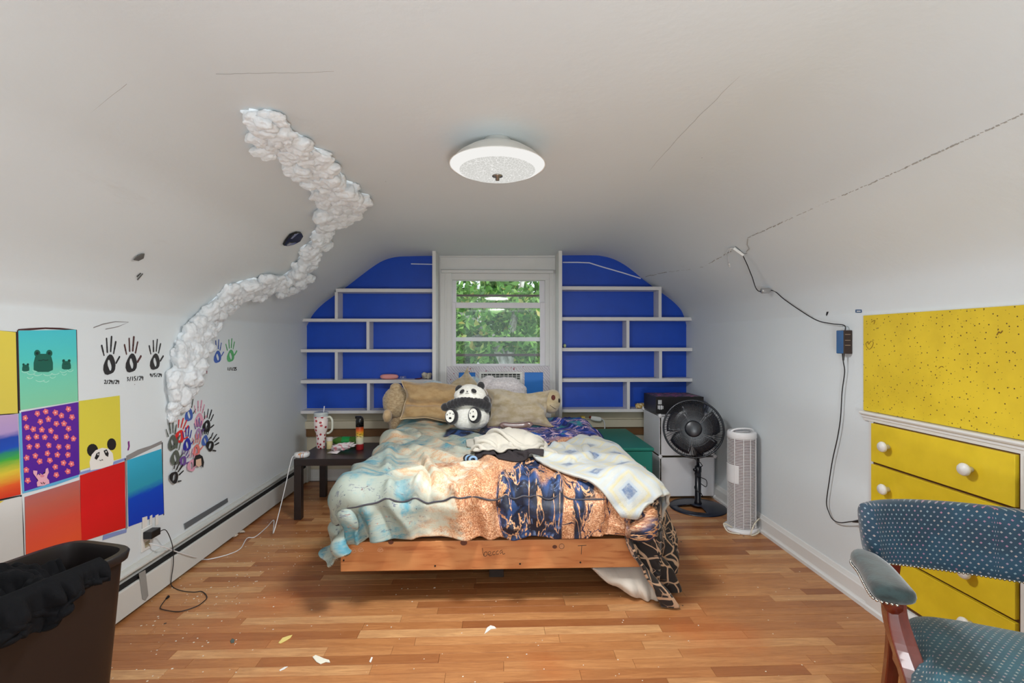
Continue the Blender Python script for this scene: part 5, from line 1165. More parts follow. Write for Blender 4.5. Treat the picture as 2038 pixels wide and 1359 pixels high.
# ================================================================ PILLOWS AND PLUSH TOYS
def frame_m(c, xdir, n):   # local x along xdir, local z along n
    x = Vector(xdir).normalized(); z = Vector(n).normalized(); z = (z - x * z.dot(x)).normalized(); y = z.cross(x)
    return Matrix.Translation(c) @ Matrix(((x.x, y.x, z.x), (x.y, y.y, z.y), (x.z, y.z, z.z))).to_4x4()
def pillow(name, M, a, b, T, mat, label, seed=0, crease=None, parent=None, n=44, wr=.012):
    V = []; F_ = []; idx = {}
    for side in (1, -1):
        for i in range(n + 1):
            for j in range(n + 1):
                u, v = -1 + 2 * i / n, -1 + 2 * j / n
                if side == -1 and (i in (0, n) or j in (0, n)): idx[side, i, j] = idx[1, i, j]; continue
                pin = 1 - .15 * (1 - v * v) * u * u; piv = 1 - .17 * (1 - u * u) * v * v
                h = T * max(0, (1 - u * u) * (1 - v * v)) ** .42
                e = (1 - u * u) * (1 - v * v)
                rad = noise.noise(Vector((u * 1.2 + seed, v * 1.2, side))) * .5 + noise.noise(Vector((math.atan2(v, u) * 2.2, seed, math.hypot(u, v)))) * (1 - e) * 1.6
                h += wr * 1.5 * rad * min(1, e * 6)
                if crease is not None: h -= .05 * math.exp(-((v - crease - .12 * math.sin(u * 2.2 + seed)) / .10) ** 2) * min(1, e * 3) * (1 if side == 1 else .2)
                sg = Vector((noise.noise(Vector((u * 1.5 + seed, v * 1.5, 3))), noise.noise(Vector((u * 1.5, v * 1.5 + seed, 7))), noise.noise(Vector((u * 1.3, v * 1.3, seed + 1))))) * .032
                idx[side, i, j] = len(V); V.append(M @ (Vector((u * a * pin, v * b * piv, side * h)) + sg))
        for i in range(n):
            for j in range(n):
                q = (idx[side, i, j], idx[side, i + 1, j], idx[side, i + 1, j + 1], idx[side, i, j + 1]); F_.append(q if side == 1 else q[::-1])
    o = mk(name, V, F_, mat, parent, smooth=True); tag(o, label, 'pillow')
    rim = [V[idx[1, i, 0]] for i in range(n)] + [V[idx[1, n, j]] for j in range(n)] + [V[idx[1, i, n]] for i in range(n, 0, -1)] + [V[idx[1, 0, j]] for j in range(n, 0, -1)]
    return o, rim
def velvet(name, c1, c2, sc=12):
    t = NT(name); n_ = t.noise(t.coord('Object', (1, 1, 2)), sc, 4, .6); t.bump(t.noise(t.coord(), 90, 4), .25, .003); return t.done(t.mix(t.smooth(n_, .35, .65), c1, c2), .85, sheen=.5)
M_tan = velvet('tan_velvet', rgb(166, 132, 86), rgb(186, 154, 108)); M_tan2 = velvet('tan_velvet_pale', rgb(176, 158, 124), rgb(198, 184, 160)); M_greyfur = velvet('grey_fur', rgb(206, 198, 200), rgb(232, 226, 226), 60); M_bluefur = velvet('pale_blue_fur', rgb(170, 190, 204), rgb(200, 212, 216), 50)
c_ = at(866, 800, 3.80); o, rim = pillow('pillow', frame_m(c_ + Vector((0, .03, 0)), (1, 0, -.05), (0, -1, .42)), .29, .175, .085, M_tan, 'tan velvet pillow with a deep crease, standing left of the panda', 2, crease=-.22)
MB().tube(rim, .005, 6, closed=True).build('pillow_piping', plain('cream_piping', rgb(206, 180, 140), .8), o, smooth=True)
c_ = at(916, 792, 4.08); o, _ = pillow('pillow', frame_m(c_, (.62, 0, .45), (0, -1, .3)), .22, .17, .07, M_tan2, 'greyish tan pillow propped with one corner up behind the panda', 5)
c_ = at(1033, 812, 3.83); o, rim = pillow('pillow', frame_m(c_, (1, -.02, -.02), (0, -1, .62)), .262, .16, .08, M_tan2, 'pale tan pillow lying right of the panda', 9, wr=.022)
MB().tube(rim, .003, 6, closed=True).build('pillow_piping', plain('tan_piping', rgb(176, 152, 112), .8), o, smooth=True)
def fuzzy(m, c, r, seed, sub=4, amp=.05, spike=.045, rot=None, mi=0): m.blob(c, r, amp, 2, seed, sub, rot, mi, spike=spike)
m = MB(); fuzzy(m, at(1003, 784, 4.12), (.20, .13, .145), 3, 5, .1, .03); fuzzy(m, at(972, 780, 4.15), (.11, .1, .14), 4, 5, .1, .03)
tag(m.build('fur_cushion', M_greyfur, smooth=True), 'fluffy grey-lilac cushion heaped behind the pale pillow', 'cushion')
m = MB(); fuzzy(m, at(860, 790, 4.16), (.16, .08, .14), 7, 5, .1, .03); fuzzy(m, at(945, 785, 4.25), (.1, .06, .16), 8, 5, .1, .03)
tag(m.build('fur_blanket', M_bluefur, smooth=True), 'pale blue fluffy blanket bunched behind the pillows', 'blanket')
# brown teddy at the left, only its furry head shows
M_teddy = velvet('teddy_fur', rgb(172, 144, 106), rgb(202, 178, 140), 50)
tdy = thing('teddy_bear', tuple(at(788, 835, 4.0)), 'fluffy light brown teddy bear slumped behind the left pillow', 'plush toy')
m = MB(); fuzzy(m, at(790, 800, 4.02), (.115, .12, .135), 11, 5); m.build('head', M_teddy, tdy, smooth=True)
m = MB(); fuzzy(m, at(788, 772, 3.98), (.05, .03, .04), 12, 4); m.build('ear', M_teddy, tdy, smooth=True)
m = MB(); fuzzy(m, at(771, 828, 3.90), (.035, .05, .055), 13, 4); m.build('paw', velvet('teddy_paw', rgb(196, 164, 120), rgb(214, 184, 142)), tdy, smooth=True)
m = MB(); fuzzy(m, at(805, 845, 4.05), (.13, .12, .11), 14, 4); m.build('body', M_teddy, tdy, smooth=True)
# plush at the right end of the pillows
M_plush = velvet('beige_plush', rgb(190, 168, 128), rgb(206, 188, 152)); M_eyebrown = plain('brown_plastic_eye', rgb(92, 26, 18), .3)
pl2 = thing('plush_toy', tuple(at(1097, 822, 3.95)), 'beige plush toy with big brown eye lying at the right pillow end', 'plush toy')
m = MB(); m.blob(at(1098, 799, 3.92), (.075, .09, .10), .04, 2, 3, 4, Matrix.Rotation(.25, 4, 'Y')); m.build('head', M_plush, pl2, smooth=True)
def flatdisc(name, c, n, rx, rz, d, mat, parent, k=18, roll=0):
    M = align(n, c) @ Matrix.Rotation(roll, 4, 'Z'); m_ = MB(); P = [M @ Vector((rx * math.cos(a), rz * math.sin(a), 0)) for a in np.linspace(0, 2 * PI, k + 1)[:-1]]
    m_.prism(P, (M.to_3x3() @ Vector((0, 0, 1))) * d); return m_.build(name, mat, parent, bevel=.001)
flatdisc('eye', at(1101, 791, 3.828), (.15, -1, .15), .017, .021, .005, M_eyebrown, pl2)
flatdisc('eye', at(1112, 797, 3.86), (.9, -.9, .1), .010, .018, .006, M_bk, pl2)
MB().tube(smooth_path([at(1094, 806, 3.832), at(1101, 811, 3.832), at(1107, 814, 3.85)], 4), .0016, 6).build('mouth_stitch', M_brown2, pl2)

# ---------------------------------------------------------------- panda plush
M_pw = velvet('panda_white', rgb(232, 229, 216), rgb(248, 246, 238), 60); M_pb = velvet('panda_black', rgb(26, 24, 26), rgb(44, 42, 46), 50)
YP = 3.50; pn = thing('panda_plush', tuple(at(935, 850, YP)), 'round black and white panda plush sitting against the pillows', 'plush toy')
def pb_(name, px, py, dy, r, mat, seed, sub=5, spike=.03, roll=0, amp=.03, par=None, power=1):
    m_ = MB(); m_.blob(at(px, py, YP + dy), r, amp, 2, seed, sub, Matrix.Rotation(roll, 4, 'Y'), spike=spike, power=power); return m_.build(name, mat, par or pn, smooth=True)
pb_('body', 936, 829, .02, (.140, .105, .095), M_pw, 1, power=.85)
hd = pb_('head', 936, 789, -.015, (.118, .095, .088), M_pw, 2)
m = MB()
for k in range(13):
    f = k / 12; px = 897 + 72 * f; py = 806 - 9 * math.sin(f * PI) + 1 * f; m.blob(at(px, py, YP - .055 - .035 * math.sin(f * PI)), (.034, .035, .034), .05, 2, k, 3, spike=.06)
m.blob(at(966, 800, YP - .04), (.034, .045, .045), .05, 2, 5, 4, spike=.05); m.build('scarf_band', M_pb, pn, smooth=True)['label'] = 'black fur band round the chest'
pb_('arm', 887, 810, -.05, (.035, .03, .030), M_pb, 3, 4); pb_('arm', 970, 812, -.03, (.025, .04, .035), M_pb, 4, 4)
pb_('ear', 914, 775, -.02, (.030, .022, .034), M_pb, 5, 4, roll=.5); pb_('ear', 957, 768, -.02, (.028, .022, .031), M_pb, 6, 4)
def onhead(px, py, Y): return at(px, py, Y)
flatdisc('eye_patch', at(920, 779, YP - .103), (-.45, -1, .3), .020, .012, .008, M_pb, hd, roll=.7); flatdisc('eye_patch', at(943, 778, YP - .110), (.15, -1, .3), .020, .014, .008, M_pb, hd, roll=-.5)
flatdisc('nose', at(930, 779, YP - .116), (-.1, -1, .25), .006, .004, .006, M_bk, hd)
MB().tube([at(926, 783, YP - .114), at(930, 782, YP - .117), at(934, 783, YP - .114)], .0012, 5).build('mouth_stitch', M_bk, hd)
for (x, y, rl) in [(897, 828, .1), (943, 825, -.12)]:
    fo_ = pb_('foot', x + 2, y + 1, -.10, (.048, .035, .058), M_pb, 7, 4, .03)
    n = Vector((-.12 if x < 920 else -.3, -1, .12)); flatdisc('sole', at(x - 1, y, YP - .130), n, .031, .043, .008, M_pw, fo_, 24)
    for dx, dy, r_ in [(0, 4, .010), (-6, -3, .004), (0, -6, .0045), (6, -4, .0045)]: flatdisc('pad', at(x - 1 + dx, y + dy, YP - .139 - .0001 * dx), n, r_, r_ * .8, .003, M_pb, fo_, 12)

# ---------------------------------------------------------------- heap of clothes on the comforter
M_darkg = plain('dark_knit', rgb(44, 38, 40), .9, bump=.3, bscale=200); M_cream = plain('cream_fleece', rgb(198, 192, 178), .9, bump=.25, bscale=160, sheen=.3); M_stripe = plain('light_blue_stripe', rgb(130, 160, 190), .8)
def heap(name, cx, cy, wx_, wy, ang, mat, label, cat, extra, n1=54, n2=46, zoff=.18, seed=0, comp=.8, steps=70, thick=.006, upd=True):
    A1 = np.linspace(-.5, .5, n1)[:, None]; A2 = np.linspace(-.5, .5, n2)[None, :]
    ca, sa = math.cos(ang), math.sin(ang); X = A1 * wx_ * comp + 0 * A2; Y = A2 * wy * comp + 0 * A1
    G = np.stack([cx + X * ca - Y * sa, cy + X * sa + Y * ca, MT + zoff + .05 * fbm(X + 5, Y + 5, 9, seed, 3) + .03 * np.sin(A1 * 30 + A2 * 12)], -1)
    loc = HF(hf.x0, hf.x0 + hf.h * (hf.Z.shape[0] - 2), hf.y0, hf.y0 + hf.h * (hf.Z.shape[1] - 2), hf.h); loc.Z = hf.Z.copy()
    for c, r in extra: loc.ell(c, r)
    def col(P, prev): loc.push(P, prev, .006 + thick / 2, .25, .8)
    G = solve_cloth(G, wx_ / (n1 - 1), wy / (n2 - 1), col, steps=steps, iters=12, g=.0012, bend=.3)
    Gf_ = upsample(G, 2); hf.add(Gf_, 2)
    return tag(cloth_obj(name, Gf_, mat, upsample(np.stack([X, Y, 0 * X], -1), 2)[..., :2], thick=thick), label, cat)
Zb = float(hf.at(np.array([.07]), np.array([2.86]))[0])
heap('dark_garment', .07, 2.87, .46, .34, -.1, M_darkg, 'dark brown garment with pale blue striped cuffs under the cream hoodie', 'clothing', [((.08, 2.86, Zb), (.16, .12, .03))], seed=3, comp=.86, n1=44, n2=30)
for k in range(2):
    P = [Vector((-.135 + .018 * k + .004 * math.sin(j), 2.69 + .022 * j, float(hf.at(np.array([-.135 + .018 * k]), np.array([2.69 + .022 * j]))[0]) + .006)) for j in range(6)]
    P = [at(933 + 9 * k + j * 1.5, 893 + 11 * k - j * 0 + 0, 2.72) + Vector((.012 * j, -.004 * j, 0)) for j in range(6)]
heap('hoodie', .085, 3.0, .66, .52, .12, M_cream, 'cream fleece hoodie heaped in the middle of the comforter', 'hoodie', [((.09, 3.0, Zb), (.19, .16, .125)), ((-.04, 2.93, Zb), (.09, .10, .10)), ((.20, 2.93, Zb), (.08, .10, .11))], seed=8, comp=.66, thick=.01, steps=55)
zc_ = lambda x, y: float(hf.at(np.array([x]), np.array([y]))[0])
cu = MB(); cx0, cy0 = -.165, 2.74
for k in range(4):
    cu.tube([Vector((cx0 + .015 * math.cos(a) * 1.3 + .011 * k, cy0 - .012 * k + .006 * math.sin(a), zc_(cx0, cy0) + .020 + .015 * math.sin(a))) for a in np.linspace(0, 2 * PI, 15)[:-1]], .0075, 8, mi=k % 2, closed=True)
tag(cu.build('sleeve_cuff', [M_darkg, M_stripe], smooth=True), 'ribbed dark cuff with pale blue stripes poking out left of the hoodie', 'cuff')
px_, py_ = .13, 3.02; zt_ = zc_(px_, py_) + .004
m = MB(); m.tube(smooth_path([Vector((px_ - .10, py_ - .01, zt_ + .010)), Vector((px_ - .085, py_, zt_ + .022)), Vector((px_ - .03, py_ + .0, zt_ + .016)), Vector((px_ + .04, py_, zt_ + .018)), Vector((px_ + .075, py_ - .005, zt_ + .026)), Vector((px_ + .09, py_ - .01, zt_ + .014))], 5), .018, 10)
tag(m.build('satin_headband', plain('brown_satin', rgb(96, 74, 70), .25, spec=.8), smooth=True), 'shiny brown satin headband lying on top of the hoodie', 'headband')

# ================================================================ RIGHT SIDE: boxes, cubes, fans
M_teal = plain('teal_plastic', rgb(16, 118, 104), .45)
tl = thing('storage_trunk', (.99, 3.98, 0), 'teal green storage trunk between the bed and the white cubes', 'trunk')
bx('body', .84, 1.19, 3.60, 4.38, .0, .455, M_teal, tl, .008); bx('lid', .83, 1.20, 3.59, 4.39, .456, .482, M_teal, tl, .008)
M_cube = plain('cube_plastic', rgb(222, 220, 222), .45); M_conn = plain('connector', rgb(230, 228, 228), .4)
qx0, qx1, qy0, qy1 = 1.335, 1.795, 3.86, 4.30; cz1 = EYE - (828 - 677) / FPX * 3.86 * 1.0; half = (cz1 - .02) / 2
cu_ = thing('cube_shelf', ((qx0 + qx1) / 2, (qy0 + qy1) / 2, 0), 'white plastic cube organiser, two cubes high, in the back right corner', 'shelf')
z0 = .015
for k in range(2):
    a, b = z0 + k * half, z0 + (k + 1) * half
    bx('door_panel', qx0 + .012, qx1 - .012, qy0, qy0 + .008, a + .008, b - .008, M_cube, cu_, .003)
    bx('side_panel', qx0, qx0 + .006, qy0 + .012, qy1 - .012, a + .008, b - .008, M_cube, cu_, .002)
    bx('side_panel', qx1 - .006, qx1, qy0 + .012, qy1 - .012, a + .008, b - .008, M_cube, cu_, .002)
for k in range(3):
    z = z0 + k * half
    if k == 2: bx('top_panel', qx0 + .01, qx1 - .01, qy0 + .01, qy1 - .01, z - .004, z + .002, M_cube, cu_, 0)
    for x in (qx0 + .003, qx1 - .003):
        for y in (qy0 + .003, qy1 - .003):
            MB().box(x - .016, x + .016, y - .012, y + .012, z - .006, z + .006).box(x - .010, x + .010, y - .010, y + .010, z - .016, z + .016).build('connector', M_conn, cu_, bevel=.004)
ztop = z0 + 2 * half + .006
M_bbox = plain('black_carton', rgb(26, 23, 24), .4)
bb = thing('carton_box', (1.5, 4.08, ztop), 'black cardboard box with pink pattern lid and white print on the cubes', 'box')
bbx0, bbx1, bby0, bby1, bbh = 1.325, 1.73, 3.93, 4.25, .14
bx('body', bbx0, bbx1, bby0, bby1, ztop, ztop + bbh, M_bbox, bb, .002)
t = NT('lid_print'); v = t.voro(t.coord('Object', (1, 1.6, 1)), 26); M_lid = t.done(t.mix(t.math('LESS_THAN', v, .42), rgb(28, 24, 28), t.mix(t.noise(t.coord(), 30, 2), rgb(120, 40, 90), rgb(220, 100, 160))), .4)
bx('lid_print', bbx0 + .02, bbx1 - .02, bby0 + .01, bby1 - .01, ztop + bbh, ztop + bbh + .002, M_lid, bb, 0)
def text3d(body, size, M, mat, name, parent, ext=.0004):
    cv = bpy.data.curves.new(name, 'FONT'); cv.body = body; cv.size = size; cv.extrude = ext; cv.align_x = 'CENTER'; o = bpy.data.objects.new(name, cv); dg = bpy.context.evaluated_depsgraph_get(); C.objects.link(o)
    me = bpy.data.meshes.new_from_object(o); bpy.data.objects.remove(o); q = bpy.data.objects.new(name, me); C.objects.link(q); me.materials.append(mat); q.parent = parent
    q.matrix_local = Matrix.Translation(-ORG[parent]) @ M; ORG[q] = ORG[parent]; return q
m = MB()
for (x0, x1, a, b) in [(1.345, 1.352, .08, .115), (1.356, 1.364, .08, .115), (1.368, 1.374, .08, .115), (1.342, 1.350, .04, .07), (1.354, 1.362, .036, .07), (1.367, 1.378, .036, .07), (1.382, 1.388, .04, .066)]: m.box(x0, x1, bby0 - .001, bby0, ztop + a, ztop + b)
m.build('printed_letters', plain('white_print', rgb(220, 220, 220), .5), bb)
tag(bx('blue_tub', 1.70, 1.79, 4.05, 4.3, ztop, ztop + .075, plain('blue_plastic', rgb(30, 66, 190), .35), bevel=.015), 'small bright blue plastic tub behind the fan on the cubes', 'tub')
# wall socket, adapter and block at the rail
p_ = at(1186, 833, 4.42); ps = thing('power_adapter', tuple(p_), 'white power adapter with red end plugged in under the right shelf', 'adapter')
MB().blob(p_, (.055, .02, .022), .02, 2, 1, 3, Matrix.Rotation(.15, 4, 'Y'), power=.6).build('body', M_plast, ps, smooth=True)
MB().blob(p_ + Vector((-.05, 0, .012)), (.014, .014, .014), .02, 2, 1, 3).build('plug_end', plain('rust_red', rgb(130, 50, 30), .4), ps, smooth=True)
MB().tube(smooth_path([p_ + Vector((.05, 0, 0)), p_ + Vector((.08, .01, -.03)), p_ + Vector((.085, .01, -.09)), p_ + Vector((.06, .02, -.16))], 5), .005, 8).build('cord', M_cordw, ps, smooth=True)
p_ = at(1160, 833, 4.4); tag(bx('sticky_block', p_.x - .012, p_.x + .02, 4.4, 4.45, p_.z - .02, p_.z + .02, plain('yellow_block', rgb(220, 190, 90), .6)), 'small yellow block by the bed under the right shelf', 'block')
# ---------------------------------------------------------------- pedestal fan
M_fb = plain('fan_black', rgb(22, 24, 32), .3, spec=.6); M_fbase = plain('fan_base_navy', rgb(26, 32, 48), .35, spec=.6)
FX, FY = 1.565, 3.66
fn = thing('pedestal_fan', (FX, FY, 0), 'black pedestal fan on an oval base in front of the white cubes', 'fan')
prof_ = [(.0, .032), (.03, .034), (.055, .030), (.10, .026), (.16, .018), (.20, .010), (.205, .004), (.205, 0)]
m = MB(); T = Matrix.Translation((FX, FY, 0))
n = 64; V = []; F_ = []
for j, (r, z) in enumerate(prof_[::-1]):
    for k in range(n):
        a = 2 * PI * k / n; V.append(T @ Vector((r * math.cos(a) * 1.04, r * math.sin(a), z)))
L_ = len(prof_)
for j in range(L_ - 1):
    for k in range(n):
        k2 = (k + 1) % n; a = 2 * PI * (k + .5) / n; rm = (prof_[::-1][j][0] + prof_[::-1][j + 1][0]) / 2
        hole = PI * 1.0 < a < PI * 1.5 and .06 < rm < .17
        if not hole: F_.append((j * n + k, j * n + k2, (j + 1) * n + k2, (j + 1) * n + k))
ob = mk('base', V, F_, M_fbase, fn, smooth=True); sm = ob.modifiers.new('s', 'SOLIDIFY'); sm.thickness = .006
hc = Vector((FX - .080, FY - .10, .632)); fdir = Vector((-.35, -.92, .16)).normalized()
MB().lathe([(.03, .03), (.026, .05), (.023, .06), (.023, .30)], 24, T).build('lower_pole', M_fb, fn, smooth=True)
MB().lathe([(.012, .28), (.012, .56)], 20, T).build('upper_pole', M_fb, fn, smooth=True)
MB().lathe([(.022, .27), (.026, .28), (.026, .315), (.018, .325)], 20, T).build('collar', M_fb, fn, smooth=True)
MB().tube([(FX, FY, .305), (FX - .04, FY - .025, .30)], [.006, .012], 12).build('knob', M_fb, fn, smooth=True)
M = align(fdir, hc)
m = MB(); m.lathe([(0, -.16), (.035, -.155), (.052, -.12), (.055, -.06), (.04, -.035), (0, -.03)], 32, M, cap0=False, cap1=False); m.tube([Vector((FX, FY, .5)), Vector((FX, FY, .57)), hc - fdir * .10], [.02, .024, .03], 12); m.build('motor_housing', M_fb, fn, smooth=True)
m = MB(); m.box(FX - .03, FX + .03, FY - .035, FY + .02, .41, .53); m.build('control_box', M_fb, fn, bevel=.006)
# cage: rear and front grille wires, 4 mm apart at the hub
RC = .213
def wire_prof(front):
    s_ = 1 if front else -1
    return [(.05, .062 * s_ + .0), (.10, .060 * s_), (.15, .052 * s_), (.19, .030 * s_), (RC, .006 * s_)]
fg_ = []
for front in (True, False):
    pw = smooth_path([Vector((r, 0, z)) for r, z in wire_prof(front)], 3)
    w0 = None; nW = 120 if front else 70
    for k in range(nW):
        a = 2 * PI * k / nW; Rm = Matrix.Rotation(a, 4, 'Z') @ Matrix.Rotation(.0, 4, 'Z')
        P = [Vector((p.x * math.cos((p.x - .05) * 1.2), p.x * math.sin((p.x - .05) * 1.2), p.z)) for p in pw]
        if k == 0:
            w0 = mk('grille_wire', *(lambda b: (b.v, b.f))(MB().tube(P, .0017, 4)), M_fb, fn, local=True, recalc=False)
            o = w0
        else: o = w0.copy(); C.objects.link(o)
        MM_ = Matrix.Translation(-ORG[fn]) @ M @ Rm; o.location = MM_.translation; o.rotation_euler = MM_.to_euler()
def ring(r, z, t_, n=64): return [M @ Vector((r * math.cos(a), r * math.sin(a), z)) for a in np.linspace(0, 2 * PI, n + 1)[:-1]]
MB().tube(ring(RC, 0, 0), .008, 8, closed=True).build('cage_rim', M_fb, fn, smooth=True)
MB().tube(ring(.13, .0565, 0), .0016, 6, closed=True).build('grille_ring', M_fb, fn, smooth=True); MB().tube(ring(.09, .0605, 0), .0016, 6, closed=True).build('grille_ring', M_fb, fn, smooth=True)
MB().lathe([(0, .074), (.05, .074), (.060, .069), (.062, .060), (.05, .056), (0, .056)], 40, M, cap0=False, cap1=False).build('hub_cap', M_fb, fn, smooth=True)
M_blade = plain('smoky_blade', rgb(34, 34, 42), .25, spec=.7)
for k in range(5):
    V = []; F_ = []; nr, na = 8, 10; a0 = 2 * PI * k / 5
    for i in range(nr):
        r = .03 + (.19 - .03) * i / (nr - 1); wdt = .85 + .35 * math.sin(PI * i / (nr - 1))
        for j in range(na):
            f = j / (na - 1) - .5; a = a0 + f * wdt + .35 * (r / .19); V.append(M @ Vector((r * math.cos(a), r * math.sin(a), f * .045)))
    mk('blade', V, grid_faces(nr, na), M_blade, fn, smooth=True, recalc=False, solid=.002)
MB().lathe([(0, .03), (.03, .028), (.034, 0), (.03, -.03), (0, -.03)], 24, M, cap0=False, cap1=False).build('spinner', M_fb, fn, smooth=True)
P = []
for k in range(26): a = k * .85; P.append(Vector((FX + .028 * math.cos(a) + (.012 if k % 5 == 0 else 0), FY - .01 + .028 * math.sin(a), .44 - .39 * k / 25)))
P = P[:13] + [Vector((FX + .055, FY - .02, .22)), Vector((FX + .05, FY - .03, .17))] + P[16:]
MB().tube(smooth_path(P, 4), .0032, 6).build('power_cord', M_cordb, fn, smooth=True)
# ---------------------------------------------------------------- tower air purifier
TXc, TYc = at(1476, 1050, 3.24).x, 3.24; TH = EYE - (855 - 677) / FPX * 3.24 * 1.0
M_tw = plain('purifier_white', rgb(226, 224, 224), .4)
tw = thing('tower_purifier', (TXc, TYc, 0), 'white ribbed tower air purifier standing by the right wall', 'air purifier')
Tm = Matrix.Translation((TXc, TYc, 0)); rw = .092
MB().lathe([(.112, 0), (.116, .004), (.112, .018), (.095, .026), (.0, .03)], 48, Tm, cap1=False).build('base', M_tw, tw, smooth=True)
MB().lathe([(rw - .006, .028), (rw - .006, TH - .06)], 48, Tm).build('core', plain('purifier_inner', rgb(120, 92, 92), .7), tw, smooth=True)
pr0 = None; nrib = 58
for k in range(nrib):
    z = .034 + (TH - .10) * k / (nrib - 1) 
    if pr0 is None:
        V = []; F_ = []; a0, a1 = math.radians(-250), math.radians(70); ns = 40; pf2 = [(rw - .007, -.0022), (rw, -.0018), (rw, .0018), (rw - .007, .0022)]
        for i in range(ns + 1):
            a = 2 * PI * i / ns
            for r, zz_ in pf2: V.append((r * math.cos(a), r * math.sin(a), zz_))
        for i in range(ns):
            for j in range(4): F_.append((i * 4 + j, (i + 1) * 4 + j, (i + 1) * 4 + (j + 1) % 4, i * 4 + (j + 1) % 4))
        pr0 = mk('rib', V, F_, M_tw, tw, local=True, smooth=True); o = pr0; es = o.modifiers.new('e', 'EDGE_SPLIT'); es.split_angle = math.radians(40)
    else: o = pr0.copy(); C.objects.link(o)
    o.location = (0, 0, z)
for a in (math.radians(-82), math.radians(-110), math.radians(-50), math.radians(-145)):
    x, y = TXc + (rw + .0015) * math.cos(a), TYc + (rw + .0015) * math.sin(a); bx('grille_bar', x - .0022, x + .0022, y - .002, y + .002, .03, TH - .06, M_tw, tw, .0005)
V_l = []; a0, a1 = math.radians(-205), math.radians(-128)
m = MB(); ns = 14
for i in range(ns): 
    aa, ab_ = a0 + (a1 - a0) * i / ns, a0 + (a1 - a0) * (i + 1) / ns; pts = []
    for a, r in ((aa, rw - .001), (ab_, rw - .001), (ab_, rw + .0028), (aa, rw + .0028)): pts.append(Vector((TXc + r * math.cos(a), TYc + r * math.sin(a), .33)))
    m.prism(pts, (0, 0, .12))
m.build('front_panel', M_tw, tw)
MB().lathe([(rw, TH - .062), (rw + .002, TH - .058), (rw + .002, TH - .03), (rw - .004, TH - .018), (rw - .02, TH - .02), (0, TH - .02)], 48, Tm, cap1=False).build('top_cap', M_tw, tw, smooth=True)
MB().lathe([(0, 0), (.055, 0), (.058, .003), (.055, .006), (0, .007)], 32, Matrix.Translation((TXc, TYc, TH - .019)), cap0=False, cap1=False).build('control_dish', plain('grey_dish', rgb(170, 168, 170), .3), tw, smooth=True)
MB().tube(smooth_path([(TXc - rw + .004, TYc, TH - .03), (TXc - .06, TYc - .02, TH - .004), (TXc, TYc - .03, TH + .004), (TXc + .06, TYc - .02, TH - .004), (TXc + rw - .004, TYc, TH - .03)], 6), .006, 8).build('carry_handle', M_tw, tw, smooth=True)
P = [Vector((TXc + .10, TYc + .02, .01)), Vector((TXc + .06, TYc - .11, .02)), Vector((TXc - .01, TYc - .14, .012)), Vector((TXc + .02, TYc - .12, .07)), Vector((TXc + .09, TYc - .06, .09)), Vector((TXc + .115, TYc - .01, .03)), Vector((TXc + .105, TYc - .05, .012)), Vector((TXc + .122, TYc + .06, .03)), Vector((TXc + .12, TYc + .05, .10)), Vector((TXc + .10, TYc + .02, .06))]
tag(MB().tube(smooth_path(P, 6), .0045, 8).build('coiled_cable', plain('ivory_cord', rgb(214, 206, 186), .5), smooth=True), 'coiled ivory power cord at the foot of the tower purifier', 'cord')
MB().tube(smooth_path([Vector((TXc - .09, TYc - .05, .03)), Vector((TXc - .14, TYc - .03, .05)), Vector((TXc - .13, TYc - .07, .01)), Vector((TXc - .07, TYc - .11, .008))], 5), .0045, 8).build('side_cord', plain('ivory_cord', rgb(214, 206, 186), .5), tw, smooth=True)
M_bluej = plain('blue_water_tub', rgb(80, 140, 215), .3)
tag(MB().lathe([(.035, 0), (.042, .01), (.042, .17), (.03, .2), (.0, .205)], 24, Matrix.Translation((XR - .06, 3.42, 0)), cap1=False).build('blue_bottle', M_bluej, smooth=True), 'light blue plastic bottle behind the tower purifier', 'bottle')

# ================================================================ RIGHT WALL: adapter, cords, board, drawers
def wrp(px, py, out=.0): return on_x(px, py, XR - out)
a0 = wrp(1674, 657, .05); a1 = wrp(1697, 704, .0)
adz0, adz1 = wrp(1697, 704).z, wrp(1697, 657).z; ay = wrp(1697, 680).y
M_adb = plain('adapter_black', rgb(50, 34, 26), .35); t = NT('adapter_blue'); M_adblue = t.done(t.mix(t.noise(t.coord(), 12, 2), rgb(20, 60, 120), rgb(30, 100, 150)), .25)
ad = thing('power_brick', (XR, ay, adz0), 'black power brick stuck upright on the right wall, blue side', 'power supply')
bx('case', XR - .048, XR - .001, ay - .0, ay + .05, adz0, adz1, M_adb, ad, .003)
bx('end_face', XR - .046, XR - .003, ay + .0, ay + .0, adz0, adz1, M_adb, ad, 0) if False else None
m = MB(); m.box(XR - .049, XR - .0475, ay + .001, ay + .049, adz0 + .002, adz1 - .002); m.build('blue_face', M_adblue, ad)  # thin face mottled in two blues
for (ya, za) in [(.004, .02), (.004, .05), (.004, .075)]: MB().box(XR - .040, XR - .012, ay - .0008, ay, adz1 - za - .003, adz1 - za).build('printed_line', plain('faint_print', rgb(150, 130, 110), .5), ad)
top = Vector((XR - .025, ay + .02, adz1)); bot = Vector((XR - .03, ay + .025, adz0))
P = [top + Vector((0, 0, -.005)), top + Vector((0, .005, .025)), wrp(1655, 644, .035), wrp(1625, 637, .04), wrp(1590, 616, .05), wrp(1560, 595, .06), wrp(1538, 578, .07)]
Q = [on_shell(1523, 562, .07)[0], on_shell(1508, 535, .06)[0], on_shell(1495, 517, .04)[0], on_shell(1484, 503, .025)[0]]
tag(MB().tube(smooth_path(P + Q, 6), .0028, 8).build('power_cable', M_cordb, smooth=True), 'black cable sagging from the slope down to the power brick', 'cable')
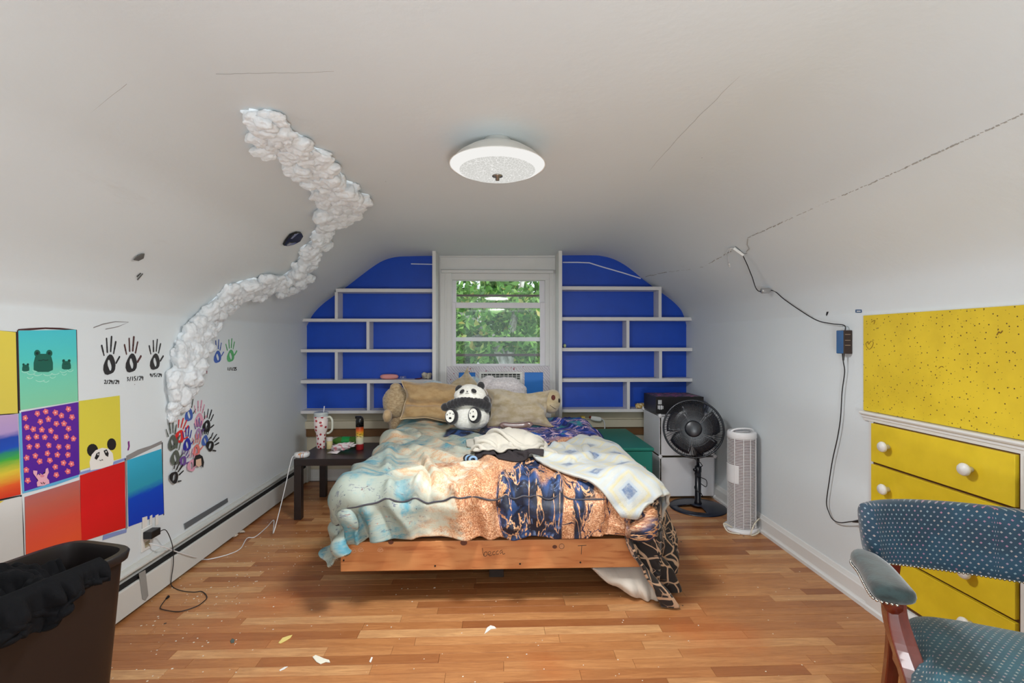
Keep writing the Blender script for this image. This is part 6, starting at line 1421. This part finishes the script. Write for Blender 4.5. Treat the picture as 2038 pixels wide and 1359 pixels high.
tag(MB().lathe([(.014, -.028), (.017, -.022), (.017, .020), (.012, .028)], 18, align(P[-1] - Q[0], (P[-1] + Q[0]) / 2)).build('cable_choke', plain('silver_sleeve', rgb(176, 176, 176), .3, .6), smooth=True), 'silver sleeve threaded on the sagging black cable', 'cable sleeve')
P = [bot + Vector((0, 0, .005)), bot + Vector((0, 0, -.04)), wrp(1681, 740, .02), wrp(1676, 780, .02), wrp(1673, 830, .02), wrp(1667, 870, .02), wrp(1657, 915, .02), wrp(1650, 960, .02), wrp(1645, 1000, .02), wrp(1650, 1020, .02), wrp(1658, 1034, .02), wrp(1672, 1040, .022), wrp(1692, 1038, .03), wrp(1710, 1036, .03)]
pc = tag(MB().tube(smooth_path(P, 6), .0027, 8).build('power_cable', M_cordb, smooth=True), 'long black cable hanging from the power brick to the low outlet', 'cable')
MB().tube([wrp(1697, 1038, .032), wrp(1712, 1037, .03)], [.004, .009], 10).build('plug', M_bk, pc)
MB().tube([bot, bot + Vector((0, 0, -.035))], [.007, .004], 10).build('strain_relief', M_bk, pc)
q_ = wrp(1722, 1040); ol = thing('wall_outlet', (XR, q_.y, q_.z), 'white outlet plate on the right wall half behind the chair back', 'outlet')
bx('cover_plate', XR - .006, XR, q_.y - .035, q_.y + .035, q_.z - .06, q_.z + .055, M_plast, ol)
# white controller at the end of the light strip
pA = on_shell(1462, 491, .012)[0]; pB = on_shell(1484, 503, .02)[0]; rc = thing('strip_controller', tuple(pA), 'small white light-strip controller glued on the right slope', 'controller')
d_ = (pB - pA); MB().box(-.011, .011, -.008, .008, 0, d_.length, M=align(d_, pA)).build('body', M_plast, rc, bevel=.003)
sh = lambda x, y, o=.012: on_shell(x, y, o)[0]
MB().tube(smooth_path([sh(1463, 491), sh(1455, 490, .02), sh(1449, 500, .015), sh(1443, 507)], 4), .002, 6).build('white_lead', M_cordw, rc, smooth=True)
MB().tube(smooth_path([sh(1458, 490), sh(1455, 498, .02), sh(1453, 511, .02), sh(1455, 523, .018)], 4), .002, 6).build('white_lead', M_cordw, rc, smooth=True)
MB().tube([sh(1454.5, 520, .018), sh(1455.5, 526, .018)], .0045, 8).build('sensor_bulb', M_plast, rc)
MB().tube(smooth_path([sh(1466, 487), sh(1473, 489, .02), sh(1484, 499, .02), sh(1489, 500)], 4), .0012, 6).build('black_lead', M_cordb, rc, smooth=True)
# marks on the right wall
def wr_poly(name, pts, mat, label, cat, th=.001): return tag(MB().prism([wrp(x, y, .0005) for x, y in pts], (-th, 0, 0)).build(name, mat), label, cat)
wr_poly('paint_chip', [(1644, 626), (1646, 618), (1649, 611), (1651, 612), (1650, 619), (1647, 626), (1645, 629)], M_bk, 'small black smudge on the right wall above the cable', 'mark')
lb = wr_poly('paper_label', [(1703, 616), (1715, 616), (1715, 622), (1703, 622)], plain('navy_label', rgb(30, 74, 120), .4), 'tiny navy and white label high on the right wall by the yellow board', 'label', .0015)
MB().prism([wrp(1705, 618.2, .0022), wrp(1713, 618.2, .0022), wrp(1713, 620.2, .0022), wrp(1705, 620.2, .0022)], (-.0004, 0, 0)).build('white_bar', M_plast, lb)
# yellow board
t = NT('yellow_paint'); co = t.coord(); base = t.mix(t.smooth(t.noise(co, 5, 4, .6), .35, .65), rgb(214, 184, 34), rgb(226, 196, 40))
M_yel = t.done(base, .4)
t = NT('speckled_yellow'); co = t.coord(); base = t.mix(t.smooth(t.noise(co, 5, 4, .6), .35, .65), rgb(212, 182, 34), rgb(224, 194, 40))
co0 = co; cbx = t.n('ShaderNodeCombineXYZ'); t.lk(t.sep(co)[1], cbx.inputs[0]); t.lk(t.sep(co)[2], cbx.inputs[1]); v = t.n('ShaderNodeTexVoronoi', voronoi_dimensions='2D'); t.lk(cbx.outputs[0], v.inputs[0]); v.inputs['Scale'].default_value = 30; hgt = t.math('MULTIPLY_ADD', t.sep(co)[2], .35, .56)
sp_ = t.math('MULTIPLY', t.math('LESS_THAN', v.outputs['Distance'], .075), t.math('LESS_THAN', t.sep(v.outputs['Color'])[0], hgt))
v2 = t.n('ShaderNodeTexVoronoi', voronoi_dimensions='2D'); t.lk(cbx.outputs[0], v2.inputs[0]); v2.inputs['Scale'].default_value = 80; sp2 = t.math('MULTIPLY', t.math('LESS_THAN', v2.outputs['Distance'], .10), t.math('LESS_THAN', t.sep(v2.outputs['Color'])[0], .14))
t.bump(t.math('MAXIMUM', sp_, sp2), -.5, .004); M_yels = t.done(t.mix(t.math('MAXIMUM', sp_, sp2), base, rgb(84, 56, 16)), .5)
by1 = wrp(1721, 700).y; bz0, bz1 = wrp(1721, 816).z, wrp(1721, 628).z
yb = tag(MB().box(XR - .008, XR - .0005, .75, by1, bz0, bz1).build('pin_board', M_yels, bevel=.002), 'long yellow painted board with pin holes on the right wall', 'board')
def wr_line(name, pts, w_, mat, parent, out=.0095):
    m_ = MB(); P = [wrp(x, y, out) for x, y in pts]; m_.tube(smooth_path(P, 3) if len(P) > 2 else P, w_, 5); return m_.build(name, mat, parent)
M_drawn = plain('brown_pen', rgb(120, 84, 30), .7)
wr_line('drawn_heart', [(1723, 684), (1726, 680), (1729, 685), (1733, 679), (1738, 681), (1736, 689), (1730, 695), (1725, 690), (1723, 684)], .0009, M_drawn, yb)
wr_line('drawn_squiggle', [(1984, 667), (1988, 660), (1991, 663), (1995, 658)], .0014, M_drawn, yb); wr_line('drawn_squiggle', [(1868, 733), (1873, 729), (1878, 731)], .0009, M_drawn, yb); wr_line('drawn_squiggle', [(1734, 641), (1741, 637), (1739, 645)], .0009, M_drawn, yb)
# ledge and built-in drawers
lz1 = bz0 - .002; lz0 = wrp(1734, 840).z + .006
m = MB(); run_y(m, [(0, lz0), (-.012, lz0), (-.014, lz0 + .012), (-.019, lz0 + .016), (-.019, lz0 + .024), (-.030, lz0 + .03), (-.034, lz0 + .036), (-.034, lz1 - .006), (-.03, lz1), (0, lz1)], XR, .75, by1 - .004)
tag(m.build('ledge_moulding', M_trim), 'white moulded ledge between yellow board and yellow drawers', 'moulding')
dy1 = on_x(1734, 860, XR - .02).y; dy0 = on_x(2021, 960, XR - .02).y
drw = thing('built_in_drawers', (XR, (dy0 + dy1) / 2, .1), 'built-in chest of yellow drawers with round white knobs in the right wall', 'drawers')
bx('recess', XR - .0065, XR - .0005, .75, dy1 + .002, .120, lz0, plain('gap_shade_brown', rgb(92, 60, 30), .8), drw, 0)  # dark backing panel, colours in the shadow of the gaps between drawers
bx('stile', XR - .008, XR - .0005, dy1 + .004, dy1 + .03, .118, lz0, M_trim, drw, .001); bx('stile', XR - .012, XR - .0066, dy0 - .024, dy0 - .008, .120, lz0, M_trim, drw, .001)
Zd = [on_x(1734, y, XR - .02).z for y in (842, 917)]; Hd = Zd[0] - Zd[1]; zk = Zd[0]
kn = None
cols = [(dy0, dy1), (.80, dy0 - .03)]
for ci, (ya, yb_) in enumerate(cols):
    for k in range(4):
        z1_ = lz0 - .006 - k * ((lz0 - .006 - .128) / 4); z0_ = z1_ - (lz0 - .006 - .128) / 4 + .012
        d = bx('drawer', XR - .022, XR - .004, ya, yb_, z0_, z1_, M_yel, drw, .002)
        if ci == 0 or True:
            for f in (.16, .76) if ci == 0 else (.25, .8):
                yk = yb_ - (yb_ - ya) * f; zk = (z0_ + z1_) / 2
                if kn is None:
                    kn = mk('knob', *(lambda b: (b.v, b.f))(MB().lathe([(.011, 0), (.010, .014), (.015, .020), (.023, .023), (.0245, .030), (.020, .038), (.0, .041)], 24, align((-1, 0, 0), (0, 0, 0)), cap1=False)), plain('knob_white', rgb(228, 226, 220), .35), d, smooth=True, local=True); o = kn
                else: o = kn.copy(); C.objects.link(o); o.parent = d
                o.location = Vector((XR - .022, yk, zk)) - ORG[d]
m = MB(); run_y(m, [(-.001, .0), (-.03, 0), (-.03, .02), (-.022, .026), (-.022, .09), (-.018, .1), (-.01, .112), (-.001, .115)], XR - .002, .7, dy1 + .03)
m.build('plinth', M_trim, drw)
# ================================================================ UPHOLSTERED ARMCHAIR (bottom right)
def dotted(name, c1, c2, su, sv, cols):
    t = NT(name); uv = t.coord('UV'); s = t.sep(uv)
    row = t.math('FLOOR', t.math('DIVIDE', s[1], sv)); a = t.math('DIVIDE', s[0], su); a = t.math('ADD', a, t.math('MULTIPLY', t.math('FRACT', t.math('MULTIPLY', row, .5)), 1.0))
    fu = t.math('SUBTRACT', t.math('FRACT', a), .5); fv = t.math('SUBTRACT', t.math('FRACT', t.math('DIVIDE', s[1], sv)), .5)
    au, av = t.math('ABSOLUTE', fu), t.math('ABSOLUTE', fv)
    cr = t.math('MAXIMUM', t.math('MULTIPLY', t.math('LESS_THAN', au, .17), t.math('LESS_THAN', av, .08)), t.math('MULTIPLY', t.math('LESS_THAN', au, .07), t.math('LESS_THAN', av, .22)))
    wn = t.n('ShaderNodeTexWhiteNoise', noise_dimensions='2D'); cb = t.n('ShaderNodeCombineXYZ'); t.lk(t.math('FLOOR', a), cb.inputs[0]); t.lk(row, cb.inputs[1]); t.lk(cb.outputs[0], wn.inputs[0])
    dc = t.ramp(wn.outputs[0], [(0, cols[0]), (.5, cols[1]), (1, cols[2])]); base = t.mix(t.smooth(t.noise(uv, 6, 3), .4, .6), c1, c2)
    t.bump(t.math('ADD', t.noise(uv, 240, 2), cr), .25, .002)
    return t.done(t.mix(cr, base, dc), .75, sheen=.3)
M_chair = dotted('teal_dotted_fabric', rgb(9, 46, 66), rgb(14, 58, 80), .020, .0125, (rgb(160, 106, 130), rgb(124, 146, 154), rgb(172, 148, 142)))
M_seat = dotted('teal_seat_fabric', rgb(12, 64, 78), rgb(20, 84, 100), .017, .014, (rgb(160, 126, 136), rgb(140, 160, 160), rgb(170, 150, 134)))
M_armv = velvet('worn_green_velvet', rgb(18, 30, 29), rgb(38, 58, 58), 20); M_mah = NT('mahogany'); t = M_mah; g = t.noise(t.coord('Object', (8, 8, 1)), 4, 5, .6)
M_mah = t.done(t.mix(g, rgb(70, 22, 12), rgb(120, 44, 22)), .22, spec=.6, coat=.3); M_nail = plain('nickel_nail', rgb(190, 186, 176), .25, 1)
CH = thing('armchair', (1.345, 1.112, 0), 'teal dotted upholstered armchair with nailhead trim and mahogany legs', 'chair', rotz=math.radians(-27))
def L(o): return o
# back band: sweeps round in plan, closed cross-section
nu_, nc_ = 60, 20; V = []; UVs = []
def back_path(f):   # f in -1..1
    a = f * 1.16; x = .315 * math.sin(a) / math.sin(1.16); y = .235 + .085 * (math.cos(a) - math.cos(1.16)) / (1 - math.cos(1.16)) ; return x, y
def band_pt(f, c):
    x, y = back_path(f); x2, y2 = back_path(f + .01); tx_, ty_ = x2 - x, y2 - y; l = math.hypot(tx_, ty_); nx, ny = -ty_ / l, tx_ / l   # outward normal
    if ny < 0: nx, ny = -nx, -ny
    z0, z1 = .590 + .02 * f * f, .785 + .012 * (1 - f * f) - .006 * abs(f) ** 6; hgt = (z1 - z0) / 2; zc__ = (z0 + z1) / 2; th = .030
    a = 2 * PI * c; cx_ = math.copysign(abs(math.cos(a)) ** .55, math.cos(a)) * th; cz_ = math.copysign(abs(math.sin(a)) ** .6, math.sin(a)) * hgt
    lean = .012 * (cz_ / hgt)
    return Vector((x + nx * (cx_ + lean), y + ny * (cx_ + lean), zc__ + cz_)), cx_
per = [0]
for i in range(nu_ + 1):
    f = -1 + 2 * i / nu_
    for j in range(nc_):
        p, a = band_pt(f, j / nc_); V.append(p); UVs.append((f * .40 + a * (1 if f > 0 else -1), p.z))
F_ = [(i * nc_ + j, (i + 1) * nc_ + j, (i + 1) * nc_ + (j + 1) % nc_, i * nc_ + (j + 1) % nc_) for i in range(nu_) for j in range(nc_)]
for e, i in ((-1, 0), (1, nu_)):   # rounded ends
    c_ = len(V); cen = sum((Vector(V[i * nc_ + j]) for j in range(nc_)), Vector()) / nc_; x, y = back_path(e); V.append(cen + Vector((.012 * e, -.012, 0))); UVs.append((e * .40, cen.z))
    F_ += [(i * nc_ + j, i * nc_ + (j + 1) % nc_, c_) for j in range(nc_)]
bk = mk('backrest', V, F_, M_chair, CH, smooth=True, uv=UVs, local=True)
nails = MB()
def nail_line(P, step=.0105, n=None):
    P = smooth_path(P, 6); d = 0; last = None
    for a, b in zip(P, P[1:]):
        l = (b - a).length
        while d < l: last = a + (b - a) * (d / l); nails.add(*nail_geo(last)); d += step
        d -= l
_bm = bmesh.new(); bmesh.ops.create_icosphere(_bm, subdivisions=1, radius=.0046); _nv = [v.co.copy() for v in _bm.verts]; _nf = [tuple(v.index for v in f.verts) for f in _bm.faces]; _bm.free()
def nail_geo(p): return [p + v for v in _nv], _nf
P = []
for i in range(0, 41):
    f = -1 + 2 * i / 40; p, a = band_pt(f, .5 + .19); P.append(p + Vector((0, -.0, -.0)))
nail_line(P)
for s in (-1, 1):
    # arm pad: swept from under the band end forward, widening
    path = smooth_path([Vector((s * .318, .245, .610)), Vector((s * .328, .20, .618)), Vector((s * .322, .12, .626)), Vector((s * .322, .04, .632)), Vector((s * .322, -.03, .636)), Vector((s * .318, -.072, .634))], 5)
    V = []; F_ = []; UVa = []; nc2_ = 18; m_ = len(path)
    for i, p in enumerate(path):
        f = i / (m_ - 1); t_ = (path[min(i + 1, m_ - 1)] - path[max(i - 1, 0)]).normalized(); side = Vector((t_.y, -t_.x, 0)).normalized(); w_ = .036 + .014 * math.sin(min(1, f * 1.15) * PI * .5) 
        endt = math.sqrt(max(0, 1 - max(0, (f - .86) / .14) ** 2)) if f > .86 else 1
        w_ *= max(endt, .02); h_ = .026 * max(endt ** .6, .02)
        for j in range(nc2_):
            a = 2 * PI * j / nc2_; c, sn = math.cos(a), math.sin(a)
            V.append(p + side * (math.copysign(abs(c) ** .7, c) * w_) + Vector((0, 0, math.copysign(abs(sn) ** .75, sn) * h_ * (1 if sn > 0 else .7)))); UVa.append((c * w_, f * .34))
    F_ = [(i * nc2_ + j, (i + 1) * nc2_ + j, (i + 1) * nc2_ + (j + 1) % nc2_, i * nc2_ + (j + 1) % nc2_) for i in range(m_ - 1) for j in range(nc2_)]
    F_ += [tuple(range(nc2_)), tuple((m_ - 1) * nc2_ + j for j in range(nc2_))]
    mk('arm_pad', V, F_, M_armv, CH, smooth=True, uv=UVa, local=True)['label'] = 'worn dark green arm pad'
    N = []
    for i, p in enumerate(path):
        if i < 2: continue
        f = i / (m_ - 1); t_ = (path[min(i + 1, m_ - 1)] - path[max(i - 1, 0)]).normalized(); side = Vector((t_.y, -t_.x, 0)).normalized() * (1 if Vector((t_.y, -t_.x, 0)).x * s > 0 else -1); w_ = (.036 + .014 * math.sin(min(1, f * 1.15) * PI * .5)); endt = math.sqrt(max(0, 1 - max(0, (f - .86) / .14) ** 2)) if f > .86 else 1
        N.append(p + side * w_ * endt * .96 + Vector((0, 0, -.014)))
    N += [path[-1] + Vector((0, -.003, -.014))]
    nail_line(N)
    # wooden rail under the pad and curved front leg
    MB().tube([p + Vector((0, 0, -.030)) for p in path[:-3]], .022, 10).build('arm_rail', M_mah, CH, smooth=True, local=True)
    def bar(name, pts, wx_, wy_):
        PP = smooth_path([Vector(p) for p in pts], 5); V = []; F_ = []
        n_ = len(PP)
        for i, p in enumerate(PP):
            f = i / (n_ - 1); a, b = (wx_(f), wy_(f)) if callable(wx_) else (wx_, wy_)
            V += [p + Vector((x, y, 0)) for x, y in ((-a, -b), (0, -b * 1.12), (a, -b), (a, b), (-a, b))]
        F_ = [(i * 5 + j, i * 5 + (j + 1) % 5, (i + 1) * 5 + (j + 1) % 5, (i + 1) * 5 + j) for i in range(n_ - 1) for j in range(5)] + [(4, 3, 2, 1, 0), tuple((n_ - 1) * 5 + j for j in range(5))]
        return mk(name, V, F_, M_mah, CH, local=True, bevel=.004)
    bar('leg', [(s * .298, .03, .612), (s * .300, .03, .56), (s * .290, .015, .50), (s * .272, -.03, .42), (s * .262, -.06, .33), (s * .262, -.065, .2), (s * .268, -.06, 0)], lambda f: .017 + .012 * math.sin(f * PI), lambda f: .026 + .016 * math.sin(f * PI))
    bar('leg', [(s * .24, .29, .60), (s * .245, .30, .5), (s * .24, .29, .35), (s * .25, .31, .15), (s * .26, .34, 0)], .017, .02)
ng = nails.build('nailheads', M_nail, CH, smooth=True, local=True); ng['kind'] = 'stuff'
# seat cushion
n = 40; V = []; UVs = []; F_ = []
def seat_pt(u, v, z):
    x = .275 * (1 - .08 * v) * u; y = -.25 + .50 * (v + 1) / 2
    r = (abs(u) ** 6 + abs(v) ** 6) ** (1 / 6)
    return x, y
rings_ = [(0, .50), (.3, .499), (.6, .494), (.8, .484), (.92, .468), (.985, .445), (1, .42), (.99, .39), (.96, .375), (0, .375)]
nn = 56
for r, z in rings_:
    for k in range(nn):
        a = 2 * PI * k / nn; c, s_ = math.cos(a), math.sin(a); u = math.copysign(abs(c) ** .42, c); v = math.copysign(abs(s_) ** .42, s_)
        x = .285 * u * r * (1 - .10 * v * r); y = .0 + .265 * v * r; V.append(Vector((x, y + .0, z))); UVs.append((x + (z * .5 if r > .9 else .25), y + (z if r > .9 else .4)))
F_ = [(i * nn + k, i * nn + (k + 1) % nn, (i + 1) * nn + (k + 1) % nn, (i + 1) * nn + k) for i in range(len(rings_) - 1) for k in range(nn)]
mk('seat', V, F_, M_seat, CH, smooth=True, uv=UVs, local=True)
for x0, x1, y0, y1 in [(-.24, .24, -.235, -.205), (-.24, .24, .22, .25), (-.255, -.225, -.21, .24), (.225, .255, -.21, .24)]:
    MB().box(x0, x1, y0, y1, .31, .385).build('seat_rail', M_mah, CH, bevel=.004, local=True)

# ================================================================ BLACK HOODIE HUNG IN THE BIN
ex3, ey3 = Vector((ex_.x, ex_.y, 0)), Vector((ey_.x, ey_.y, 0)); Exy = np.array([[ex_.x, ex_.y], [ey_.x, ey_.y]]); bcn = np.array([bc.x, bc.y])
n1, n2 = 96, 70; S_ = np.linspace(0, 1, n1)[:, None] + np.zeros((1, n2)); T2 = np.linspace(0, 1, n2)[None, :] + np.zeros((n1, 1))
yl = -.235 + .36 * T2; hang = .085 * np.clip(np.sin(np.clip(T2 * 1.12 + .12, 0, 1) * PI), 0, 1) ** .6 + .015 + .02 * np.sin(T2 * 14)
kx = np.array([-.115, -.09, -.04, .03, .09, hw - .012, hw + .008, hw + .028, hw + .036, hw + .034]); kz = np.array([.50, .575, .625, .60, .585, BZ + .004, BZ + .016, BZ + .004, BZ - .04, BZ - .04])
kt = np.array([0, .12, .24, .4, .52, .62, .66, .71, .78, 1.0])
Xl = np.interp(S_, kt, kx); Zl = np.interp(S_, kt, kz); ov = np.clip((S_ - .78) / .22, 0, 1); Zl = Zl - ov * np.maximum(hang - .04, -.02)
nz1 = fbm(S_ * 1.0 + .3 * T2, T2, 5, 5, 3); nz2 = fbm(S_, T2 * 1.6, 11, 8, 2); inn = 1 - np.clip((S_ - .55) / .1, 0, 1)
Zl = Zl + inn * (.075 * nz1 + .03 * nz2 - .05 * np.clip((T2 - .6) / .4, 0, 1)) ; outw = np.clip((S_ - .66) / .1, 0, 1)
Xl = Xl + outw * (.012 + .022 * np.sin(T2 * 17 + S_ * 3 + 2 * nz1) + .03 * nz2 * 1.0).clip(0, .06)
yl = yl + .05 * nz1 * (.4 + ov) - .03 * ov * (T2 - .5)
lim = (hw - .02); Xl = np.where(S_ < .6, np.clip(Xl, -lim, lim), Xl); yl = np.clip(yl, -hl + .02, hl - .02)
G = np.concatenate([np.stack([Xl, yl], -1) @ Exy + bcn, Zl[..., None]], -1); A1, A2 = S_, T2
M_blackc = plain('black_jersey', rgb(9, 9, 12), .9, bump=.3, bscale=220, spec=.2)
tag(cloth_obj('black_hoodie', upsample(G, 2), M_blackc, upsample(np.stack([A1, A2, 0 * A1], -1), 2)[..., :2], thick=.012), 'crumpled black hoodie stuffed in the waste bin, hanging over its rim', 'hoodie')

# ================================================================ LITTER ON THE FLOOR
def chip(pts, mat, label, cat='chip', h=.0025):
    return tag(MB().prism([on_z(x, y, .0006) for x, y in pts], (0, 0, h)).build('paint_chip', mat, bevel=.0006), label, cat)
chip([(622, 1308), (628, 1304), (636, 1307), (645, 1311), (655, 1314), (657, 1319), (648, 1318), (638, 1322), (630, 1318)], plain('white_chip', rgb(226, 222, 204), .7), 'largest white paint chip lying on the floor front left of the bed')
chip([(554, 1280), (562, 1270), (574, 1266), (582, 1264), (578, 1270), (568, 1276), (558, 1281)], plain('yellow_chip', rgb(222, 200, 120), .7), 'pale yellow scrap lying on the floor left of the white chip')
chip([(735, 1317), (739, 1308), (742, 1309), (738, 1319)], M_whitep, 'thin white sliver on the floor right of the white chip')
chip([(556, 1334), (566, 1328), (573, 1327), (566, 1332), (557, 1336)], M_whitep, 'thin white sliver on the floor near the bottom edge')
chip([(458, 1276), (462, 1271), (467, 1273), (466, 1279), (460, 1280)], plain('grey_blob', rgb(80, 90, 84), .6), 'small grey-green dried paint blob on the floor', 'paint blob', .002)
chip([(969, 1250), (976, 1245), (984, 1247), (988, 1251), (978, 1252), (970, 1258), (964, 1262)], M_whitep, 'cluster of white crumbs on the floor before the bed')
m = MB(); rr = random.Random(4)
for k in range(230):
    if k < 150: x, y = rr.uniform(-1.68, -1.15) + abs(rr.gauss(0, .12)), rr.uniform(1.6, 3.1)
    else: x, y = rr.uniform(-1.2, 1.6), rr.uniform(1.75, 2.6)
    s = rr.uniform(.001, .0035) * (2 if k % 17 == 0 else 1); a = rr.uniform(0, 6)
    P = [Vector((x + s * math.cos(a + q) * rr.uniform(.6, 1.5), y + s * math.sin(a + q) * rr.uniform(.5, 1.3), .0005)) for q in (0, 1.2, 2.5, 3.8, 5)]; m.prism(P, (0, 0, .0008))
dbs = m.build('paint_crumbs', plain('crumb', rgb(226, 220, 206), .7)); tag(dbs, 'scattered white paint crumbs over the wood floor', 'debris', kind='stuff')
m = MB(); m.blob(on_z(468, 1065, .01), (.016, .02, .010), .4, 3, 2, 3); m.blob(on_z(478, 1058, .008), (.03, .012, .008), .5, 3, 3, 3)
tag(m.build('dust_clump', plain('dust', rgb(190, 176, 160), .9), smooth=True), 'small clump of beige fluff against the heater foot', 'fluff')
